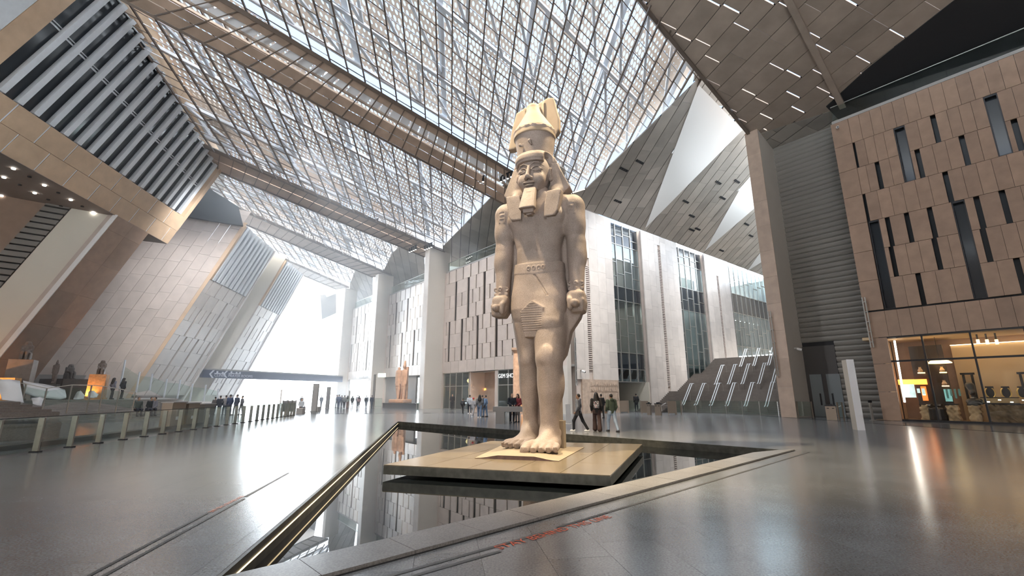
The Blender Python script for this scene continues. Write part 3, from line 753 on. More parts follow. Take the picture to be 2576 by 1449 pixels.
# ---------------------------------------------------------------- folded roof: sloping glazed grids, trusses and a perforated outer skin
MU = -nrm(ray(1130, 1240))                                      # up the slope, along the hall
class Facet(Plane):
    def __init__(s, r, l, a, da):
        E, E2 = at_a(*r, a), at_a(*l, a - da)
        super().__init__(E, nrm(E2 - E), MU)
        if s.n[2] < 0: s.n = -s.n
def grid(name, F, plo, phi, qhi, qlow, step=1.45, cross=1.06, holes=(.15, .15), trusses=True, skin_p=None, solid=None, label=None, dens=1.0, fade=None, nmax=120, chord=6.2):
    """qlow(p): where the grid starts at mullion p; the skin and the trusses stand above it"""
    root = empty(name, F.pt((plo + phi) / 2, qhi / 2), kind='structure'); g = Group(root)
    p = math.floor(plo / step) * step; ps = []
    while p <= phi:
        q0 = qlow(p)
        if q0 < qhi - .3:
            mb = MB(); mb.bar(F.pt(p, q0), F.pt(p, qhi), .10, .16, F.n); g(mb, 'mullion', M['mullion']); ps.append((p, q0))
        p += step
    mbd, mbl = MB(), MB(); rnd = random.Random(5)
    for (p0, a), (p1, b) in zip(ps, ps[1:]):
        q = .5 + (int(p0 / step) % 2) * .18
        while q < qhi:
            if q > max(a, b):
                (mbl if rnd.random() < .30 else mbd).bar(F.pt(p0, q, .03), F.pt(p1, q, .03), .05, .06, F.n)
            q += cross
    g(mbd, 'cross_bars', M['mullion'], kind='stuff'); g(mbl, 'bright_cross_bars', M['mullion_light'], kind='stuff', label='bright aluminium cross bars')
    if trusses:
        k = 0; qs = []; q = .9
        while q < qhi - .5: qs.append(q); q += chord if q > 1 else 4.2
        L_ = qlow
        def p_start(q):
            x = plo
            while x < phi and qlow(x) > q: x += .25
            return x
        for i, q in enumerate(qs):
            a = p_start(q)
            if phi - a < 2: continue
            mb = MB(); mb.bar(F.pt(a, q, .75), F.pt(phi, q, .75), .24, .28, F.n); g(mb, 'truss_chord', M['whitesteel'])
            if i:
                pa = qs[i - 1]; x = a + 1.0; s = 0
                while x < phi - 4:
                    mb = MB()
                    mb.bar(F.pt(x, pa, .75), F.pt(x + 3.6, q, .75), .20, .2, F.n); g(mb, 'truss_brace', M['whitesteel'])
                    if s % 2 == 0: mb = MB(); mb.bar(F.pt(x, pa, .75), F.pt(x, q, .9), .20, .20, F.n); g(mb, 'truss_post', M['whitesteel'])
                    x += 3.6; s += 1
        for j in range(int((phi - plo) / 8.5) + 1):
            x = plo + 3 + j * 8.5
            if qlow(x) < qhi - 2: mb = MB(); mb.bar(F.pt(x, max(qlow(x), .5), 1.2), F.pt(x + .6, qhi, 1.2), .42, .4, F.n); g(mb, 'rafter', M['whitesteel'])
    # perforated sheet: every hole is cut
    a0, a1 = skin_p or (plo - 1, phi + 1); cw, ch = .40 / dens, .60 / dens
    V, Fc = [], []; ang = [2 * math.pi * t / 8 for t in range(8)]
    r = 0; q = 0.2
    while q < qhi + 1:
        x = a0 - (cw / 2 if r % 2 else 0)
        while x < a1:
            if qlow(x) - .6 < q:
                h = holes[0] + (holes[1] - holes[0]) * min(1, max(0, (q / qhi * .6 + (phi - x) / (phi - plo) * .6)))
                h *= .8 + .4 * abs(math.sin(x * .7 + q * .31) * math.cos(x * .23 - q * .5))
                if fade: h *= fade(x, q)
                i0 = len(V); hw, hh = cw / 2, ch / 2
                sq = [(hw, 0), (hw, hh), (0, hh), (-hw, hh), (-hw, 0), (-hw, -hh), (0, -hh), (hw, -hh)]
                rx, ry = cw * h * 1.0, ch * h * 1.15
                sk = .12 * math.sin(x * .5 + q)
                for t in range(8): V.append(F.pt(x + sq[t][0], q + sq[t][1], 1.75))
                for t in range(8): V.append(F.pt(x + rx * math.cos(ang[t]) + sk * ry * math.sin(ang[t]), q + ry * math.sin(ang[t]), 1.75))
                for t in range(8): u = (t + 1) % 8; Fc.append((i0 + t, i0 + u, i0 + 8 + u, i0 + 8 + t))
            x += cw
        q += ch; r += 1
    o = mesh_obj('perforated_skin', V, Fc, M['skin'], root, kind='stuff'); o.matrix_parent_inverse = g.inv
    return root, g
def line_q(F, pts):                                            # boundary seen in the photograph, as q over p
    pq = sorted([tuple(F.px(*t)) for t in pts]); xs = [t[0] for t in pq]; ys = [t[1] for t in pq]
    def f(p):
        if p >= xs[-1]: return 0.0
        if p < xs[0]: return 999.0
        return max(0.0, float(np.interp(p, xs, ys)))
    return f
F1 = Facet((1300, 440), (560, 0), 34, 2.8)
q1 = line_q(F1, [(1405, 503), (1474, 476), (1689, 281), (1762, 209)])
r1, g1 = grid('ceiling_glazed', F1, -19, 34, 24.5, q1, holes=(.20, .37), skin_p=(-19, 36), fade=lambda x, q: min(1.15, max(.10, (x + 16.5) / 6.0)))
F2 = Facet((1115, 632), (545, 385), 51.6, 2.8)
q2 = line_q(F2, [(1112, 622), (1245, 486), (1300, 430)])
r2, g2 = grid('ceiling_glazed', F2, -9, 29.5, 19.5, q2, holes=(.20, .33), skin_p=(-9, 30))
F3 = Facet((985, 692), (586, 519), 69.6, 2.5)
q3 = line_q(F3, [(930, 672), (1010, 610), (1050, 560)])
r3, g3 = grid('ceiling_glazed', F3, -4, 27, 17, lambda p: 0 if p > 1.5 else (1.5 - p) * 2.0, holes=(.22, .30))
F4 = Facet((878, 724), (686, 639), 86.0, 2.0)
r4, g4 = grid('ceiling_glazed', F4, -2, 17, 16, lambda p: 0 if p > 1.0 else (1.0 - p) * 2.0, holes=(.22, .30))
# solid corner panels of the same slopes, above the facades
def panels_on(F, outline_px, name, m, w=1.45, L_=3.6, depth=.12, off=0.0, cut=(), skip=None, slit=None, kids='soffit_panel', ang=0.0, wgap=.07, outline=None, rn=random.Random(3), batten=True, thin=.07):
    ol = outline or [F.px(*t) for t in outline_px]
    cuts = [[F.px(*t) for t in c] for c in cut]
    root = empty(name, F.pt(*(sum(np.array(t) for t in ol) / len(ol))), kind='structure'); g = Group(root)
    c, s_ = math.cos(ang), math.sin(ang)
    R_ = np.array([[c, -s_], [s_, c]]); inv = [R_.T @ np.array(t) for t in ol]
    mn = np.min(inv, 0); mx = np.max(inv, 0)
    cnt = 0; x = math.floor(mn[0] / w) * w; k = 0; rest = MB(); bat = MB()
    while x < mx[0]:
        y = mn[1] - rn.uniform(.1, L_)
        lo = inside([R_ @ np.array(t) for t in rect(x - thin, x + thin, mn[1] - 1, mx[1] + 1)], ol)
        if batten and len(lo) >= 3:
            for pc in ([lo] if not cuts else [q for q in outside_all(lo, cuts)]): F.slab(bat, pc, off + .05, off + .10)
        while y < mx[1]:
            h = L_ * rn.uniform(.75, 1.15); sg = .03 if (slit is None or rn.random() > slit) else .11
            poly = inside([R_ @ np.array(t) for t in rect(x + wgap / 2, x + w - wgap / 2, y + sg / 2, y + h - sg / 2)], ol)
            pcs = [poly] if len(poly) >= 3 else []
            if cuts: pcs = [q for q_ in pcs for q in outside_all(q_, cuts)]
            for pc in pcs:
                if area(pc) < .06: continue
                if cnt < 280 and area(pc) > .5: mb = MB(); F.slab(mb, pc, off + rn.uniform(-.01, .01), off + depth); g(mb, kids, m); cnt += 1
                else: F.slab(rest, pc, off, off + depth)
            y += h
        x += w; k += 1
    if rest.v: g(rest, 'edge_pieces', m, kind='stuff')
    if bat.v: g(bat, 'seam_battens', M['dark'], kind='stuff')
    return root, g
def outside_all(poly, cuts):
    ps = [poly]
    for c in cuts: ps = [r for q in ps for r in outside(q, c)]
    return ps
panels_on(F2, [(1112, 622), (1245, 486), (1330, 400), (1420, 420), (1430, 640), (1260, 680), (1120, 668), (1116, 640)], 'ceiling_soffit', M['soffit_grey'], off=-.05)
panels_on(F3, [(955, 700), (985, 640), (1022, 600), (1068, 640), (1068, 760), (985, 790)], 'ceiling_soffit', M['soffit_grey'], off=-.05)
panels_on(F4, [(880, 715), (900, 660), (938, 690), (938, 800), (880, 800)], 'ceiling_soffit', M['soffit_grey'], off=-.05)
# fold bands
def band(name, r_up, l_up, a_up, r_lo, l_lo, a_lo, da, m, rows, n, white=None, th=.25):
    A0, A1 = at_a(*r_up, a_up), at_a(*l_up, a_up - da); B0, B1 = at_a(*r_lo, a_lo), at_a(*l_lo, a_lo - da)
    root = empty(name, (A0 + B0 + A1 + B1) / 4, kind='structure'); g = Group(root)
    P = lambda u, v: (A0 * (1 - u) + A1 * u) * (1 - v) + (B0 * (1 - u) + B1 * u) * v
    N_ = nrm(np.cross(A1 - A0, B0 - A0)); N_ = N_ if N_[2] > 0 else -N_
    for i in range(n):
        for v0, v1, mm in rows:
            u0, u1 = i / n + .0012, (i + 1) / n - .0012
            c = [P(u0, v0), P(u1, v0), P(u1, v1), P(u0, v1)]
            mb = MB(); mb.prism([p + N_ * random.uniform(0, .012) for p in c], N_ * .08); g(mb, 'band_panel', mm)
    for i in range(n + 1):
        mb = MB(); mb.bar(P(i / n, 0), P(i / n, 1), .07, .12, N_); g(mb, 'mullion', M['mullion'])
    mb = MB(); mb.bar(P(0, 0), P(1, 0), .30, .30, N_); g(mb, 'edge_beam', M['mullion'])
    mb = MB(); mb.bar(P(0, 1), P(1, 1), .16, .22, N_); g(mb, 'edge_beam', M['mullion'])
    return root, g, P, N_
M['mesh_white'] = mat('white_louvre_panel', (.82, .83, .84), .6)
b1, gb1, P1, N1 = band('ceiling_band', (1415, 509), (450, -66), 34, (1440, 606), (240, -36), 36.5, 3.2, M['band'], [(.04, .20, M['band']), (.56, .74, M['band']), (.76, .97, M['band'])], 32)
mb = MB()
for i in range(40):
    u = .02 + i * .0245
    for v0, v1 in ((.16, .42),): mb.prism([P1(u, v0) + N1 * .5, P1(u + .021, v0) + N1 * .5, P1(u + .021, v1) + N1 * .5, P1(u, v1) + N1 * .5], N1 * .05)
gb1(mb, 'white_louvres', M['mesh_white'], kind='stuff', label='white louvre strip behind the bars')
for k in range(3):
    mb = MB(); v_ = .44 + k * .13; mb.bar(P1(0, v_) + N1 * (.5 + .1 * k), P1(1, v_ - .05) + N1 * (.5 + .1 * k), .16, .16); gb1(mb, 'truss_chord', M['skin'])
b2, gb2, P2, N2 = band('ceiling_band', (1118, 633), (480, 352), 51.6, (1068, 646), (480, 402), 55, 2.8, M['band'], [(.03, .47, M['band']), (.5, .97, M['band'])], 24)
b3, gb3, P3, N3 = band('ceiling_band', (985, 692), (540, 499), 69.6, (938, 697), (540, 533), 73, 2.5, M['plaster'], [(.03, .97, M['stone_grey'])], 22)
b4, gb4, P4, N4 = band('ceiling_band', (878, 723), (660, 627), 86, (846, 727), (660, 650), 89, 2.0, M['plaster'], [(.03, .97, M['stone_pale'])], 12)
# solid brown slatted soffit over the right side (folds down to the right wall)
S0 = Plane(W(15, 40, 24.4), EA, nrm(EB - EZ * .28)); 
if S0.n[2] < 0: S0.n = -S0.n
L0a, L0b = (1282, -400), (1890, 343)
rootD, gD = panels_on(S0, [(1282, -400), (1612, 3), (1890, 343), (2100, 276), (2130, 250), (2475, 10), (2860, -260)], 'ceiling_slatted', M['soffit'], w=1.5, L_=2.7, ang=math.radians(-68), slit=.6, depth=.10, wgap=.05, thin=.09, rn=random.Random(11))
mb = MB(); mb.bar(at_plane(1960, -50, S0.o, S0.n) - S0.n * .1, at_plane(2120, 266, S0.o, S0.n) - S0.n * .1, .42, .4, S0.n); gD(mb, 'crease_bar', M['soffit'], label='brown bar along the crease')
mb = MB(); mb.bar(at_plane(*L0a, S0.o, S0.n), at_plane(*L0b, S0.o, S0.n), .25, .35, S0.n); gD(mb, 'edge_beam', M['mullion'])
panels_on(S0, [(1890, 343), (2100, 276), (2110, 320), (2005, 415), (1985, 415)], 'ceiling_soffit', M['soffit_grey'], w=1.3, L_=3, off=-.02, ang=math.radians(-68))
mb = MB()
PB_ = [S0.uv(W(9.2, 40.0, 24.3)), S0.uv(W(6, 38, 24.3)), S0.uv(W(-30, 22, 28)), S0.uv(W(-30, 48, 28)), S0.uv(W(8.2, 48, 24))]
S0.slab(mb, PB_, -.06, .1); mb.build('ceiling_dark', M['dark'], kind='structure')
# folded grey soffit over the stair hall with white triangular wells
SS = Plane(W(AP - .02, 33.4, 20.32), EB, nrm(at_plane(1760, 211, W(16, 33.2, 27.3), nrm(EA * .52 + EZ)) - W(AP, 33.4, 20.32)))
SS = Plane(W(AP - .02, 33.4, 20.32), EB, nrm(W(16, 33.2, 27.3) - W(AP, 33.2, 20.3)))
if SS.n[2] < 0: SS.n = -SS.n
wells = [[(1757, 213), (1868, 326), (1623, 574)], [(1864, 470), (1925, 400), (1925, 500), (1772, 632)], [(1918, 627), (1945, 610), (1945, 640), (1879, 682)]]
sol = [(1400, 498), (1474, 300), (1755, 110), (1860, 110), (2030, 400), (2030, 735), (1472, 526)]
wells.append([(1395, 500), (1474, 476), (1745, 211), (1758, 100), (1460, 285)])
_d = SS.px(1644, 352) - SS.px(1532, 538)
angS = math.atan2(_d[1], _d[0]) - math.pi / 2
rootS, gS = panels_on(SS, sol, 'ceiling_soffit', M['soffit_grey'], w=1.25, L_=4.2, cut=wells, ang=angS, slit=None, rn=random.Random(2))
for wv in wells[:3]:
    uv = [SS.px(*t) for t in wv]
    mb = MB(); SS.slab(mb, uv, -.03, .25); gS(mb, 'white_well', M['white'], label='white triangular ceiling facet')
for x, y in ((1609, 407), (1569, 426), (1554, 506), (1807, 459), (1854, 456), (1725, 507), (1740, 543), (1755, 576), (1818, 498), (1740, 578), (1878, 564), (1889, 593), (1815, 630)):
    c = SS.px(x, y); mb = MB()
    for k in range(4): SS.slab(mb, rect(c[0] - .55 + k * .3, c[0] - .33 + k * .3, c[1] - .12, c[1] + .12), -.06, .04)
    gS(mb, 'vent_grille', M['dark'])
# lamp clusters hanging from the folds
def lamp_cluster(x, y, a, label, lit=True):
    p = at_a(x, y, a); root = empty('spotlight_cluster', p, math.radians(-45), label=label, cat='spotlight', group=None)
    mb = MB(); mb.box(0, 0, .55, 1.9, .12, .10); mb.build('rail', M['blackmetal'], root)
    for k in range(4):
        mb = MB(); mb.tube([(-.75 + k * .5, 0, .5), (-.75 + k * .5, 0, -.05)], .11, 8); o = mb.build('lamp_tube', M['blackmetal'], root)
        mb = MB(); mb.tube([(-.75 + k * .5, 0, -.055), (-.75 + k * .5, 0, -.08)], .10, 8); mb.build('lamp_face', M['lamp'], root)
lamp_cluster(941, 565, 52.5, 'row of four dark spotlights under the brown fold, left of two rows')
lamp_cluster(949, 594, 54.5, 'row of four lit spotlights just below the dark lamps on the fold')
lamp_cluster(1077, 624, 51.2, 'row of four lit spotlights on the fold near the grey column')
lamp_cluster(1038, 630, 53.4, 'row of four lit spotlights left of the grey column head')
lamp_cluster(1203, 462, 35.2, 'row of four lamps on the dark fold above the statue shoulder')
lamp_cluster(1273, 450, 33.6, 'row of four lamps on the dark fold beside the statue headcloth')
# thin tie wire across the roof
mb = MB(); mb.tube([at_a(424, 302, 47), at_a(600, 301.5, 46), at_a(870, 297, 45)], .05, 6); o = mb.build('tie_rod', M['blackmetal']); tag(o, 'thin dark tie rod stretched level across the glazed roof', 'rod')

# the hall closes behind the viewer: rear wall and the rest of the folded soffit
mb = MB(); mb.obox(W(-26, -60, 0), EB * 110, EA * -.4, EZ * 46); mb.build('wall_back', M['stone_grey'], kind='structure')
rear = rect(-42, 0, -85, 12)
hull = [S0.px(1282, -400), S0.px(1890, 343), S0.px(2130, 250), S0.px(2860, -260)]
mb = MB()
for pc in outside(rear, hull): S0.slab(mb, pc, .12, .3)
mb.build('ceiling_rear', M['soffit'], kind='structure')

mb = MB(); mb.prism([at_a(806, 742, 90), at_a(846, 736, 90), at_a(846, 788, 90), at_a(810, 804, 90)], EA * 4); mb.build('ceiling_block', M['concrete'], kind='structure')
for q in (((803, 700), (846, 722), (822, 748)), ((846, 722), (846, 738), (822, 748)), ((790, 690), (803, 700), (806, 742))):
    mb = MB(); mb.prism([at_a(x, y, 89.6) for x, y in q], EA * .2); mb.build('ceiling_facet', M['white'], kind='structure')
# ---------------------------------------------------------------- leaning left side of the hall
LP = Plane((-30, 42, 24.0), LDIR, IDIR / 2.21)                 # v is height measured from z = 24
if np.dot(LP.n, np.array([1, 0, 0])) < 0: LP.n = -LP.n
def lz(l, z): return (l, z - 24.0)
def lrect(l0, l1, z0, z1): return rect(l0, l1, z0 - 24, z1 - 24)
# raised block: stone band, fins with dark windows, soffit with lights
blk = empty('wall_left', LP.pt(-10, -4), kind='structure'); gb = Group(blk)
def put(g, poly, d0, d1, name, m, **kw): mb = MB(); LP.slab(mb, poly, d0, d1); return g(mb, name, m, **kw)
l = .9; k = 0
top_j = [LP.px(a / 2.264, b / 2.264)[0] for a, b in ((265, 690), (425, 800), (570, 905), (690, 985), (790, 1070), (880, 1130), (965, 1190), (1040, 1240))]
stepj = abs(top_j[0] - top_j[-2]) / 6
for row, (z0, z1) in enumerate(((15.65, 17.05), (17.05, 18.45))):
    x = .9 if row else .9 - 0
    x -= 0 if row else stepj * .45
    put(gb, lrect(x + .05, .9, z0, z1), -.3, .0, 'stone_panel', M['ochre'])
    while x > -42:
        put(gb, lrect(x - stepj + .05, x - .05, z0 + .012, z1 - .012), -.3, random.uniform(-.01, .01), 'stone_panel', M['ochre'])
        put(gb, lrect(x - .035, x + .035, z0 + .02, z1 - .02), -.3, -.02, 'joint_strip', M['whitesteel'])
        x -= stepj
put(gb, lrect(.45, .95, 18.4, 25.2), -.6, .0, 'end_trim', M['ochre'])
put(gb, lrect(-42, .9, 15.66, 18.4), -.8, -.35, 'band_core', M['stone_dark'])
fl = -.15; spf = 1.13; fins = []
while fl > -19.2:
    ztop = 24.3 + (-fl) * .19
    put(gb, lrect(fl - .38, fl, 18.5, ztop), -.30, .03, 'fin', M['fin'])
    put(gb, lrect(fl - spf + .0, fl - .38, 18.5, ztop), -.30, -.22, 'window_pane', M['slotglass2'])
    zc = 18.5 + (ztop - 18.5) * .52
    mb = MB()
    LP.slab(mb, lrect(fl - spf, fl - .40, zc - .05, zc + .05), -.26, -.18); LP.slab(mb, lrect(fl - spf, fl - .40, zc + .16, zc + .22), -.26, -.18)
    LP.slab(mb, lrect(fl - spf, fl - .40, ztop - .12, ztop - .04), -.26, -.1)
    gb(mb, 'transom', M['fin'])
    fl -= spf
for k in range(9):                                              # stone parapet over the windows
    a, b = .6 - k * 4.8, .6 - (k + 1) * 4.8
    za, zb = 24.35 + (.6 - a) * .19, 24.35 + (.6 - b) * .19
    mb = MB(); LP.slab(mb, [np.array(lz(b + .03, zb)), np.array(lz(a, za)), np.array(lz(a, za + .9)), np.array(lz(b + .03, zb + .9))], -.7, -.1); gb(mb, 'parapet_panel', M['ochre'])
put(gb, lrect(-20.7, -19.5, 18.5, 31), -.5, .02, 'stone_trim', M['ochre'])
for k in range(5): put(gb, lrect(-42 + .02, -20.72, 18.5 + 2.6 * k, 21.08 + 2.6 * k), -.5, .0, 'pale_panel', M['fin'])
# soffit
SO = Plane((0, 0, 15.64), LDIR, np.cross(LDIR, EZ))
e0 = SO.uv(LP.pt(*lz(.9, 15.64))); 
mb = MB(); 
sof = [e0, e0 + (-44, 0), e0 + (-44, -26), e0 + (-9, -26)]
SO.slab(mb, [np.array(t) for t in sof], 0, .25 * (1 if SO.n[2] > 0 else -1)); so = mb.build('ceiling_left', mat('brown_grey_soffit', (.25, .205, .175), .7, noise=.05), kind='structure')
gs = Group(empty('ceiling_lights', (-35, 30, 15.6), kind='structure'))
for x, y in ((77, 959), (23, 1009), (253, 1054), (198, 1098), (8, 1114), (403, 1137), (165, 1187), (2, 1207), (532, 1208), (477, 1241), (310, 1255), (645, 1270), (590, 1300), (745, 1326)):
    p = at_z(x / 2.264, y / 2.264, 15.62); mb = MB(); mb.tube([p - EZ * .06, p + EZ * .02], .10, 10); gs(mb, 'downlight', M['lamp'])
for x, y in ((168, 1006), (113, 1052), (332, 1097), (275, 1136), (247, 1226), (347, 1173), (374, 1286), (469, 1175), (535, 1274), (580, 1237), (695, 1295)):
    p = at_z(x / 2.264, y / 2.264, 15.62); mb = MB(); mb.tube([p - EZ * .05, p + EZ * .02], .10, 8); gs(mb, 'dark_downlight', M['dark'], label='unlit dark ceiling fitting')
# volumes that lean: cross faces (a constant) and long faces on LP
def cross_face(name, a, l_edge, z0, z1, strips, z0s=None):
    """strips: (offset from the edge towards -b, width, material, panels per (w, h) or None)"""
    root = empty(name, LP.pt(*lz(l_edge, z0)), kind='structure'); g = Group(root)
    CP = Plane(LP.pt(*lz(l_edge, 0)), -EB, IDIR / 2.21)
    CP.n = -EA
    for o0, w, m, grid_, dd in strips:
        if grid_ is None: mb = MB(); CP.slab(mb, rect(o0, o0 + w, z0, z1), -.4, dd); g(mb, 'plain_face', m)
        else:
            gw, gh = grid_; n = max(1, round(w / gw))
            for i in range(n):
                z = z0 - random.uniform(0, gh * .9)
                while z < z1:
                    a_, b_ = max(z, z0), min(z + gh, z1)
                    if b_ - a_ > .05: mb = MB(); CP.slab(mb, rect(o0 + w * i / n + .01, o0 + w * (i + 1) / n - .01, a_ + .008, b_ - .008), -.3, dd + random.uniform(-.006, .006)); g(mb, 'stone_panel', m)
                    z += gh
    return root, g, CP
_q = Plane(LP.pt(*lz(-6.0, 0)), -EB, IDIR / 2.21); oc = _q.px(130, 580)[0]; ol = _q.px(58, 575)[0]
cream_root, gc, CPc = cross_face('wall_cream', 46.5, -6.0, 2.0, 15.7, [(.25, .30, M['stone_grey'], None, .10), (.55, oc - .55, M['cream'], None, 0), (ol, 18, M['stone_dark'], None, 0)])
mb = MB(); CPc.slab(mb, rect(0, .27, 2.0, 15.7), -.5, .25); gc(mb, 'edge_trim', M['white'], label='white edge trim')
z = 4.0
while z < 15.6: mb = MB(); CPc.slab(mb, rect(oc + .05, ol, z, z + .34), -.3, .12); gc(mb, 'louvre_slat', M['concrete_dark']); z += .46
mb = MB(); CPc.slab(mb, rect(oc, ol, 2, 15.7), -.5, -.3); gc(mb, 'louvre_back', M['dark'])
brown = empty('wall_brown', LP.pt(*lz(-4, 4)), kind='structure'); gbw = Group(brown)
z = 1.5
while z < 15.6:
    for i in range(2): put(gbw, lrect(-6 + i * 2.0 + .006, -4 + i * 2.0 - .006 + (.0), z + .006, min(z + 2.6, 15.7) - .006), -.4, 0, 'stone_panel', M['stone_dark'])
    z += 2.6
fc, gfc, CPf = cross_face('wall_stone_gable', 61, 10.4, .5, 23.5, [(0.35, 15, M['stone_grey'], (1.05, 1.9), 0), (15.35, 3.6, M['stone'], (1.05, 1.9), .03), (18.95, 7, M['stone_grey'], (1.05, 1.9), 0)])
mb = MB(); CPf.slab(mb, rect(-.02, .35, .5, 22), -.5, .05); gfc(mb, 'edge_trim', M['ochre'])
def long_face(name, l0, l1, zs, zf, zt, m, slots, wp, fin_n):
    root = empty(name, LP.pt(*lz((l0 + l1) / 2, 0)), kind='structure'); g = Group(root)
    put(g, lrect(l0 + .05, l1 - .05, 0, zt), -1.4, -.45, 'core', M['stone_grey'])
    z = zs; r = 0; h = 1.62
    rows = []
    while z < zf - .1: rows.append((z, min(z + h, zf))); z += h
    for r, (z0, z1) in enumerate(rows):
        cut = sorted([(u, u + .34) for u, r0, k in slots if r0 <= r < r0 + k]); x = l0; spans = []
        for a, b in cut + [(l1, l1)]:
            if a - x > .1: spans.append((x, a))
            x = max(x, b)
        for a, b in spans:
            n = max(1, round((b - a) / wp)); w = (b - a) / n
            cx = [a] + [a + w * (i + (.5 if r % 2 else 0)) for i in range(0 if r % 2 else 1, n)] + [b]
            for i, (lo, hi) in enumerate(zip(cx, cx[1:])): put(g, lrect(lo + (.08 if i else .01), hi - (.08 if i < len(cx) - 2 else .01), z0 + .01, z1 - .01), -.25, 0, 'stone_panel', m)
    w = (l1 - l0 - .6) / fin_n
    for i in range(fin_n):
        put(g, lrect(l0 + .5 + i * w, l0 + .5 + i * w + w * .55, zf + .05, zt), -.4, .1, 'fin', M['fin'])
    put(g, lrect(l0 + .3, l1, zf + .05, zt), -.4, -.28, 'window_back', M['slotglass2'])
    put(g, lrect(l0, l0 + .35, zf, zt), -.6, .05, 'edge_trim', M['ochre'])
    put(g, lrect(l1 - .35, l1, 0, zt), -.6, .12, 'edge_trim', M['stone_pale'])
    return root, g
long_face('wall_slotted', 10.4, 20.5, 1.6, 14.5, 21.6, M['stone_pale'], [(12.4, 4, 2), (14.6, 4, 2), (16.8, 4, 3), (13.0, 1, 3), (15.6, 1, 3), (18.4, 1, 3)], 1.85, 9)
ef, gef, CPe = cross_face('wall_cream_gable', 73.6, 25.2, .5, 22.5, [(0.2, 16, M['cream'], None, 0)])
long_face('wall_slotted', 25.2, 34.0, 1.6, 14.3, 21.6, M['stone_pale'], [(27.4, 4, 3), (30.2, 4, 3), (28.2, 0, 3), (31.5, 0, 3)], 2.0, 9)
# dark fascia above the stone gable, under the roof
mb = MB(); mb.prism([at_a(470, 545, 60), at_a(612, 568, 60), at_a(600, 520, 60), at_a(520, 470, 60)], EA * .4); mb.build('wall_fascia', mat('dark_slate_fascia', (.05, .055, .06), .5), kind='structure')
# terrace and grand steps on the left
TERR = 1.35
steps = empty('grand_steps', W(43, -12, 0), kind='structure'); gst = Group(steps)
for i in range(9):
    a0 = 40.0 + i * .7
    mb = MB(); mb.obox(W(a0, -45, -.1), EA * 12, EB * 46.5, EZ * (.1 + TERR * (i + 1) / 9)); gst(mb, 'step', M['coping'])
mb = MB(); mb.obox(W(46.2, -45, 0), EA * 40, EB * 47.5, EZ * (TERR - .001)); mb.build('floor_terrace', M['coping'], kind='structure')
for i in range(12):
    mb = MB(); mb.obox(W(52 + i * .7, -60, TERR - .01), EA * .7, EB * 56, EZ * (.18 * (i + 1))); gst(mb, 'step', M['coping'])

mb = MB(); mb.obox(W(-26, -46, 0), EA * 100, EB * -.4, EZ * 30); mb.build('wall_left_sky_block', M['stone_grey'], kind='structure')  # unseen wall, added to stop sky light reaching the cream face
mb = MB(); mb.obox(W(74, -46, 0), EB * 42, EA * .4, EZ * 24); mb.build('wall_left_end', M['stone_grey'], kind='structure')

mb = MB(); mb.obox(W(-26, -46.4, 30.5), EA * 84, EB * 40, EZ * .4); mb.build('ceiling_left_sun_block', M['concrete'], kind='structure')  # unseen roof slab, added to keep sun and sky off the left side
mb = MB(); mb.prism([W(46, -7, 30.6), W(46, 3, 27.5), W(76, 6, 27.5), W(76, -7, 30.6)], EZ * .3); mb.build('ceiling_left_sun_block', M['concrete'], kind='structure')  # second unseen slab, blocks the sun above the stone gable
# ---------------------------------------------------------------- stairs and the fittings on the right
STEPM = mat('dark_brown_granite_step', (.155, .135, .12), .45, noise=.12, nscale=2, speckle=(20, .15), vary=.06)
stairs = empty('staircase_right', W(22, 50, 0), kind='structure'); gs2 = Group(stairs)
b_, z_, n_ = 42.3, 0.0, 0
flights = []
for f in range(3):
    b0, z0 = b_, z_
    for i in range(13):
        a1 = 29.2 if (f or i > 3) else 26.4
        mb = MB(); mb.obox(W(15.9, b_, 0 if f == 0 else z_ - .6), EA * (a1 - 15.9), EB * (.31 if i < 12 else 1.9), EZ * (z_ + .158 - (0 if f == 0 else z_ - .6)))
        gs2(mb, 'step', STEPM); b_ += .30; z_ += .158
    flights.append((b0, z0, b_, z_)); b_ += 1.5
mb = MB(); mb.obox(W(15.9, b_ - .4, z_ - .6), EA * 13.3, EB * 24, EZ * .6); gs2(mb, 'upper_landing', STEPM)
for i in range(6): mb = MB(); mb.obox(W(26.4, 41.2 - i * .30, 0), EA * 2.8, EB * (1.2 + i * .3), EZ * (.158 * (6 - i) / 1.5)); gs2(mb, 'side_step', STEPM)
rails_px = [[(1718, 1757), (1750, 1790), (1788, 1828), (1828, 1868), (1875, 1912), (1927, 1962)], [(1805, 1837), (1838, 1870), (1873, 1905), (1915, 1942), (1950, 1975)], [(1873, 1898), (1907, 1930), (1945, 1965)]]
ordn = [['leftmost', 'second from left', 'third from left', 'fourth from left', 'fifth from left', 'rightmost'], ['leftmost', 'second from left', 'middle', 'second from right', 'rightmost'], ['leftmost', 'middle', 'rightmost']]
fl_n = ['bottom', 'middle', 'top']
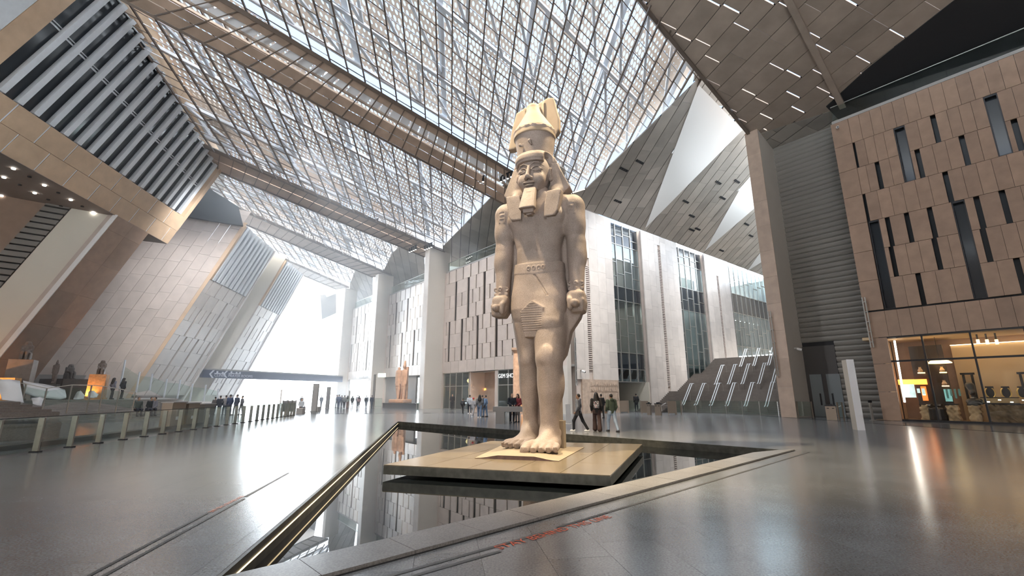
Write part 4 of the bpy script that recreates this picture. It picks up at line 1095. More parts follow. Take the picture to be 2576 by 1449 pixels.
for f, lst in enumerate(rails_px):
    b0, z0, b1_, z1_ = flights[f]
    for i, (x0, x1) in enumerate(lst):
        r = ray(x0, 992); a0 = b0 * np.dot(r, EA) / np.dot(r, EB); a0 = min(max(a0, 16.1), 28.9)
        root = empty('stair_handrail', W(a0, b0, z0), label=f'{ordn[f][i]} steel handrail on the {fl_n[f]} flight of the dark stairs', cat='handrail', group='handrails on the dark stairs'); g = Group(root)
        for k in (0, .22):
            mb = MB(); mb.tube([W(a0 + k, b0 - .1, z0 + .70), W(a0 + k, b0 + .1, z0 + .80), W(a0 + k, b1_ - 2.0, z1_ + .75), W(a0 + k, b1_ - 1.7, z1_ + .75)], .04, 6); g(mb, 'rail', M['whitesteel'])
        for t in (0.05, .38, .70):
            mb = MB(); p = W(a0 + .11, b0 + (b1_ - b0) * t, z0 + (z1_ - z0) * min(1, t * 1.45)); mb.bar(p, p + EZ * .7, .04); g(mb, 'post', M['concrete_dark'])
# low glass screen before the stairs
scr = empty('glass_screen', W(21, 41.4, 0), label='low glass screen standing before the dark stairs on the right', cat='screen'); g = Group(scr)
for i in range(7):
    mb = MB(); mb.obox(W(16.4 + i * 1.45, 41.5, .06), EA * 1.38, EB * .02, EZ * 1.1); g(mb, 'glass_pane', M['green'])
    mb = MB(); mb.obox(W(16.36 + i * 1.45, 41.48, 0), EA * .05, EB * .06, EZ * 1.15); g(mb, 'post', M['steel'])
# vertical rails on pillar faces
def wall_rail(pl, x, y0, y1, label):
    n = -EA if pl == 'a' else -EB
    P0 = at_a(x, y1, AP - .04) if pl == 'a' else at_b(x, y1, pl); top = (at_a(x, y0, AP) if pl == 'a' else at_b(x, y0, pl))[2]
    root = empty('wall_rail', P0, label=label, cat='rail'); g = Group(root); t = EB if pl == 'a' else EA
    for k in (0, .16): mb = MB(); mb.obox(P0 + t * k + n * .12, t * .06, n * .06, EZ * (top - P0[2])); g(mb, 'bar', M['steel'])
    for j in range(5): mb = MB(); mb.obox(P0 + t * .0 + n * -.02 + EZ * ((top - P0[2]) * (j + .5) / 5), t * .22, n * .2, EZ * .05); g(mb, 'bracket', M['steel'])
    return root
wall_rail(39.35, 1962, 780, 946, 'pale steel rails fixed upright on the right pillar beside the dark stairs')
wall_rail(39.95, 2201, 745, 874, 'pale steel rails fixed upright on the brown wall corner by the shop window')
wall_rail('a', 1445, 850, 970, 'thin pale rail fixed upright on the pale pier behind the three walkers')
def camera_box(p, n, label):
    root = empty('security_camera', p, label=label, cat='camera'); t = nrm(np.cross(EZ, n))
    mb = MB(); mb.obox(np.zeros(3) - t * .06 - EZ * .06, t * .12, EZ * .12, n * .25); mb.build('bracket', M['steel'], root)
    mb = MB(); mb.tube([n * .18 - EZ * .05, n * .50 - EZ * .16 + t * .1], .10, 8); mb.build('camera_body', M['white'], root)
    mb = MB(); mb.tube([n * .50 - EZ * .16 + t * .1, n * .53 - EZ * .17 + t * .11], .07, 8); mb.build('lens', M['blackmetal'], root); return root
camera_box(at_b(2108, 322, 39.95), -EB, 'dark security camera high on the brown wall corner under the soffit')
camera_box(at_a(1998, 876, 14.25), -EA, 'small white security camera on the plain side of the right pillar')
camera_box(at_a(1460, 932, AP - .02), -EA, 'small white security camera on the pale pier beside the vent strip')
# doors in the recess
PD = Plane(W(0, 42.38, 0), -EA, EZ)
for i, (x0, x1, sw) in enumerate(((2045, 2075, .0), (2087, 2122, .0))):
    u0, u1 = PD.px(x0, 1000)[0], PD.px(x1, 1000)[0]
    root = empty(f'door_{i + 1}', PD.pt((u0 + u1) / 2, 0), kind='structure'); g = Group(root)
    mb = MB(); PD.slab(mb, rect(u0, u1, .02, 3.3), .0, .08); g(mb, 'door_leaf', mat('grey_door_%d' % i, (.17, .19, .20), .45))
    uh = u1 - .25 if i == 0 else u0 + .25
    mb = MB(); PD.slab(mb, rect(uh - .05, uh + .05, .9, 1.8), .08, .13); g(mb, 'door_handle', M['blackmetal'])
# ---------------------------------------------------------------- gates
BRZ = mat('bronze_brown_casing', (.26, .21, .165), .38, metal=.5)
def gate(x, y, w, label, arms=1, name='ticket_gate', ang=None):
    p = at_z(x, y); root = empty(name, p, math.radians(51.1 - 90) if ang is None else ang, label=label, cat='gate')
    mb = MB(); mb.box(0, 0, .46, w, .28, .92); mb.build('casing', BRZ, root)
    mb = MB(); mb.box(0, 0, .955, w + .04, .32, .07); mb.build('top_plate', M['blackmetal'], root)
    for k in (-.25, .25): mb = MB(); mb.box(w * k, -.145, .78, w * .22, .02, .05); mb.build('display', M['dark'], root)
    mb = MB(); mb.box(0, .02, 1.03, w * .5, .12, .08); mb.build('reader', M['blackmetal'], root)
    if arms:
        for k in range(3): a = k * 2.1 + .5; mb = MB(); mb.tube([(w / 2, 0, .8), (w / 2 + .45 * abs(math.cos(a)) + .05, 0, .8 + .45 * math.sin(a))], .02, 6); mb.build('arm', M['steel'], root)
    return root
gate(1657, 1045, .50, 'bronze ticket gate with turnstile arms beside the stairs')
gate(1634, 1044, .30, 'narrow bronze ticket gate left of the turnstile gate', 0)
gate(1527, 1040, .42, 'bronze ticket gate half hidden between the woman and the green jacket', 0)
gate(2094, 1056, .62, 'bronze scanner gate before the grey doors on the right', 1)
def partition(x0, x1, y, h, m, label, post=True):
    p, q = at_z(x0, y), at_z(x1, y); root = empty('barrier_panel', p, label=label, cat='barrier'); g = Group(root); d = nrm(q - p)
    mb = MB(); mb.bar(p + EZ * h * .55, q + EZ * h * .55, .03, h * .9); g(mb, 'panel', m)
    if post:
        for e in (p, q): mb = MB(); mb.bar(e, e + EZ * h, .07); g(mb, 'post', BRZ)
    return root
partition(1561, 1580, 1039, 1.15, BRZ, 'solid bronze barrier panel left of the corridor gate')
partition(1582, 1612, 1038, 1.15, M['green'], 'glass barrier panel across the corridor opening')
partition(1615, 1631, 1042, 1.15, BRZ, 'solid bronze barrier panel beside the narrow ticket gate')
partition(1682, 1700, 1043, 1.15, BRZ, 'solid bronze barrier panel nearest the foot of the dark stairs')
partition(1702, 1714, 1043, 1.15, M['green'], 'narrow glass barrier panel at the foot of the dark stairs')
partition(2009, 2046, 1051, 1.2, M['green'], 'glass barrier panel between the right pillar and the grey doors')
partition(2112, 2124, 1057, 1.2, M['green'], 'glass barrier panel between scanner gate and white totem')
p = at_z(2196, 1058); root = empty('scanner_post', p, label='slim steel scanner post between white totem and brown wall', cat='post')
mb = MB(); mb.box(0, 0, .6, .10, .14, 1.2); mb.build('post', M['steel'], root); mb = MB(); mb.box(0, -.02, 1.26, .18, .12, .16); mb.build('scanner_head', M['blackmetal'], root); mb = MB(); mb.box(0, 0, .02, .26, .3, .04); mb.build('foot_plate', M['steel'], root)
# white totem
p = at_z(2157, 1082); top = at_plane(2140, 905, p, np.array([0, 1, 0]))[2]
root = empty('totem_sign', p, math.radians(-16), label='tall white totem sign on the polished floor near the shop window', cat='sign')
mb = MB(); mb.box(.15, .25, top / 2, .30, .62, top); mb.build('body', mat('pale_sand_totem', (.42, .36, .29), .45), root)
mb = MB(); mb.box(.15, -.075, top / 2, .32, .03, top + .02); mb.build('white_face', mat('white_totem_face', (.82, .83, .86), .4), root, label='white face towards the pool')
for z in (top - 1.05, top - 1.25, top - 2.3): mb = MB(); mb.box(.302, .2, z, .01, .3, .07); mb.build('yellow_mark', mat('yellow_print', (.75, .55, .12), .5), root)
p = at_z(1430, 1066); h = at_plane(1430, 1017, p, np.array([0, 1, 0]))[2]
root = empty('information_stand', p, math.radians(-10), label='white upright information board on the floor left of the grey hoodie man', cat='sign')
mb = MB(); mb.box(0, 0, h / 2 + .03, .30, .06, h - .06); mb.build('board', M['white'], root); mb = MB(); mb.box(0, 0, .02, .36, .3, .04); mb.build('foot_plate', M['steel'], root)
# white arrow-shaped board in the corridor
p = at_a(1618, 1030, AP + 2.0); p[2] = 0
root = empty('arrow_board', p, label='white pentagon board pointing left inside the corridor opening', cat='sign'); g = Group(root); tt = at_a(1618, 982, AP + 2)[2]
q = Plane(p, EB, EZ); mb = MB(); q.slab(mb, [np.array(t) for t in ((.75, .15), (.75, tt), (0, tt), (-.85, tt * .62), (0, .75), (0, .15))], -.05, .05); g(mb, 'board', M['white'])
# carved stone block in the base of the first pier
root = empty('carved_relief', W(AP, 34.4, 0), label='sandy carved ancient relief block set in the foot of the pale pier', cat='relief'); g = Group(root)
RS = mat('sandy_carved_stone', (.50, .385, .30), .75, noise=.2, nscale=3, bump=.4, bscale=8)
mb = MB(); PP.slab(mb, rect(32.0, 37.3, 0, 3.1), -.3, .06); g(mb, 'block', RS)
rr = random.Random(4); mb = MB()
for row_, (z0, z1) in enumerate(((2.55, 2.85), (2.05, 2.45), (1.2, 1.9), (.45, 1.1))):
    x = 33.2
    while x < 37.0:
        w = rr.uniform(.10, .28); k = rr.random()
        if k < .4: PP.slab(mb, rect(x, x + w, z0, z1), .06, .10)
        elif k < .8:
            c = (x + w / 2, (z0 + z1) / 2); PP.slab(mb, [np.array((c[0] + w * .55 * math.cos(t), c[1] + (z1 - z0) * .5 * math.sin(t))) for t in [2 * math.pi * j / 7 for j in range(7)]], .06, .11)
        else: PP.slab(mb, rect(x, x + w, z0, z0 + .08), .06, .10); PP.slab(mb, rect(x + w * .4, x + w * .6, z0, z1), .06, .10)
        x += w + rr.uniform(.05, .14)
    PP.slab(mb, rect(33.1, 37.1, z0 - .07, z0 - .03), .06, .09)
g(mb, 'carved_signs', RS, kind='stuff')
# ---------------------------------------------------------------- shop on the right
shop = empty('window_1', W(4, 40, 0), kind='structure'); g = Group(shop)
uL, uR = PR.px(2249, 1059)[0], 6.2
mb = MB()
for u0, u1, z0, z1 in ((uL, uL + .10, 0, 5.62), (uL, uR, 5.54, 5.62), (uL, uR, 0, .12)): PR.slab(mb, rect(u0, u1, z0, z1), -.14, .04)
g(mb, 'window_frame', M['blackmetal'])
ums = [PR.px(2362, 1060)[0], PR.px(2492, 1065)[0], PR.px(2492, 1065)[0] * 2 - PR.px(2362, 1060)[0]]
for u in ums: mb = MB(); PR.slab(mb, rect(u - .045, u + .045, .12, 5.54), -.14, .04); g(mb, 'mullion', M['blackmetal'])
zt = at_b(2450, 900, 40)[2]
mb = MB(); PR.slab(mb, rect(uL, uR, zt - .06, zt + .06), -.13, .03); g(mb, 'transom', M['blackmetal'])
us = [uL + .10] + ums + [uR]
for a, b in zip(us, us[1:]):
    for z0, z1 in ((.12, zt - .06), (zt + .06, 5.54)): mb = MB(); PR.slab(mb, rect(a + .03, b - .03, z0, z1), -.06, -.045); g(mb, 'glass_pane', M['shopglass'])
M['darkwood'] = mat('dark_brown_display_wall', (.022, .014, .010), .45)
room_ = empty('wall_shop_room', W(4, 43, 0), kind='structure'); g = Group(room_)
tan = mat('tan_plaster', (.62, .46, .28), .7, noise=.06, nscale=.8)
aL = -uL
mb = MB(); mb.obox(W(-7, 46.0, 0), EA * (aL + 8), EB * .2, EZ * 5.6); g(mb, 'rear_wall', M['darkwood'])
mb = MB(); mb.obox(W(-7, 43.6, 0), EA * (7 + at_b(2408, 950, 43.6) @ EA), EB * .2, EZ * 5.0); g(mb, 'tan_wall', tan)
mb = MB(); mb.obox(W(-7, 40.2, 5.5), EA * (aL + 8), EB * 6, EZ * .2); g(mb, 'shop_ceiling', tan)
mb = MB(); mb.obox(W(-7, 40.1, .02), EA * (aL + 8), EB * 6, EZ * .03); g(mb, 'shop_floor', mat('shop_floor', (.30, .22, .14), .25))
for i in range(22): mb = MB(); mb.obox(W(aL - .06, 40.25 + i * .16, .05), EA * .06, EB * .11, EZ * 5.4); g(mb, 'timber_slat', M['ochre'])
mb = MB(); mb.obox(W(aL + .02, 40.2, 0), EA * .2, EB * 6, EZ * 5.5); g(mb, 'side_wall', M['stone_dark'])
c = at_b(2262, 930, 40.9)
mb = MB(); pa, pb = at_b(2250, 857, 40.9), at_b(2276, 1012, 40.9); mb.bar(pa, pb, .08); g(mb, 'light_strip', M['coolstrip'], label='white light strip')
mb = MB(); mb.obox(W(-7, 43.5, 5.02), EA * (7 + at_b(2408, 950, 43.6) @ EA), EB * .05, EZ * .05); g(mb, 'cove_light', M['warmstrip'], label='warm cove light')
def area_light(name, loc, rot, sx, sy, watts, col):
    l = bpy.data.lights.new(name, 'AREA'); l.shape = 'RECTANGLE'; l.size = sx; l.size_y = sy; l.energy = watts; l.color = col
    o = bpy.data.objects.new(name, l); COL.objects.link(o); o.location = loc; o.rotation_euler = rot; return o
area_light('shop_ceiling_lamp', W(2.5, 42.2, 5.45), (0, 0, math.radians(51)), 2.5, 9, 42, (1, .68, .36))
def shop_item(x, y, b, z=None):
    p = at_b(x, y, b); return p
SHB = 41.6
SB = Plane(W(0, SHB, 0), -EA, EZ)
def upx(x, y, b=SHB): p = at_b(x, y, b); return -float(p @ EA), float(p[2])
def slabthing(name, label, cat, x0, x1, y0, y1, b, th, m, part='body', frame=None):
    (u0, z1), (u1, z0) = upx(x0, y0, b), upx(x1, y1, b)
    root = empty(name, W(-(u0 + u1) / 2, b, z0), label=label, cat=cat); gg = Group(root); pl = Plane(W(0, b, 0), -EA, EZ)
    mb = MB(); pl.slab(mb, rect(u0, u1, z0, z1), -th, 0); gg(mb, part, m)
    if frame:
        mb = MB()
        for q in ((u0 - .04, u0, z0, z1), (u1, u1 + .04, z0, z1), (u0 - .04, u1 + .04, z1, z1 + .04), (u0 - .04, u1 + .04, z0 - .04, z0)): pl.slab(mb, rect(*q), -th, .03)
        gg(mb, 'frame', frame)
    return root, gg, pl, (u0, u1, z0, z1)
slabthing('display_wall', 'dark brown display wall behind the first two shop panes', 'wall', 2284, 2406, 872, 1046, 42.0, .2, M['darkwood'])
rock = mat('rough_sandstone_front', (.58, .43, .26), .9, noise=.3, nscale=3)
def rocky(x0, x1, y0, y1, b, label, th=.6, m=rock):
    (u0, z1), (u1, z0) = upx(x0, y0, b), upx(x1, y1, b); z0 = .05
    F_ = Field((u0 - .1, -.25, z0), (u1 + .1, th + .1, z1 + .1), .05)
    F_.box(((u0 + u1) / 2, th / 2, (z0 + z1) / 2), ((u1 - u0) / 2, th / 2, (z1 - z0) / 2), .05, 0)
    def rough(X, Y, Z): return (.05 * np.sin(X * 9 + 3 * np.sin(Z * 5)) * np.sin(Z * 13 + 2 * np.sin(X * 6)) + .03 * np.sin(X * 23 + Z * 17) + 0 * Y).astype(np.float32)
    F_.put((u0 - 1, -1, z0 - 1), (u1 + 1, 3, z1 + 1), rough, 0, 'add')
    root = empty('display_plinth', W(-(u0 + u1) / 2, b, 0), math.radians(90) - math.radians(90 - 0), label=label, cat='plinth')
    o = F_.build('rough_stone', m, root); Mx = Matrix(((-EA[0], EB[0], 0, W(0, b)[0]), (-EA[1], EB[1], 0, W(0, b)[1]), (0, 0, 1, 0), (0, 0, 0, 1)))
    o.matrix_parent_inverse = Matrix.Translation(-root.location) @ Matrix.Identity(4); o.matrix_basis = Mx
    mb = MB(); mb.obox(W(-u1, b, z1 + .0), EA * (u1 - u0), EB * th, EZ * .06); Group(root)(mb, 'top_slab', M['blackmetal'])
    return root, z1
rocky(2312, 2350, 1018, 1059, 40.9, 'rough sandstone plinth behind the first shop pane, left of the dark stool')
rocky(2378, 2418, 1018, 1060, 40.9, 'rough sandstone plinth in the middle shop pane')
rocky(2432, 2474, 1020, 1061, 40.9, 'rough sandstone plinth under the dark bust in the shop')
rocky(2480, 2600, 1018, 1062, 40.9, 'long rough stone counter under the jewellery case in the shop', .8, mat('dark_rough_stone', (.20, .14, .08), .9, noise=.3, nscale=3))
blue = mat('glowing_blue_relief', (.50, .66, .68), .5, noise=.3, nscale=3, emit=(.5, .68, .70), estr=.35)  # weak emission put into the panel colour so the relief glows
root, gg, pl, q = slabthing('relief_panel', 'pale blue self-glowing face relief panel behind the light strip in the shop', 'panel', 2264, 2305, 967, 1000, 41.4, .12, blue)
for k in range(5): mb = MB(); pl.slab(mb, rect(q[0] + .1 + .25 * k, q[0] + .25 + .25 * k, q[2] + .2 + .1 * (k % 2), q[2] + .6), 0, .05); gg(mb, 'carved_block', blue)
root, gg, pl, q = slabthing('relief_panel', 'teal self-glowing face relief panel in the middle shop pane', 'panel', 2373, 2397, 979, 1010, 41.8, .12, mat('glowing_teal_relief', (.20, .44, .42), .5, noise=.3, nscale=3, emit=(.2, .45, .43), estr=.3))  # same built-in glow for the teal panel
for k in range(4): mb = MB(); pl.slab(mb, rect(q[0] + .1 + .2 * k, q[0] + .2 + .2 * k, q[2] + .2 + .15 * (k % 2), q[2] + .8), 0, .05); gg(mb, 'carved_block', mat('teal_block_%d' % k, (.16, .36, .35), .6))
orange = mat('orange_backlit_shelf', (.9, .28, .06), .5, emit=(1, .27, .04), estr=1.6)
slabthing('orange_shelf', 'orange glowing shelf band across the first shop pane', 'shelf', 2258, 2332, 955, 967, 41.6, .2, orange)
root, gg, pl, q = slabthing('orange_cabinet', 'small orange lit display cabinet below the orange shelf in the shop', 'cabinet', 2315, 2334, 972, 1008, 41.7, .4, mat('orange_cabinet', (.5, .14, .04), .5, emit=(1, .25, .05), estr=.5))
mb = MB(); pl.slab(mb, rect(q[0] + .2, q[1] - .2, q[2] + .35, q[2] + .7), 0, .06); gg(mb, 'lit_object', M['warmlamp'])
for x, y, lab in ((2317, 937, 'small lit shelf with a vase in the first shop pane'), (2372, 936, 'small lit shelf with a figurine in the middle shop pane'), (2378, 970, 'lower lit shelf with a box in the middle shop pane')):
    root, gg, pl, q = slabthing('lit_shelf', lab, 'shelf', x - 9, x + 9, y, y + 2, 41.75, .2, M['warmlamp'], 'shelf_board')
    mb = MB(); c = W(-(q[0] + q[1]) / 2, 41.65, q[3]); mb.lathe([(.10, 0), (.14, .12), (.06, .3), (.08, .36)], c, 8); gg(mb, 'ornament', M['ochre'])
FR = M['blackmetal']
def portal(x0, x1, y0, y1, b, label):
    (u0, z1), (u1, z0) = upx(x0, y0, b), upx(x1, y1, b); root = empty('display_portal', W(-(u0 + u1) / 2, b, .05), label=label, cat='frame'); gg = Group(root); pl = Plane(W(0, b, 0), -EA, EZ)
    for n_, q in (('frame_post', (u0, u0 + .12, .05, z1)), ('frame_post', (u1 - .12, u1, .05, z1)), ('frame_head', (u0 - .08, u1 + .08, z1 - .13, z1)), ('frame_foot', (u0, u1, .05, .9))): mb = MB(); pl.slab(mb, rect(*q), -.15, 0); gg(mb, n_, FR)
portal(2418, 2464, 938, 1016, 43.2, 'tall black portal frame against the tan shop wall, behind the bust')
portal(2561, 2610, 936, 1014, 43.2, 'tall black portal frame at the right end of the tan shop wall')
# dark bust
c = at_b(2453, 1018, 41.2); Fb = Field((-.5, -.4, 0), (.5, .4, 1.35), .03)
Fb.cone((-.2, 0, .18), (.2, 0, .18), .20, .20, .05); Fb.box((0, 0, .06), (.36, .2, .1), .04, .04); Fb.cone((0, 0, .2), (0, -.03, .62), .10, .09, .04); Fb.ell((0, -.05, .74), (.15, .19, .20), .03); Fb.cone((0, .02, .86), (-.04, .16, 1.16), .17, .24, .04); Fb.ell((0, -.23, .73), (.03, .04, .05), .03)
root = empty('bust', c, math.radians(-38), label='dark bust with tall headdress on the rough plinth in the shop', cat='bust'); Fb.build('head_and_shoulders', mat('black_bust', (.03, .03, .028), .35), root)
mb = MB(); mb.tube([(0, 0, .40), (0, 0, .46)], .14, 10); mb.build('gold_collar', M['bronze'], root)
for k, x in enumerate((2491, 2531, 2572)):
    root, gg, pl, q = slabthing('necklace_stand', ['black square board with a gold necklace, left of three in the shop', 'black square board with a gold necklace, middle of three in the shop', 'black square board with a necklace at the right edge of the shop'][k], 'display', x - 14, x + 14, 972, 1000, 42.2, .06, FR, 'board')
    cx, cz = (q[0] + q[1]) / 2, (q[2] + q[3]) / 2
    mb = MB(); mb.tube([pl.pt(cx + .22 * math.sin(t), cz - .05 + .33 * math.cos(t), .05) for t in [(-2.6 + 5.2 * j / 14) + math.pi for j in range(15)]], .035, 6); gg(mb, 'necklace', mat('gold_%d' % k, (.8, .58, .22), .3, metal=.9))
root = empty('jewellery_case', at_b(2515, 1016, 41.2), label='low glass jewellery case on the long rough counter', cat='display case'); gg = Group(root)
(u0, z1), (u1, z0) = upx(2466, 1001, 41.2), upx(2566, 1017, 41.2); pl = Plane(W(0, 41.2, 0), -EA, EZ)
mb = MB(); pl.slab(mb, rect(u0, u1, z0 + .05, z1), 0, .02); gg(mb, 'glass_front', M['clear']); mb = MB(); pl.slab(mb, rect(u0, u1, z1, z1 + .05), -.6, .03); gg(mb, 'frame', FR); mb = MB(); pl.slab(mb, rect(u0, u1, z0, z0 + .06), -.6, .03); gg(mb, 'frame', FR)
for k in range(6): mb = MB(); mb.box(*(pl.pt(u0 + .3 + k * .5, z0 + .12 + .12 * (k % 2), -.2)), .09, .09, .05); gg(mb, 'glowing_jewel', M['coolstrip'])  # jewels use the emitting strip material, glints put in as glow
# stool, pendant, ceiling spots
c = at_b(2362, 1050, 41.0); c[2] = .05; root = empty('round_stool', c, label='black upholstered tub stool between two rough plinths in the shop', cat='stool')
mb = MB(); mb.lathe([(.42, 0), (.46, .1), (.44, .75), (.36, .85), (.01, .86)], (0, 0, 0), 14); mb.build('seat', FR, root); mb = MB(); mb.tube([(.36 * math.cos(t), .36 * math.sin(t), .95) for t in [j * .3 for j in range(12)]], .12, 6); mb.build('backrest', FR, root)
c = at_b(2364, 914, 41.3); root = empty('pendant_lamp', c, label='yellow dome pendant lamp hanging in the middle shop pane', cat='lamp'); mb = MB(); mb.lathe([(.62, 0), (.60, .06), (.45, .18), (.12, .24)], (0, 0, 0), 16); mb.build('lamp_shade', M['warmlamp'], root); mb = MB(); mb.tube([(0, 0, .2), (0, 0, 5.5 - c[2])], .015, 5); mb.build('cord', FR, root)
for k, x in enumerate((2460, 2483, 2507)):
    c = at_b(x, 858, 41.6); root = empty('ceiling_spotlight', c, label=['left', 'middle', 'right'][k] + ' one of three small spotlights hanging from the shop ceiling', cat='spotlight'); mb = MB(); mb.tube([(0, 0, .1), (0, 0, 5.5 - c[2])], .05, 6); mb.build('stem', FR, root); mb = MB(); mb.tube([(0, 0, -.2), (0, 0, .1)], .08, 8); mb.build('lamp_glass', M['warmlamp'], root)
# ---------------------------------------------------------------- shop under the stepped facade
gsh = empty('window_2', W(40, BF, 0), kind='structure'); g = Group(gsh)
fr = M['steel']
def fw(a0, a1, z0, z1, cols, rows_z):
    for i in range(cols):
        for z, zz in zip(rows_z, rows_z[1:]): mb = MB(); PF.slab(mb, rect(-a1 + (a1 - a0) * i / cols + .03, -a1 + (a1 - a0) * (i + 1) / cols - .03, z + .03, zz - .03), -.06, -.04); g(mb, 'glass_pane', M['curtain'])
    mb = MB()
    for i in range(cols + 1): u = -a1 + (a1 - a0) * i / cols; PF.slab(mb, rect(u - .04, u + .04, z0, z1), -.12, .02)
    for z in rows_z: PF.slab(mb, rect(-a1, -a0, z - .04, z + .04), -.11, .015)
    g(mb, 'window_frame', fr)
fw(45.6, 51.3, 0, 4.3, 4, [0, 2.7, 4.3]); fw(36.4, 39.9, 0, 4.3, 2, [0, 2.7, 4.3]); fw(29.6, 35.0, 0, 4.3, 4, [0, 2.7, 4.3])
gi = Group(empty('wall_shop_interior', W(40, 34, 0), kind='structure'))
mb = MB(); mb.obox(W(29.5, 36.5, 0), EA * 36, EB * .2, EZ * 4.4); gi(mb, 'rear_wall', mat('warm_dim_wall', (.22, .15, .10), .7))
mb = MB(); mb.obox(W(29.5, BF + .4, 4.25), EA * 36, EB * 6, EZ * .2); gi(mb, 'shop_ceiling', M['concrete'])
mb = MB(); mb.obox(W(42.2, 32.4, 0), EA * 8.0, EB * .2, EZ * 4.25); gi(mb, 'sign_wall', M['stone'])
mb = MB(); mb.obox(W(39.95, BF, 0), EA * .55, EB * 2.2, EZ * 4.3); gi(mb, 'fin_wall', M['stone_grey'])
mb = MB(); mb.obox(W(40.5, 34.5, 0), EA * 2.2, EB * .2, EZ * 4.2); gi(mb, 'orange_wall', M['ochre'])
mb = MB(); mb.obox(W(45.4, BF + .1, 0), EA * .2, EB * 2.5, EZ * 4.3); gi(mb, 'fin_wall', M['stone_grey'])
area_light('shop_lamp', W(41.5, 33.3, 4.15), (0, 0, 0), 1.2, 1.2, 260, (1, .62, .30))
area_light('shop_lamp', W(47.5, 33.5, 4.1), (0, 0, 0), 2, 2, 90, (1, .8, .5))
for k, (a, z) in enumerate(((46.8, 3.1), (47.6, 2.6), (48.9, 3.4))):
    root = empty('globe_lamp', W(a, 32.5, z), label=['lit', 'large amber', 'small bright'][k] + ' globe lamp inside the left glass of the far shop', cat='lamp'); mb = MB(); mb.lathe([(.02, -.3), (.2, -.2), (.3, 0), (.2, .2), (.02, .3)], (0, 0, 0), 10); mb.build('globe', M['warmlamp'], root); mb = MB(); mb.tube([(0, 0, .28), (0, 0, 4.2 - z)], .02, 5); mb.build('cord', FR, root)
# dark recess shop behind the paired statue, walls between
gi2 = Group(empty('wall_recess_far', W(60, 33, 0), kind='structure'))
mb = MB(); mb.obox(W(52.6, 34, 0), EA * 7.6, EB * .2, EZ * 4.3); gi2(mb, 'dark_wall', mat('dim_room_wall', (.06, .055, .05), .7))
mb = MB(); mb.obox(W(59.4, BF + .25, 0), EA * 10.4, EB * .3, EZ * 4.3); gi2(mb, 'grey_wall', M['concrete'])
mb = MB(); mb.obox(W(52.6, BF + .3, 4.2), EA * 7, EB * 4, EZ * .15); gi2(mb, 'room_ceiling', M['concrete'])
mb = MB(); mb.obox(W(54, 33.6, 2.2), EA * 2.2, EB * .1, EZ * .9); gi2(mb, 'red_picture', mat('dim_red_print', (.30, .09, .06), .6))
def lettering(text, size, p, n, right, m, name, label, parent=None, cat='sign', ext=.01, align='LEFT', fit=None):
    cu = bpy.data.curves.new(name, 'FONT'); cu.body = text; cu.size = size; cu.extrude = ext; cu.align_x = align
    tmp = bpy.data.objects.new(name, cu); COL.objects.link(tmp); bpy.context.view_layer.update()
    if fit: cu.size *= fit / max(tmp.dimensions.x, .01); bpy.context.view_layer.update()
    me = bpy.data.meshes.new_from_object(tmp.evaluated_get(bpy.context.evaluated_depsgraph_get())); bpy.data.objects.remove(tmp)
    me.materials.clear(); me.materials.append(m); me.name = name
    o = bpy.data.objects.new(name, me); COL.objects.link(o)
    n, right = nrm(n), nrm(right); up = np.cross(n, right)
    Mx = Matrix.Identity(4)
    for i in range(3): Mx[i][0], Mx[i][1], Mx[i][2], Mx[i][3] = right[i], up[i], n[i], p[i]
    if parent is not None: o.parent = parent; o.matrix_parent_inverse = Matrix.Translation(-parent.location)
    else: tag(o, label, cat)
    o.matrix_basis = Mx; return o
lt = mat('white_letters', (.85, .85, .83), .5, emit=(1, 1, 1), estr=.25)
lettering('GEM SHOP', .62, PF.pt(*(PF.px(1254, 951)), .05), -EB, -EA, lt, 'shop_sign', 'white GEM SHOP lettering on the glass behind the statue legs')
lo = mat('orange_letters', (1, .5, .12), .5, emit=(1, .42, .06), estr=2.2)
SP = Plane(W(0, 32.38, 0), -EA, EZ)
root = empty('illuminated_sign', W(47, 32.38, 2.4), label='orange illuminated three-line sign on the wall inside the far shop entrance', cat='sign')
lettering('GRAND EGYPTIAN MUSEUM', .30, SP.pt(*(SP.px(1178, 982)), .02), -EB, -EA, lo, 'letter_row', None, root)
lettering('OFFICIAL SHOP', .30, SP.pt(*(SP.px(1188, 989)), .02), -EB, -EA, lo, 'letter_row', None, root)
mb = MB(); x0 = SP.px(1188, 995.5); 
for k in range(9): SP.slab(mb, rect(x0[0] + k * .24, x0[0] + k * .24 + .2, x0[1], x0[1] + .06 + .12 * (k % 3 == 1)), .01, .03)
gg = Group(root); gg(mb, 'script_row', lo)
# ---------------------------------------------------------------- the colossal statue, its plinth and the slab over the pool
PLAT_Z = 0.06
st = empty('colossal_statue', (0.97, 15.35, 0.0), math.radians(-20), label='colossal granite pharaoh statue with tall crown on slab over the pool', cat='statue')
G = M['granite']
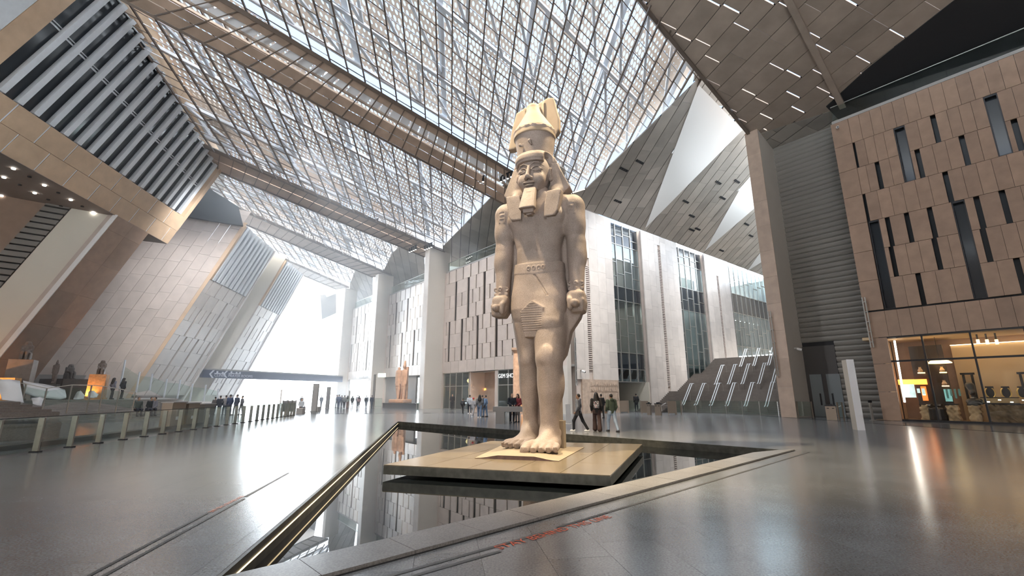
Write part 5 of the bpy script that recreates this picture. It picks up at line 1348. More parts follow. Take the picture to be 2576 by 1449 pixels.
# body: torso, arms, legs, feet as one surface
B = Field((-1.95, -2.3, 0.05), (1.95, 1.1, 9.0), 0.036)
B.loft([(5.5, .90, .56, 0, 0), (6.2, .80, .48, 0, 0), (6.75, .80, .50, 0, 0), (7.3, .95, .58, 0, 0), (7.8, 1.16, .64, 0, 0), (8.2, 1.2, .56, 0, 0), (8.52, 1.0, .44, 0, .02), (8.82, .5, .38, 0, .05)], 2.5, .05)
for s in (-1, 1):
    B.ell((.46 * s, -.42, 7.78), (.52, .26, .36), .16)                                    # chest
    B.cone((.98 * s, 0, 8.33), (1.2 * s, 0, 8.24), .34, .40, .18)                          # shoulder
    B.cone((1.27 * s, 0, 8.16), (1.33 * s, .02, 6.75), .41, .30, .10)                      # upper arm
    B.ell((1.30 * s, -.04, 7.5), (.36, .38, .55), .12)
    B.cone((1.33 * s, .0, 6.8), (1.33 * s, -.14, 5.15), .33, .245, .10)                    # forearm
    B.ell((1.36 * s, -.03, 6.35), (.33, .36, .5), .10)
    B.box((1.33 * s, -.22, 4.78), (.29, .34, .30), .16, .10)                               # hand
    for i in range(4):                                                                     # fingers curl round the baton
        y = -.47 + .15 * i
        B.cone((1.56 * s, y, 4.72), (1.52 * s, y, 4.42), .088, .085, .02)
        B.cone((1.52 * s, y, 4.42), (1.25 * s, y, 4.40), .088, .08, .02)
        B.cone((1.25 * s, y, 4.40), (1.13 * s, y, 4.55), .08, .075, .02)
    B.cone((1.12 * s, -.36, 4.95), (1.17 * s, -.60, 4.72), .10, .095, .04)                 # thumb, from the side of the palm
    B.cone((1.17 * s, -.60, 4.72), (1.19 * s, -.62, 4.46), .095, .08, .03)
    B.cone((1.36 * s, -.75, 4.60), (1.36 * s, .1, 4.60), .13, .13, .0)                     # baton end
    B.box((1.06 * s, .22, 6.3), (.30, .14, 1.55), .04, .06)                                # stone left between arm and body
    for j in range(3):                                                                     # bracelet rosettes
        a = -.9 + .9 * j
        x, y = 1.33 * s + .27 * math.sin(a), -.13 - .27 * math.cos(a)
        B.ell((x, y, 5.33), (.085, .05, .085), .0); B.ell((x * 1.0, y - .03, 5.33), (.05, .05, .05), .0, 's')
        B.ell((x, y, 5.16), (.07, .045, .06), .0)
    a = nrm((1.36 * s, -.36, 8.0))                                                         # cartouche on the upper arm
    B.box((1.27 * s, -.40, 7.98), (.15, .035, .24), .06, .01); B.box((1.27 * s, -.43, 7.98), (.11, .03, .20), .05, .0, 's')
    B.ell((1.23 * s, -.42, 8.07), (.05, .04, .04), .0); B.ell((1.31 * s, -.42, 8.05), (.035, .04, .06), .0); B.box((1.27 * s, -.41, 7.92), (.09, .035, .02), .01, .0)
    B.ell((.44 * s, -.70, 7.64), (.05, .04, .05), .0)
B.poly([(.7, 4.6), (1.5, 4.5), (1.42, 4.2), (1.1, 3.75), (.9, 3.0), (.6, 2.6)], -.30, .12, .08)
B.ell((0, -.56, 6.55), (.07, .12, .10), .05, 's')
B.ell((0, -.70, 7.0), (.05, .16, .45), .12, 's')
B.cone((0, .06, 8.3), (0, .0, 9.1), .44, .40, .12)                                          # neck
B.cone((-.46, .06, 4.1), (-.47, .12, 2.9), .53, .35, .10); B.cone((-.47, .12, 2.9), (-.46, .22, .75), .34, .235, .08)   # back leg
B.ell((-.47, .26, 2.15), (.34, .38, .75), .12); B.ell((-.47, -.18, 2.95), (.18, .09, .24), .14)
B.cone((.40, -.10, 4.2), (.46, -.62, 2.85), .66, .44, .12); B.cone((.46, -.62, 2.85), (.44, -.62, .8), .425, .285, .08) # striding leg
B.ell((.48, -.50, 2.1), (.43, .42, .8), .12); B.ell((.46, -.98, 2.95), (.20, .10, .26), .14)
B.box((.36, .22, 1.95), (.16, .62, 1.95), .05, .08)                                          # web of stone behind the striding leg
B.box((-.40, .55, 2.0), (.30, .30, 2.0), .05, .05)
def foot(cx, cy, yaw, z0, sgn):
    c, s_ = math.cos(yaw), math.sin(yaw)
    def T(x, y, z): return (cx + x * sgn * c - y * s_, cy + x * sgn * s_ + y * c, z0 + z)
    B.cone(T(0, .28, .22), T(0, -.10, .46), .26, .29, .10)
    B.cone(T(0, -.10, .50), T(-.02, -.85, .20), .29, .18, .14)
    B.cone(T(.12, -.1, .22), T(.24, -.95, .12), .25, .17, .10); B.cone(T(-.10, -.1, .22), T(-.26, -.95, .14), .25, .17, .10)
    tx = [-.39, -.13, .08, .27, .44]; tl = [-1.50, -1.54, -1.48, -1.38, -1.24]; tr = [.15, .10, .098, .095, .09]
    for i in range(5):
        B.cone(T(tx[i] * .85, -.82, .19), T(tx[i], tl[i] + .22, .18), tr[i] * 1.08, tr[i], .022)
        B.cone(T(tx[i], tl[i] + .22, .18), T(tx[i], tl[i], .12), tr[i], tr[i] * .95, .015)
        B.box(T(tx[i], tl[i] - .07, .19), (tr[i] * .62, .07, .03), .02, .01, 'u', rot_z(yaw))     # nail
    B.ell(T(.27, .05, .48), (.08, .1, .12), .06); B.ell(T(-.25, .02, .48), (.08, .1, .12), .06)
foot(.40, -.46, math.radians(2), .10, 1); foot(-.45, .30, math.radians(-4), .10, -1)
body = B.build('body', G, st, relax=1)
# kilt with belt and pleated apron
K = Field((-1.25, -1.30, 3.4), (1.35, .85, 6.3), 0.021)
K.loft([(3.9, .80, .40, 0, -.02), (4.25, .96, .56, 0, -.03), (4.55, 1.02, .62, 0, -.04), (5.0, 1.0, .62, 0, -.02), (5.6, .92, .58, 0, 0), (6.16, .87, .53, 0, 0)], 2.5, .03)
K.cone((.36, -.10, 4.7), (.42, -.36, 4.0), .64, .54, .14)
K.cone((-.44, .02, 4.7), (-.46, .05, 4.0), .55, .46, .1)
K.box((0, -.3, 3.1), (2, 2, .52), .0, .0, 's')
K.poly([(-.03, 4.74), (.36, 4.50), (.18, 3.55), (-.34, 3.55), (-.46, 4.40)], -.82, -.4, .07, 'u', .14)
def pleat(X, Y, Z):
    m = ((X < .30) & (X > -.42) & (Y < -.50) & (Z < 4.68 - np.abs(X + .03) * .75) & (Z > 3.72)).astype(np.float32)
    return m * (.014 * np.cos(Z * 2 * math.pi / .072))
K.put((-.6, -1.6, 3.5), (.6, -.4, 5.2), pleat, 0, 'add')
def belt(X, Y, Z):
    zc = 5.92 + .10 * (X / .9) ** 2
    m = np.clip((.20 - np.abs(Z - zc)) / .02, 0, 1)
    return (-.013 * m + 0 * X * Y).astype(np.float32)
K.put((-1.2, -1.0, 5.5), (1.2, .9, 6.3), belt, 0, 'add')
for x in (-.18, 0, .18, .34): K.ell((x - .05, -.565 + .04 * abs(x), 5.93), (.07, .05, .09), .0); K.ell((x - .05, -.60, 5.93), (.045, .05, .06), .0, 's')
def wrap(X, Y, Z):                                                                            # overlapping edge of the cloth
    e = X - (-.02 + (5.68 - Z) * .62); m = (np.abs(e) < .035) & (Z > 4.9) & (Z < 5.7) & (Y < -.2)
    return (m * .03).astype(np.float32)
K.put((-.6, -1.2, 4.8), (1.2, 0, 5.8), wrap, 0, 'add')
K.build('kilt', G, st, relax=1)
# head
Hd = Field((-.95, -1.15, 8.3), (.95, .75, 10.4), 0.018)
Hd.ell((0, -.02, 9.55), (.62, .62, .86), .05)
Hd.ell((0, -.20, 9.10), (.50, .46, .52), .12)
Hd.ell((0, -.46, 8.72), (.22, .17, .15), .10)
Hd.cone((0, .02, 8.3), (0, -.0, 9.1), .40, .38, .08)
for s in (-1, 1):
    Hd.ell((.30 * s, -.46, 9.10), (.20, .16, .22), .12)                                       # cheek
    Hd.ell((.27 * s, -.69, 9.455), (.19, .085, .085), .07, 's')                                 # socket
    Hd.ell((.265 * s, -.515, 9.435), (.175, .11, .072), .012)                                 # eye
    P_ = [(.09, -.655, 9.43), (.18, -.65, 9.505), (.29, -.625, 9.52), (.40, -.55, 9.475), (.47, -.48, 9.42)]
    for a, b in zip(P_, P_[1:]): Hd.cone((a[0] * s, a[1], a[2]), (b[0] * s, b[1], b[2]), .020, .020, .015)
    P_ = [(.09, -.655, 9.42), (.18, -.64, 9.365), (.29, -.61, 9.355), (.40, -.55, 9.40)]
    for a, b in zip(P_, P_[1:]): Hd.cone((a[0] * s, a[1], a[2]), (b[0] * s, b[1], b[2]), .016, .016, .015)
    P_ = [(.07, -.67, 9.60), (.20, -.675, 9.665), (.34, -.615, 9.665), (.50, -.46, 9.56)]
    for a, b in zip(P_, P_[1:]): Hd.cone((a[0] * s, a[1], a[2]), (b[0] * s, b[1], b[2]), .022, .018, .03)
    Hd.ell((.095 * s, -.70, 9.07), (.068, .09, .062), .04)                                    # nostril wing
    Hd.ell((.055 * s, -.775, 9.0), (.03, .04, .03), .01, 's')
    Hd.ell((.63 * s, -.10, 9.36), (.085, .15, .27), .03, 'u', rot_z(.35 * s)); Hd.ell((.69 * s, -.15, 9.38), (.05, .085, .18), .02, 's')
    Hd.ell((.64 * s, -.13, 9.15), (.06, .07, .07), .02)
    Hd.ell((.10 * s, -.685, 8.905), (.13, .07, .036), .02)                                    # upper lip
Hd.cone((0, -.64, 9.55), (0, -.79, 9.12), .06, .088, .06)                                     # nose, its tip broken
Hd.ell((.05, -.90, 9.06), (.08, .06, .07), .03, 's')
Hd.ell((0, -.665, 8.81), (.18, .075, .045), .02)
Hd.cone((-.22, -.60, 8.865), (.22, -.60, 8.865), .012, .012, .01, 's'); Hd.cone((-.15, -.74, 8.86), (.15, -.74, 8.86), .013, .013, .01, 's')
head = Hd.build('head', G, st); head.location = (-.11, 0, .13); head.rotation_euler.z = math.radians(-4)
# headcloth: brow band, flaring wings, lappets
N = Field((-1.35, -1.1, 7.45), (1.35, .8, 10.45), 0.026)
N.loft([(9.88, .665, .685, -.11, -.04), (10.0, .715, .735, -.11, -.04), (10.12, .735, .755, -.11, -.02), (10.22, .715, .73, -.11, 0), (10.30, .66, .67, -.11, .02), (10.35, .58, .6, -.11, .04)], 2.2, .03)
for s in (-1, 1):
    N.poly([(.58 * s - .1, 10.25), (.74 * s - .1, 10.22), (1.02 * s - .08, 9.5), (1.26 * s - .06, 8.94), (1.02 * s - .06, 8.74), (.72 * s - .06, 8.58), (.50 * s - .06, 8.62), (.56 * s - .08, 9.2), (.62 * s - .1, 9.75)], -.12, .42, .06, 'u', -.03)
    N.cone((.66 * s - .1, .05, 9.9), (.84 * s - .06, -.02, 8.86), .14, .22, .12)
    N.poly([(.50 * s, 8.62), (1.02 * s, 8.62), (.95 * s, 8.2), (.88 * s, 7.82), (.78 * s, 7.66), (.40 * s, 7.64), (.42 * s, 8.2)], -.74, -.42, .03, 'u', -.10)
    N.cone((.70 * s - .04, -.12, 8.80), (.74 * s, -.45, 8.45), .22, .20, .12)
def bandline(X, Y, Z): return ((np.abs(Z - 9.95 - .0 * X) < .016) * .02 * (Y < .2)).astype(np.float32)
N.put((-.9, -.9, 9.6), (.9, .3, 9.95), bandline, 0, 'add')
N.ell((.54, -.42, 10.02), (.20, .24, .30), .05, 's')                                             # broken patch over the temple
N.build('headcloth', G, st, relax=1)
# ceremonial beard
Bd = Field((-.6, -1.35, 7.6), (.5, -.3, 8.8), 0.022)
Bd.loft([(7.93, .285, .17, -.13, -.96), (8.3, .25, .15, -.12, -.84), (8.86, .21, .12, -.11, -.62)], 5, .01)
Bd.box((-.11, -.70, 8.2), (.10, .16, .45), .03, .02); Bd.box((-.11, -.84, 7.88), (.19, .12, .08), .02, .01)
Bd.build('beard', G, st)
# crown: flared red crown below, white crown within, broken tall back piece
C = Field((-1.2, -1.1, 10.0), (1.2, 1.0, 12.75), 0.030)
C.loft([(10.10, .64, .64, 0, .06), (10.5, .67, .67, 0, .05), (10.9, .72, .72, 0, .04), (11.32, .82, .80, 0, .02)], 2.1, .0)
C.ell((.0, .03, 11.42), (.79, .76, .12), .0, 's')
def rim(X, Y, Z): return (((Z > 11.18) * (.006 * np.sin(X * 21) + .005 * np.sin(Y * 27 + 1)) + 0 * X)).astype(np.float32)
C.put((-1, -1, 11.1), (1, 1, 11.4), rim, 0, 'add')
C.cone((-.35, -.66, 10.58), (-.25, -.70, 10.50), .07, .03, .03); C.cone((.02, -.72, 10.66), (.08, -.70, 10.52), .07, .03, .03)
C.cone((-.5, -.62, 10.40), (.3, -.74, 10.48), .025, .02, .02, 's')
o = C.build('red_crown', G, st, relax=1); o.location.x = -.12
Wc = Field((-1.3, -1.0, 10.7), (1.2, 1.0, 12.95), 0.030)
Wc.loft([(11.05, .78, .76, 0, .0), (11.34, .79, .77, 0, .02), (11.5, .71, .69, 0, .03), (11.8, .54, .55, -.02, .06), (12.2, .33, .37, -.05, .10), (12.5, .24, .29, -.06, .12)], 2.1, .0)
Wc.ell((-.07, .13, 12.50), (.27, .31, .20), .06)
o = Wc.build('white_crown', M['restored'], st, relax=1, label='smooth pale restored crown core'); o.location.x = -.12
Bk = Field((-1.3, -.2, 10.7), (1.2, 1.0, 12.95), 0.034)
Bk.poly([(-1.12, 10.95), (-.72, 10.98), (-.5, 11.6), (.6, 11.5), (.76, 11.22), (.92, 11.42), (.94, 11.9), (.84, 12.3), (.74, 12.82), (.5, 12.88), (.12, 12.72), (-.4, 12.66), (-.78, 12.50), (-.95, 11.9)], .12, .42, .0)
Bk.cone((-.38, .1, 11.5), (-.42, .1, 12.6), .05, .04, .03); Bk.cone((.30, .1, 11.5), (.36, .1, 12.65), .05, .04, .03)
o = Bk.build('crown_back', M['restored'], st, relax=1, label='broken pale restored back of the crown'); o.location.x = -.12
# back pillar, low block beside the heel
mb = MB(); mb.box(-.15, .78, 3.6, .74, .40, 7.0); mb.build('back_pillar', G, st)
mb = MB(); mb.box(.66, -.10, .50, .24, .30, .86); mb.build('support_block', M['plinth'], st, label='small pale restored block beside the heel')
# plinth: thin plaster skirt, bulging over the dark original stone
PLc = [at_z(1194, 1153, PLAT_Z), at_z(1406, 1161, PLAT_Z), at_z(1470, 1126, PLAT_Z), at_z(1262, 1121, PLAT_Z)]
inv = Matrix.Translation(st.location) @ Matrix.Rotation(math.radians(-20), 4, 'Z'); inv = inv.inverted()
loc = [np.array(inv @ Vector(p)) for p in PLc]
n = 14; V_, F_ = [], []
for j in range(n + 1):
    for i in range(n + 1):
        u, v = i / n, j / n
        p = (loc[0] * (1 - u) + loc[1] * u) * (1 - v) + (loc[3] * (1 - u) + loc[2] * u) * v
        e = min(1.0, (math.sin(math.pi * u) * 1.35) ** 2)
        z = PLAT_Z + .012 + .085 * min(1, e) * min(1, (1 - v) * 3)
        V_.append((p[0], p[1], z))
for j in range(n):
    for i in range(n): a = j * (n + 1) + i; F_.append((a, a + 1, a + n + 2, a + n + 1))
mesh_obj('plinth_top', V_, F_, M['plinth'], st, smooth=True, label='pale smooth plaster skirt round the feet')
V2 = []; F2 = []
ring = [j for j in range(n + 1)] + [(k + 1) * (n + 1) + n for k in range(n)] + [n * (n + 1) + n - 1 - k for k in range(n)] + [(n - 1 - k) * (n + 1) for k in range(n - 1)]
for r in ring: V2 += [(V_[r][0], V_[r][1], V_[r][2] - .006), (V_[r][0], V_[r][1], PLAT_Z)]
L_ = len(ring)
for i in range(L_): k = (i + 1) % L_; F2.append((2 * i, 2 * i + 1, 2 * k + 1, 2 * k))
mesh_obj('plinth_edge', V2, F2, mat('dark_red_granite_edge', (.13, .075, .065), .6, noise=.4, nscale=8), st, label='dark reddish stone edge under the skirt')
# ---------------------------------------------------------------- glass railing along the left of the hall
RP0, RD = np.array([-14.85, 15.4, 0.0]), LDIR
def on_rail(x):
    r = ray(x, 992); n = np.array([RD[1], -RD[0], 0]); t = np.dot(RP0, n) / np.dot(r, n); return float(np.dot(r * t - RP0, RD))
rail_x = [18, 122, 203, 271, 330, 381, 425, 464, 500, 530, 557, 580, 601, 620, 638, 654, 668, 681, 693, 704, 714, 723, 731, 738, 744]
POST = M['bronze']
def railing(xs, label, mullion=True):
    ts = [on_rail(x) for x in xs]; p0 = RP0 + RD * ts[0]
    root = empty('glass_railing', p0, label=label, cat='railing'); g = Group(root)
    sd = np.cross(RD, EZ)
    for i, t in enumerate(ts):
        p = RP0 + RD * t
        mb = MB(); mb.obox(p - RD * .03 - sd * .09, RD * .06, sd * .16, EZ * 1.02); g(mb, 'post', POST)
        mb = MB(); mb.obox(p - RD * .08 - sd * .13, RD * .16, sd * .26, EZ * .035); g(mb, 'foot_plate', M['blackmetal'])
        mb = MB()
        for z in (.16, .94): mb.obox(p - RD * .09 + sd * .06, RD * .18, sd * .035, EZ * .035)
        g(mb, 'clamp', M['blackmetal'])
    for a, b in zip(ts, ts[1:]):
        mb = MB(); mb.obox(RP0 + RD * (a + .05) + sd * .07 + EZ * .05, RD * (b - a - .10), sd * .016, EZ * 1.0); g(mb, 'glass_pane', M['green'])
    mb = MB(); mb.obox(RP0 + RD * ts[0] + sd * .06 + EZ * 1.05, RD * (ts[-1] - ts[0]), sd * .03, EZ * .02); g(mb, 'glass_edge', M['blackmetal'])
    return root
railing([-140, -60] + rail_x[:13], 'near glass railing with bronze posts along the left of the polished floor')
railing(rail_x[12:], 'far glass railing with slim posts against the bright opening')
# dark kerb and inner hall behind the railing
mb = MB(); mb.obox(RP0 - RD * 6 - np.cross(RD, EZ) * 1.6, RD * 18, np.cross(RD, EZ) * .5, EZ * .16); mb.build('kerb_left', mat('dark_kerb', (.06, .055, .05), .5), kind='structure')
# bronze kiosks behind the railing
def kiosk(x0, x1, y0, y1, t_off, label, m=BRZ):
    n = np.array([RD[1], -RD[0], 0]); c = RP0 - np.cross(RD, EZ) * t_off
    p, q = at_plane(x0, y1, c, n), at_plane(x1, y1, c, n); top = at_plane(x0, y0, c, n)[2]; p[2] = q[2] = 0
    root = empty('ticket_kiosk', (p + q) / 2, label=label, cat='kiosk'); g = Group(root); d = nrm(q - p); sd = np.cross(EZ, d)
    mb = MB(); mb.obox(p, q - p, sd * .5, EZ * top); g(mb, 'casing', m)
    mb = MB(); mb.obox(p - d * .05 + EZ * top - sd * .05, q - p + d * .1, sd * .6, EZ * .05); g(mb, 'top_plate', M['concrete'])
    mb = MB(); mb.obox(p + (q - p) * .35 - sd * .02 + EZ * (top * .35), (q - p) * .2, sd * .03, EZ * .16); g(mb, 'white_notice', M['white']); return root
kiosk(424, 458, 1014, 1085, 1.2, 'brown kiosk behind the railing under a white counter top')
kiosk(466, 494, 1016, 1080, 1.2, 'brown kiosk behind the railing, second from the left')
kiosk(508, 534, 1018, 1073, 1.3, 'grey green kiosk behind the railing, third from the left', M['concrete_dark'])
root = empty('counter_top', at_z(466, 1012, 1.1), label='long white counter top on the brown kiosk behind the railing', cat='counter')
p, q = at_z(434, 1014, 1.12), at_z(497, 1013, 1.12); g = Group(root); mb = MB(); mb.bar(p, q, .5, .09); g(mb, 'white_slab', M['white'])
for e in (p, q): mb = MB(); mb.bar(np.array([e[0], e[1], 0]), e - EZ * .04, .1); g(mb, 'leg', M['steel'])
# ---------------------------------------------------------------- stone bench-counter behind the statue, seats by the opening
p = at_z(1246, 1066); root = empty('stone_bench', p, math.radians(-4), label='grey stone bench slab on block legs at the far pool edge', cat='bench')
h = 1.0
mb = MB(); mb.box(1.35, .3, h - .15, 3.0, .62, .30); mb.build('slab', M['concrete'], root)
for x in (.28, 2.45): mb = MB(); mb.box(x, .3, (h - .3) / 2, .55, .5, h - .3); mb.build('leg', M['concrete'], root)
for k, (x0, x1, y) in enumerate(((744, 760, 1041), (782, 800, 1036))):
    p, q = at_z(x0, y), at_z(x1, y); root = empty('block_seat', (p + q) / 2, label=['pale block seat with a man sitting on it before the bright opening', 'pale empty block seat right of the seated man'][k], cat='seat'); g = Group(root)
    d = nrm(q - p); mb = MB(); mb.obox(p, q - p, np.cross(EZ, d) * .6, EZ * .46); g(mb, 'block', M['concrete']); mb = MB(); mb.obox(p - d * .02 + EZ * .46, q - p + d * .04, np.cross(EZ, d) * .62, EZ * .05); g(mb, 'seat_slab', M['stone_pale'])
for k, (x0, x1, y0, y1) in enumerate(((783, 796, 965, 1036), (819, 827, 973, 1028), (703, 707, 980, 1024), (592, 599, 978, 1012), (875, 878, 982, 1024))):
    p = at_z((x0 + x1) / 2, y1); n = np.array([0, 1.0, 0]); a, b = at_plane(x0, y1, p, n), at_plane(x1, y1, p, n); top = at_plane(x0, y0, p, n)[2]
    lab = ['tall grey pylon sign just right of the seated man by the opening', 'narrow grey pylon sign left of the pale corner column', 'pale thin banner stand in the bright opening', 'grey pylon sign behind the railing at the lit gable', 'slim grey pylon among the silhouetted visitors'][k]
    root = empty('pylon_sign', p, label=lab, cat='sign'); w = b[0] - a[0]
    mb = MB(); mb.box(0, 0, top / 2, w, .3, top); mb.build('pylon_body', M['concrete'] if k != 2 else M['stone_pale'], root); mb = MB(); mb.box(0, 0, .03, w * 1.3, .5, .06); mb.build('foot_plate', M['steel'], root)
for k, (x0, x1) in enumerate(((709, 720), (722, 732), (733, 742))):
    p, q = at_z(x0, 1041), at_z(x1, 1039); root = empty('barrier_panel', p, label=['left', 'middle', 'right'][k] + ' of three small grey barrier panels left of the seated man', cat='barrier'); g = Group(root)
    mb = MB(); mb.bar(p + EZ * .65, q + EZ * .65, .05, 1.0); g(mb, 'panel', M['concrete'])
    for e in (p, q): mb = MB(); mb.bar(e, e + EZ * 1.2, .08); g(mb, 'post', M['concrete_dark'])
# white glass screens at the foot of the fins
for k, (x0, x1, y) in enumerate(((942, 960, 1026), (836, 846, 1022), (1048, 1058, 1028))):
    p, q = at_z(x0, y), at_z(x1, y); root = empty('glass_screen', p, label=['bright glass screen left of the black plinth', 'glass screen at the pale corner column', 'glass screen right of the black plinth'][k], cat='screen'); g = Group(root)
    mb = MB(); mb.bar(p + EZ * .62, q + EZ * .62, .03, 1.15); g(mb, 'glass_pane', M['green']); mb = MB(); mb.bar(p + EZ * 1.2, q + EZ * 1.2, .05); g(mb, 'top_rail', M['steel'])
    for e in (p, q): mb = MB(); mb.bar(e, e + EZ * 1.2, .05); g(mb, 'post', M['steel'])
# lit door and little green-white sign beside the second fin
root = empty('lit_doorway_sign', at_z(938, 1026), label='bright doorway frame and exit sign beside the dark grey fin', cat='sign'); g = Group(root); p = at_z(938, 1026)
mb = MB(); mb.bar(p, p + EZ * 4.3, .25); g(mb, 'frame_post', M['concrete_dark']); q = p + EB * .8 * 0 + np.array([.9, 0, 4.2]); mb = MB(); mb.box(*q, 1.0, .12, .5); g(mb, 'exit_sign', mat('lit_sign', (.9, 1, .9), .5, emit=(.8, 1, .85), estr=2)); mb = MB(); mb.bar(p + EZ * 4.3, q + EZ * .1, .08); g(mb, 'bracket', M['steel'])
# dark blue directory beam across the far end
bl, br = at_a(514, 950, 71.2), at_a(862, 954, 84)
zt_, zb_ = 6.1, 4.35
beam = empty('sign_beam', (bl + br) / 2, label='long dark blue sign beam spanning the bright opening', cat='sign'); g = Group(beam)
BP = Plane(np.array([bl[0], bl[1], 0]), nrm(np.array([br[0] - bl[0], br[1] - bl[1], 0])), EZ); BP.n = -np.cross(BP.u, EZ) * (1 if np.dot(-np.cross(BP.u, EZ), EA) < 0 else -1); LB = np.linalg.norm((br - bl)[:2])
z0, z1 = BP.px(560, 951)[1], BP.px(560, 932)[1]
mb = MB(); BP.slab(mb, rect(-.3, LB, z0, z1), -.5, 0); g(mb, 'beam_body', mat('navy_sign_panel', (.030, .045, .11), .5))
mb = MB(); BP.slab(mb, rect(-.3, LB, z1, z1 + .18), -.6, .05); g(mb, 'top_edge', M['concrete'])
wl = mat('pale_sign_letters', (.75, .78, .85), .5)
for x in (531, 566):
    c = BP.px(x, 941); s = .55; mb = MB()
    for sg in (1, -1): BP.slab(mb, [np.array(t) for t in ((c[0] - s * .5, c[1]), (c[0] + s * .3, c[1] + sg * s * .9), (c[0] + s * .75, c[1] + sg * s * .9), (c[0] - s * .05, c[1]))], 0, .02)
    g(mb, 'arrow', wl)
side = BP.u
lettering('CLINIC', .52, BP.pt(*BP.px(538, 947), .03), BP.n, side, wl, 'letter_row', None, beam)
lettering('PRAYER ROOMS', .52, BP.pt(*BP.px(573, 948), .03), BP.n, side, wl, 'letter_row', None, beam)
for x0, n_ in ((539, 6), (575, 7)):
    mb = MB(); c = BP.px(x0, 940)
    for k in range(n_): BP.slab(mb, rect(c[0] + k * .26, c[0] + k * .26 + .24, c[1], c[1] + (.09, .34, .12, .09, .28, .1, .3)[k % 7]), 0, .02)
    g(mb, 'script_row', wl)
# ---------------------------------------------------------------- floor lettering and lines by the pool
RED = mat('orange_red_floor_print', (.75, .13, .05), .5)
pa, pb = at_z(1257, 1383, .004), at_z(1540, 1301, .004); d = nrm(pb - pa)
ln = np.linalg.norm(pb - pa)
cu = lettering('STAY BEHIND THIS LINE', .205, pa + EZ * .002, EZ, d, RED, 'floor_lettering', 'orange red STAY BEHIND THIS LINE lettering on the floor before the pool', None, 'lettering', .0005, fit=ln)
GL = mat('grey_floor_tape', (.085, .083, .08), .5)
def tape(pts, w, label):
    p, q = at_z(*pts[0], .002), at_z(*pts[1], .002); d = nrm(q - p); s_ = np.cross(EZ, d)
    root = empty('floor_line', p, label=label, cat='line'); mb = MB(); mb.obox(p - s_ * w / 2, q - p, s_ * w, EZ * .003); Group(root)(mb, 'tape', GL)
z3 = lambda x, y: (900 + x * .4464, 1040 + y * .4464)
tape((z3(150, 925), z3(1095, 660)), .055, 'dark grey floor line between the pool coping and the red lettering')
tape((z3(1125, 643), z3(2545, 218)), .055, 'long dark grey floor line running right beside the pool coping')
tape((z3(285, 925), z3(803, 777)), .055, 'short dark grey floor line ending at the start of the red lettering')
z4 = lambda x, y: (x * .3882, 1040 + y * .3882)
tape((z4(560, 1060), z4(1340, 648)), .05, 'dark grey floor line left of the pool, outer of the pair')
tape((z4(660, 1060), z4(1580, 552)), .05, 'dark grey floor line left of the pool, inner of the pair')
tape((z4(1590, 540), z4(1870, 385)), .05, 'thin grey floor line continuing towards the bright opening')
pa, pb = at_z(*z4(1560, 535), .004), at_z(*z4(1345, 640), .004); d = nrm(pb - pa); ln = np.linalg.norm(pb - pa)
cu = lettering('STAY BEHIND THIS LINE', .2, pa + EZ * .002, EZ, d, mat('faded_red_print', (.55, .22, .15), .5), 'floor_lettering', 'faded red STAY BEHIND THIS LINE lettering on the floor left of the pool', None, 'lettering', .0005, fit=ln)
# ---------------------------------------------------------------- smaller statues
SAND = mat('orange_sandstone', (.52, .34, .235), .7, noise=.25, nscale=2.5, bump=.3, bscale=8)
p = at_z(1004, 1027); root = empty('black_plinth', p, math.radians(-38.9), label='low wide dark plinth under the paired orange statues', cat='plinth')
pl_, pr_ = at_z(962, 1026), at_z(1046, 1028); root.location = (*((pl_ + pr_) / 2)[:2], 0)
root.rotation_euler.z = math.atan2((pr_ - pl_)[1], (pr_ - pl_)[0]); wid = np.linalg.norm(pr_ - pl_)
mb = MB(); mb.box(0, 1.4, .29, wid, 2.8, .58); mb.build('plinth_block', mat('dark_slate_plinth', (.09, .09, .095), .5), root); mb = MB(); mb.box(0, 1.4, .60, wid + .08, 2.9, .05); mb.build('plinth_cap', mat('slate_cap', (.12, .12, .125), .5), root)
c = at_a(1006, 1017, 0) if False else at_z(1006, 1017, .9); c2 = (pl_ + pr_) / 2
Fp = Field((-1.6, -1.2, 0), (1.6, 1.1, 6.2), .06)
Fp.box((0, .0, .25), (1.5, .9, .25), .08, .05)
def standing(F_, cx, top, headless=False, k=1.0):
    for s in (-1, 1):
        F_.cone((cx + s * .17, .05 - .18 * s, .3), (cx + s * .18, 0, 2.0), .17, .24, .08); F_.cone((cx + s * .18, 0, 2.0), (cx + s * .16, 0, 2.9), .24, .30, .12)
        F_.cone((cx + s * .17, -.55 - .18 * s, .32), (cx + s * .17, .0 - .18 * s, .40), .14, .18, .06)
        F_.cone((cx + s * .47, 0, 4.35), (cx + s * .50, 0, 3.5), .16, .14, .06); F_.cone((cx + s * .50, 0, 3.5), (cx + s * .48, -.06, 2.75), .14, .12, .06); F_.ell((cx + s * .48, -.08, 2.65), (.13, .15, .17), .05)
    F_.loft([(2.3, .44, .36, cx, 0), (3.0, .40, .30, cx, 0), (3.5, .36, .27, cx, 0), (4.2, .50, .30, cx, 0), (4.55, .40, .24, cx, 0)], 2.3, .08)
    if not headless: F_.cone((cx, 0, 4.4), (cx, 0, 4.9), .16, .15, .06); F_.ell((cx, -.05, 5.0), (.24, .26, .32), .05); F_.cone((cx, .02, 5.2), (cx, .06, top), .22, .12, .06)
    else: F_.ell((cx, 0, 4.75), (.22, .2, .22), .1)
standing(Fp, -.55, 5.4, True); standing(Fp, .60, 5.75); Fp.box((-.55, .42, 2.0), (.34, .16, 2.0), .08, .05); Fp.box((.60, .42, 2.4), (.34, .16, 2.6), .08, .05)
_f = nrm(np.cross(EZ, pr_ - pl_)); _c = at_plane(1007, 1000, c2 + _f * 1.3, _f)
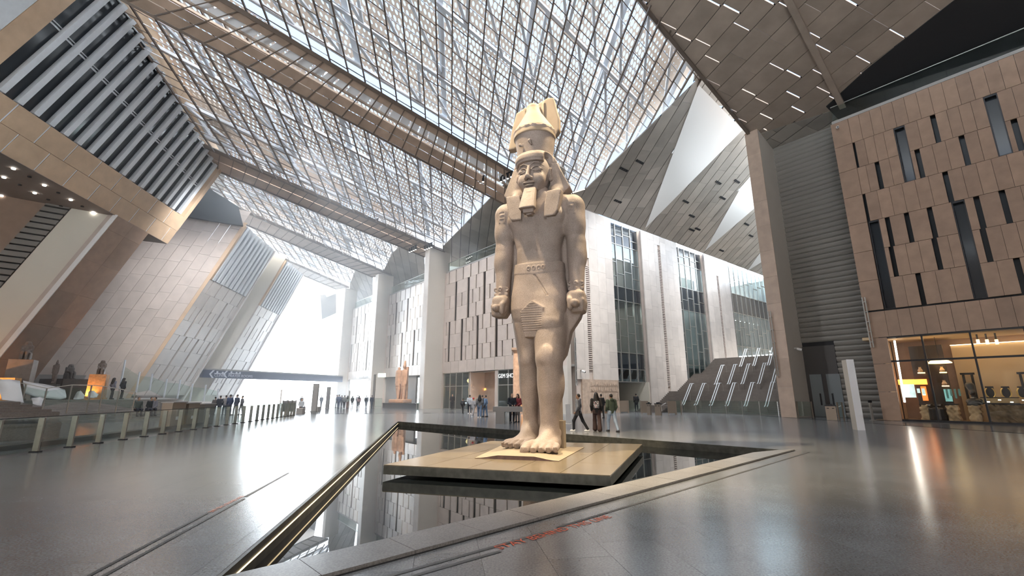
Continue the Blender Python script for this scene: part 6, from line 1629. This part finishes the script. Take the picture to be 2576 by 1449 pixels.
root = empty('paired_statue', (*_c[:2], .62), math.atan2((pr_ - pl_)[1], (pr_ - pl_)[0]) , label='pair of orange stone figures standing side by side on the dark plinth', cat='statue'); _o = Fp.build('figures', SAND, root, relax=1); _o.scale = (.9, .9, .94)
spot('spot_lamp', tuple(np.array(root.location) + np.array((-1, -9, 9))), tuple(np.array(root.location) + np.array((0, 0, 2.5))), 1500, (1, .68, .42), 40)
# golden papyrus column behind the leg
p = at_z(1301, 1040); tp = at_plane(1301, 876, p, np.array([0, 1, 0]))[2]; root = empty('carved_column', p, label='golden carved stone column rising behind the statue leg', cat='column')
mb = MB(); mb.lathe([(.52, 0), (.52, .25), (.36, .27), (.40, 1.0), (.37, tp - .9), (.33, tp - .5), (.36, tp - .45), (.33, tp - .4), (.50, tp - .22), (.36, tp - .20)], (0, 0, 0), 20); mb.build('shaft', SAND, root)
mb = MB(); mb.box(0, 0, tp - .1, 1.05, 1.0, .22); mb.build('capital', SAND, root)
spot('spot_lamp', tuple(p + np.array((-2.5, -5, 8))), tuple(p + np.array((0, 0, 3))), 450, (1, .72, .42), 40)
# statues on the left terrace
DK = mat('dark_granite_statue', (.12, .105, .095), .55, noise=.25, nscale=3)
BR = mat('brown_granite_statue', (.21, .165, .14), .6, noise=.25, nscale=3)
def seated(h, m, loc, yaw, label, ped_h, ped_m, w=1.0, light=None):
    F_ = Field((-.75, -1.0, 0), (.75, .8, 2.5), .05)
    F_.box((0, .25, .45), (.5, .5, .45), .06, .05); F_.box((0, .62, 1.0), (.42, .14, .9), .06, .06)
    for s in (-1, 1):
        F_.cone((s * .2, .2, .98), (s * .2, -.55, .96), .20, .17, .08); F_.cone((s * .2, -.58, .92), (s * .2, -.55, .12), .16, .13, .06); F_.cone((s * .2, -.55, .1), (s * .2, -.85, .08), .11, .09, .04)
        F_.cone((s * .42, .28, 1.72), (s * .46, .2, 1.25), .15, .12, .06); F_.cone((s * .46, .2, 1.25), (s * .26, -.35, 1.14), .12, .10, .06); F_.ell((s * .22, -.45, 1.16), (.10, .16, .07), .03)
        F_.poly([(s * .12, 2.35), (s * .24, 2.3), (s * .36, 1.9), (s * .3, 1.72), (s * .1, 1.75)], .1, .42, .06)
    F_.loft([(.9, .38, .28, 0, .3), (1.3, .32, .24, 0, .3), (1.7, .46, .27, 0, .3), (1.85, .3, .22, 0, .3)], 2.3, .1)
    F_.cone((0, .28, 1.75), (0, .26, 2.0), .14, .14, .05); F_.ell((0, .2, 2.12), (.19, .22, .26), .05); F_.ell((0, .0, 2.08), (.03, .05, .05), .03)
    root = empty('seated_statue', (loc[0], loc[1], loc[2] + ped_h), yaw, label=label, cat='statue'); o = F_.build('figure', m, root, relax=1); o.scale = (h / 2.4 * w,) * 2 + (h / 2.4,)
    return root
def tall_base(loc, sx, sy, h, m, label, yaw=0):
    root = empty('statue_pedestal', loc, yaw, label=label, cat='pedestal'); mb = MB(); mb.box(0, 0, h / 2, sx, sy, h); mb.build('pedestal_block', m, root); mb = MB(); mb.box(0, 0, .06, sx * 1.15, sy * 1.15, .12); mb.build('pedestal_foot', m, root); return root
def place(x, y, dist):                                          # foot seen at pixel x,y, standing that far away
    r = ray(x, y); return O + r * (dist / math.hypot(r[0], r[1]))
A_ = place(48, 957, 46); A_[2] = max(A_[2], 1.4)
def up_h(x, y0, y1, dist): return (place(x, y0, dist) - place(x, y1, dist))[2]
E_ORANGE = mat('orange_lit_relief_base', (.60, .34, .15), .7, noise=.35, nscale=5)
def left_statue(x, ytop, ymid, ybase, dist, m, pm, label, plabel, yaw, sx=1.9, lamp=False, kind='seated'):
    b = place(x, ybase, dist); hp, hs = up_h(x, ymid, ybase, dist), up_h(x, ytop, ymid, dist)
    gz = TERR if b[2] > TERR - .3 else 0
    tall_base((b[0], b[1], gz), sx, sx * 1.1, b[2] + hp - gz, pm, plabel, yaw)
    if kind == 'seated': seated(hs, m, (b[0], b[1], b[2]), yaw, label, hp, pm)
    else:
        F_ = Field((-.9, -.9, 0), (.9, .9, 6.0), .06); standing(F_, 0, 5.6); F_.box((0, .4, 2.4), (.4, .2, 2.4), .05, .05)
        root = empty('standing_statue', (b[0], b[1], b[2] + hp), yaw, label=label, cat='statue'); o = F_.build('figure', m, root, relax=1); s = hs / 5.6; o.scale = (s, s, s)
    if lamp:
        f = np.array([math.sin(yaw), -math.cos(yaw), 0]); l = spot('uplight', tuple(np.array([b[0], b[1], gz + .15]) + f * (sx * .62 + .5) + np.array([-.6, 0, 0])), (b[0] + f[0] * sx * .5, b[1] + f[1] * sx * .5, b[2] + hp * .8), 130, (1, .45, .12), 100, .6, .1)
left_statue(47, 856, 905, 962, 44, BR, BR, 'large brown seated statue farthest left on the terrace', 'tall brown granite base of the large seated statue farthest left', math.radians(35), 1.15, True)
b = place(18, 960, 43); tall_base((b[0], b[1], TERR), 1.15, .5, up_h(18, 905, 962, 43), E_ORANGE, 'orange lit carved slab left of the large seated statue', math.radians(10)); spot('uplight', (b[0] + .3, b[1] - 1.4, TERR + .2), (b[0], b[1], TERR + 1.8), 150, (1, .45, .12), 110, .6, .1)
left_statue(131, 906, 966, 972, 50, BR, DK, 'slim brown standing statue between the seated statues on the terrace', 'low dark base of the slim standing statue', math.radians(30), .7, False, 'standing')
left_statue(171, 915, 954, 970, 52, DK, DK, 'black seated statue in profile on a dark base on the terrace', 'wide dark base of the black seated statue', math.radians(75), 2.4)
left_statue(243, 905, 942, 986, 50, BR, E_ORANGE, 'brown seated statue on an orange lit base near two visitors', 'orange lit carved base of the seated statue near two visitors', math.radians(30), 1.05, True)
# low glass rail before the terrace statues, white sheets imitating reflections in glass
WS = mat('white_reflection_sheet', (.82, .85, .88), .25)
def sheet(pts_top, pts_bot, dist, label, sag=.5):
    V_, F_ = [], []; n, m_ = len(pts_top), 6
    for j in range(m_ + 1):
        v = j / m_
        for i in range(n):
            x = pts_top[i][0] * (1 - v) + pts_bot[i][0] * v; y = pts_top[i][1] * (1 - v) + pts_bot[i][1] * v
            V_.append(place(x, y, dist + sag * math.sin(v * math.pi) * math.cos(i * 1.3) - v * 1.2))
    for j in range(m_):
        for i in range(n - 1): a = j * n + i; F_.append((a, a + 1, a + n + 1, a + n))
    c = sum(V_) / len(V_); root = empty('reflection_sheet', c, label=label, cat='reflection'); o = mesh_obj('sheet', V_, F_, WS, root, smooth=True); o.matrix_parent_inverse = Matrix.Translation(-root.location)
    md = o.modifiers.new('thickness', 'SOLIDIFY'); md.thickness = .05; return root
sheet([(-10, 956), (25, 955), (50, 960)], [(5, 1006), (35, 1010), (60, 1014)], 36, 'white curved sheet imitating a glass reflection farthest left before the terrace statues')
sheet([(58, 958), (82, 964), (110, 968), (140, 975), (162, 982)], [(62, 990), (85, 998), (112, 1002), (150, 1006), (166, 1002)], 38, 'wide white curved sheet imitating a glass reflection before the standing statue')
sheet([(196, 986), (203, 984), (211, 996)], [(184, 1005), (198, 1006), (212, 1004)], 40, 'small white peaked sheet imitating a glass reflection left of the orange lit base')
sheet([(225, 985), (235, 984), (246, 994)], [(220, 1000), (235, 1002), (244, 1000)], 41, 'small ragged white sheet imitating a glass reflection under the orange lit base')
sheet([(80, 1002), (100, 1000), (110, 1004)], [(82, 1016), (92, 1020), (104, 1022)], 34, 'small white folded sheet imitating a glass reflection beside the dark steps')
rl = empty('terrace_railing', place(200, 1010, 36), label='thin glass and steel railing before the terrace statues', cat='railing'); g = Group(rl)
prev = None
for k, (x, y) in enumerate(((-20, 1000), (55, 1012), (108, 1022), (172, 1012), (222, 1012), (252, 1014), (293, 1020), (333, 1028))):
    p = place(x, y, 36); q = p + EZ * .95; mb = MB(); mb.bar(p - EZ * .6, q, .05); g(mb, 'post', M['steel'])
    if prev is not None:
        mb = MB(); mb.bar(prev + EZ * .95, q, .04); g(mb, 'top_rail', M['steel']); mb = MB(); mb.bar(prev + EZ * .4, p + EZ * .4, .02, .8); g(mb, 'glass_pane', M['green'])
    prev = p
# dark treads seen edge-on, far left
fl2 = empty('step_flight', place(60, 1035, 30), label='dark stone treads rising to the left beyond the near railing', cat='steps'); g = Group(fl2)
for k in range(5):
    p, q = place(-60, 1014 + k * 6.5, 30 - k * .8), place([52, 82, 105, 130, 150][k], 1012 + k * 7, 30 - k * .8); p[2] = q[2] = (p[2] + q[2]) / 2
    d = nrm(q - p); mb = MB(); mb.obox(p - EZ * .15, q - p, np.cross(EZ, d) * 1.2, EZ * .17); g(mb, 'tread', STEPM)
mb = MB(); p, q = place(-60, 1044, 26.5), place(160, 1044, 26.5); p[2] = q[2] = 0; mb.obox(p, q - p, np.cross(EZ, nrm(q - p)) * 4.5, EZ * .62); g(mb, 'flight_base', STEPM)
# glass screens with slim posts before the slotted walls
tg = empty('terrace_screen', W(58, 0, TERR), label='tall glass screen with slim white posts before the stone gable', cat='screen'); g = Group(tg); prev = None
for x, yt, yb in ((300, 905, 985), (342, 935, 988), (376, 940, 982), (412, 953, 1000), (446, 955, 1003), (478, 965, 1010), (512, 968, 1010), (545, 978, 1012)):
    p = place(x, yb, 56); p[2] = max(p[2], 1.0); t_ = place(x, yt, 56); t_[0], t_[1] = p[0], p[1]; mb = MB(); mb.bar(p, t_, .11); g(mb, 'post', M['whitesteel'])
    if prev is not None: mb = MB(); mb.prism([prev[0], p, p + EZ * (t_[2] - p[2]) * .8, prev[0] + EZ * (prev[1][2] - prev[0][2]) * .8], np.cross(EZ, nrm(p - prev[0])) * .02); g(mb, 'glass_pane', M['green'])
    prev = (p, t_)
# ---------------------------------------------------------------- people
SK = [mat('skin_tone_%d' % i, c, .55) for i, c in enumerate(((.50, .31, .21), (.38, .22, .14), (.60, .41, .30)))]
HAIR = mat('dark_hair', (.018, .014, .012), .55); 
CL = {}
def cloth(col, r=.8):
    k = tuple(col)
    if k not in CL: CL[k] = mat('cloth_%d' % len(CL), col, r, noise=.12, nscale=9)
    return CL[k]
def person(loc, yaw, h, label, top, legs, shoes=(.02, .02, .02), skin=0, hair='short', stride=.12, arm=(0, 0), res=.03, seat=False, hood=False, skirt=False, bag=None, cap=None, group=None, lean=0.0, hold=None, strap=False):
    """facing -Y at yaw 0; one continuous body, clothes and hair fitted round it"""
    s = h / 1.75
    root = empty('person', loc, yaw, label=label, cat='person', group=group)
    S = lambda *p: tuple(t * s for t in p)
    hipz = .92 if not seat else .50
    dz = hipz - .92
    J = {}
    for k, sg in (('l', -1), ('r', 1)):
        if seat: J[k] = [(.10 * sg, .0, hipz), (.12 * sg, -.42, hipz + .0), (.12 * sg, -.44, .08)]
        else:
            f = -stride * sg; J[k] = [(.095 * sg, .0, .92), (.10 * sg, f * .75 - .03, .50), (.10 * sg, f * 1.0 + (.16 if f > 0 else .02) * (abs(f) > .15), .09)]
        sw = arm[0 if k == 'l' else 1]
        J['a' + k] = [(.20 * sg, .0, 1.44 + dz), (.245 * sg, .05 + .3 * (-sw) * .3, 1.16 + dz), (.235 * sg if sw < .6 else .10 * sg, -.05 - .32 * sw, .92 + dz + .20 * sw)]
    def limb(F_, pts, r, k=.03, g=0.0):
        for a, b, r0, r1 in zip(pts, pts[1:], r, r[1:]): F_.cone(S(*a), S(*b), (r0 + g) * s, (r1 + g) * s, k)
    lo, hi = S(-.42, -.85 if seat or max(arm) > .4 else -.6, -.02), S(.42, .6, 1.80 + dz)
    F_ = Field(lo, hi, res)
    F_.ell(S(0, -.01, 1.655 + dz), S(.075, .095, .118), .02); F_.ell(S(0, -.03, 1.60 + dz), S(.055, .07, .07), .03)
    if res < .022:
        F_.cone(S(0, -.10, 1.66 + dz), S(0, -.125, 1.625 + dz), .010 * s, .017 * s, .012); F_.ell(S(0, -.088, 1.585 + dz), S(.026, .018, .010), .008)
        for sg in (-1, 1):
            F_.ell(S(.030 * sg, -.098, 1.668 + dz), S(.016, .014, .010), .01, 's'); F_.ell(S(.030 * sg, -.088, 1.668 + dz), S(.013, .012, .009), .003); F_.ell(S(.077 * sg, .0, 1.645 + dz), S(.012, .022, .034), .006)
    F_.cone(S(0, .01, 1.44 + dz), S(0, .0, 1.58 + dz), .055 * s, .052 * s, .03)
    F_.loft([(z * s, w * s, d * s, 0, 0) for z, w, d in ((.88 + dz, .145, .10), (1.05 + dz, .13, .09), (1.3 + dz, .16, .10), (1.45 + dz, .13, .075))], 2.3, .04)
    for k in 'lr':
        limb(F_, J[k], (.085, .058, .042)); limb(F_, J['a' + k], (.052, .042, .030))
        w = np.array(J['a' + k][2]); e = np.array(J['a' + k][1]); dr = nrm(w - e); sd = nrm(np.cross(dr, (1, 0, 0)))
        F_.cone(S(*w), S(*(w + dr * .085)), .030 * s, .032 * s, .02)
        if res < .022:
            for i in range(4):
                o = sd * (-.030 + .020 * i); p0 = w + dr * .085 + o; L_ = (.062, .074, .070, .052)[i]
                F_.cone(S(*p0), S(*(p0 + dr * L_ * .55)), .0095 * s, .0095 * s, .004); F_.cone(S(*(p0 + dr * L_ * .55)), S(*(p0 + dr * L_ + np.array([0, -.018, 0]))), .0095 * s, .008 * s, .004)
            t0 = w + dr * .02 - sd * .03; F_.cone(S(*t0), S(*(t0 + dr * .06 - sd * .03)), .012 * s, .010 * s, .008)
        a = J[k][2]; F_.cone(S(a[0], a[1] + .02, .05), S(a[0], a[1] - .13, .035), .038 * s, .030 * s, .02)
    F_.build('body', SK[skin], root)
    T_ = Field(lo, hi, res)
    T_.loft([(z * s, w * s, d * s, 0, y * s) for z, w, d, y in ((.84 + dz, .175, .125, .0), (1.0 + dz, .170, .120, 0), (1.3 + dz, .195, .125, 0), (1.43 + dz, .175, .10, .0), (1.50 + dz, .085, .075, .01))], 2.3, .0)
    for k in 'lr':
        a = J['a' + k]; w = np.array(a[2]); e = np.array(a[1]); limb(T_, [a[0], a[1], tuple(e + (w - e) * .93)], (.078, .064, .050), .04)
    if hood: T_.ell(S(0, .09, 1.50 + dz), S(.11, .06, .07), .03)
    T_.build('top', cloth(top), root)
    Lg = Field(lo, hi, res)
    Lg.loft([(z * s, w * s, d * s, 0, 0) for z, w, d in ((.80 + dz, .165, .118), (.98 + dz, .155, .108))], 2.3, .0)
    for k in 'lr':
        a = J[k]; kn, an = np.array(a[1]), np.array(a[2]); limb(Lg, [a[0], a[1], tuple(kn + (an - kn) * .96)], (.105, .088 if skirt else .075, .115 if skirt else .062), .05)
    Lg.build('trousers', cloth(legs), root)
    Sh = Field(lo, hi, min(res, .024))
    for k in 'lr': a = J[k][2]; Sh.cone(S(a[0], a[1] + .035, .05), S(a[0], a[1] - .15, .035), .052 * s, .042 * s, .01); Sh.box(S(a[0], a[1] - .055, .012), S(.046, .135, .014), .01, .01)
    Sh.build('shoes', cloth(shoes), root)
    Hh = Field(lo, hi, min(res, .022))
    if cap: Hh.ell(S(0, .0, 1.70 + dz), S(.092, .108, .085), 0); Hh.box(S(0, -.13, 1.69 + dz), S(.06, .06, .01), .01, .02); Hh.box(S(0, 0, 1.6 + dz), S(.3, .3, .055), 0, 0, 's'); Hh.build('cap', cloth(cap), root)
    elif hair == 'long':
        Hh.ell(S(0, .015, 1.69 + dz), S(.092, .105, .105), 0); Hh.cone(S(0, .07, 1.66 + dz), S(0, .10, 1.36 + dz), .095 * s, .115 * s, .05); Hh.cone(S(-.07, .04, 1.6 + dz), S(-.1, .06, 1.38 + dz), .05 * s, .06 * s, .04); Hh.cone(S(.07, .04, 1.6 + dz), S(.1, .06, 1.38 + dz), .05 * s, .06 * s, .04); Hh.ell(S(0, -.13, 1.64 + dz), S(.07, .07, .10), .02, 's'); Hh.build('hair', HAIR, root)
    else:
        Hh.ell(S(0, .012, 1.685 + dz), S(.082, .100, .100), 0); Hh.box(S(0, -.14, 1.64 + dz), S(.2, .10, .085), .02, .03, 's'); Hh.box(S(0, 0, 1.55 + dz), S(.3, .3, .055), 0, 0, 's'); Hh.build('hair', HAIR, root)
    if bag:
        Bg = Field(S(-.22, .05, 1.0 + dz), S(.22, .36, 1.48 + dz), .02); Bg.box(S(0, .19, 1.22 + dz), S(.135, .075, .17), .06, 0); Bg.box(S(0, .27, 1.14 + dz), S(.10, .03, .08), .03, .03); Bg.build('backpack', bag, root)
    if strap:
        mb = MB(); mb.tube([S(-.15, -.02, 1.49), S(-.02, -.145, 1.28), S(.17, -.06, .98), S(.19, .05, .94), S(.05, .14, 1.2), S(-.14, .06, 1.48)], .014 * s, 6); mb.build('bag_strap', cloth((.02, .02, .022)), root)
        mb = MB(); mb.box(.215 * s, -.02 * s, .88 * s, .06 * s, .22 * s, .26 * s); mb.build('shoulder_bag', cloth((.03, .03, .035)), root)
    return root
def on_floor(x, y): p = at_z(x, y); p[2] = 0; return p
def hgt(x, y0, y1): p = on_floor(x, y1); return float(at_plane(x, y0, p, nrm(np.array([p[0], p[1], 0])))[2])
BAGM = mat('floral_backpack_cloth', (.05, .05, .06), .7); 
_nt = BAGM.node_tree; _v = _nt.nodes.new('ShaderNodeTexVoronoi'); _v.inputs['Scale'].default_value = 16; _r = _nt.nodes.new('ShaderNodeValToRGB'); _r.color_ramp.interpolation = 'CONSTANT'
_r.color_ramp.elements[0].color = (.02, .02, .025, 1); _r.color_ramp.elements[1].position = .62; _r.color_ramp.elements[1].color = (.75, .75, .78, 1); _e = _r.color_ramp.elements.new(.85); _e.color = (.55, .08, .07, 1)
_nt.links.new(_v.outputs['Color'], _r.inputs['Fac']); _nt.links.new(_r.outputs['Color'], _nt.nodes['Principled BSDF'].inputs['Base Color'])
R_ = math.radians
person(on_floor(1457, 1085), R_(-115), hgt(1457, 992, 1085), 'man in a grey hoodie, black trousers and white shoes walking left', (.21, .22, .25), (.015, .015, .018), (.75, .75, .75), 1, stride=.26, arm=(.25, .1), res=.018, hood=True, strap=True)
person(on_floor(1503, 1085), R_(172), hgt(1503, 989, 1085), 'woman with long dark hair, floral backpack and wide brown trousers walking away', (.02, .018, .018), (.055, .030, .026), (.02, .02, .02), 0, 'long', .16, (.1, .1), .018, skirt=True, bag=BAGM)
person(on_floor(1541, 1086), R_(195), hgt(1541, 992, 1086), 'man in a dark green jacket and light blue jeans walking away', (.055, .075, .05), (.30, .38, .50), (.03, .03, .035), 1, 'short', .24, (.15, .2), .018, hood=True)
person(on_floor(1514, 1052), R_(200), hgt(1514, 992, 1052), 'person in black half hidden behind the woman with the backpack', (.02, .02, .022), (.03, .03, .03), res=.03)
def mini(x, yt, yb, yaw, label, top, legs, **k): k.setdefault('res', .034); return person(on_floor(x, yb), R_(yaw), hgt(x, yt, yb), label, top, legs, **k)
mini(1137, 992, 1031, 20, 'guard in a black uniform standing by the shop glass', (.012, .013, .018), (.012, .013, .018), stride=.02, arm=(.5, .5))
mini(1164, 1003, 1040, 160, 'child in black with a backpack walking towards the shop', (.02, .02, .022), (.03, .03, .032), bag=cloth((.03, .03, .035)))
mini(1181, 994, 1041, 190, 'person in a light grey jacket and dark trousers left of the red cap', (.33, .35, .38), (.025, .027, .035), shoes=(.6, .6, .6), stride=.2)
mini(1190, 1001, 1049, 150, 'child in grey with a red cap', (.33, .32, .33), (.30, .29, .30), cap=(.55, .03, .04), shoes=(.7, .7, .7), stride=.16)
mini(1206, 994, 1051, 182, 'person in a grey top and blue jeans seen from behind', (.13, .13, .135), (.12, .18, .28), shoes=(.7, .7, .7), hair='long')
mini(1213, 995, 1041, 178, 'person in black behind the grey top and blue denim visitors', (.02, .02, .022), (.02, .02, .022))
mini(1221, 995, 1049, 250, 'man in a blue denim jacket and jeans turned aside', (.16, .24, .38), (.12, .18, .27), strap=True)
mini(1288, 990, 1063, 20, 'man in a dark jacket standing close beside the woman in red', (.018, .022, .032), (.02, .02, .024), arm=(.6, .6), res=.026, stride=.03)
mini(1302, 992, 1062, -20, 'woman in a red top with dark wavy hair beside the dark jacket', (.22, .03, .035), (.20, .19, .19), hair='long', arm=(.7, .6), res=.026, stride=.03)
for x, yt, yb, yaw, lab, top, legs, kw in ((846, 994, 1026, 90, 'leftmost visitor silhouette by the pale column, pale clothes', (.30, .33, .38), (.2, .22, .25), {}), (851, 993, 1027, 180, 'visitor in dark blue second from left by the pale column', (.10, .13, .24), (.09, .11, .2), {}), (858, 995, 1026, 170, 'visitor in dark clothes third from left in the bright opening', (.06, .07, .1), (.08, .09, .12), {}), (865, 995, 1028, 185, 'visitor in a grey top left of the long rust skirt', (.30, .31, .32), (.04, .04, .05), {'shoes': (.5, .5, .5)}), (873, 996, 1027, 175, 'visitor in a pale green top and rust brown skirt', (.35, .40, .36), (.22, .10, .07), {'skirt': True, 'hair': 'long'}), (885, 996, 1025, 190, 'visitor in black standing alone in the bright opening', (.015, .015, .018), (.015, .015, .018), {'hair': 'long'}), (898, 994, 1025, 170, 'visitor in pale grey behind the pink top', (.40, .42, .45), (.1, .11, .14), {}), (902, 996, 1026, 185, 'visitor in a pink top and dark trousers', (.45, .26, .27), (.04, .04, .05), {'hair': 'long'}), (920, 995, 1027, 180, 'visitor with a dark bag at the right of the bright opening', (.14, .17, .22), (.25, .28, .33), {'bag': cloth((.03, .03, .035))}), (934, 995, 1027, 175, 'visitor in dark blue before the grey fin', (.03, .04, .07), (.06, .08, .12), {})):
    mini(x, yt, yb, yaw, lab, top, legs, res=.04, **kw)
p = at_a(1602, 1033, AP + .9); p[2] = 0
person(p, R_(185), 1.78, 'man in black standing in the corridor beside the white board', (.012, .012, .014), (.02, .022, .03), res=.034, stride=.05)
# by the opening and behind the railing
person(on_floor(753, 1039) + np.array([0, .25, 0]), R_(55), 1.75, 'man in a white shirt sitting on the pale block seat', (.55, .58, .62), (.05, .055, .07), res=.034, seat=True, arm=(.5, .5))
mini(757, 996, 1024, 180, 'person in dark clothes standing behind the seated man', (.05, .06, .08), (.05, .06, .08), res=.04)
mini(807, 995, 1024, 180, 'person in dark clothes between two grey pylon signs', (.07, .08, .11), (.06, .07, .1), res=.04)
for k, (x, yt, d, top, lab) in enumerate(((543, 1000, 48, (.10, .09, .09), 'visitor in dark brown, farthest left of the group behind the railing'), (556, 996, 47, (.02, .025, .04), 'visitor in black, second from left behind the railing'), (570, 995, 47, (.25, .24, .25), 'visitor in grey, third from left behind the railing'), (581, 993, 47, (.03, .05, .12), 'visitor in dark blue with a raised arm behind the railing'), (598, 993, 47, (.04, .05, .09), 'visitor in a dark coat right of the grey pylon behind the railing'), (611, 996, 47, (.14, .14, .16), 'visitor in grey, farthest right of the group behind the railing'))):
    q = place(x, yt, d); person((q[0], q[1], 0), R_(180 + 20 * k), max(1.5, min(1.85, q[2])), lab, top, (.06, .07, .10), res=.04)
for x, yt, yb, top, lab in ((281, 966, 992, (.20, .21, .28), 'visitor in a grey blue coat on the terrace beside the orange lit statue base'), (305, 965, 997, (.015, .015, .018), 'woman in black on the terrace right of the grey blue coat')):
    q = place(x, yb, 50); q[2] = TERR; person(q, R_(165), 1.68, lab, top, (.03, .03, .035), res=.034, hair='long')
for x, y, top, lab, yw in ((352, 1012, (.10, .12, .11), 'person in dark green sitting on the grand steps, leftmost of three', 60), (384, 1006, (.03, .035, .04), 'person in black sitting on the grand steps, middle of three', 70), (393, 1004, (.22, .22, .26), 'person in grey sitting on the grand steps, rightmost of three', -20)):
    r = ray(x, 992); a = 40.9; q = r * (a / np.dot(r, EA)); q = W(*[a, float(np.dot(q, EB))], TERR * 2 / 9 - .02)
    person(q, R_(yw), 1.65, lab, top, (.04, .045, .06), res=.036, seat=True, arm=(.4, .4))
# ---------------------------------------------------------------- bright haze hanging in the far half of the hall
hz = bpy.data.materials.new('hall_haze'); hz.use_nodes = True; _n = hz.node_tree; _n.nodes.remove(_n.nodes['Principled BSDF'])
_s = _n.nodes.new('ShaderNodeVolumeScatter'); _s.inputs['Color'].default_value = (.93, .96, 1, 1); _s.inputs['Density'].default_value = .011; _s.inputs['Anisotropy'].default_value = .55
_n.links.new(_s.outputs[0], _n.nodes['Material Output'].inputs['Volume'])
mb = MB(); mb.obox(W(37, -40, .02), EA * 75, EB * 70, EZ * 24)
mb.build('haze', hz, kind='stuff')
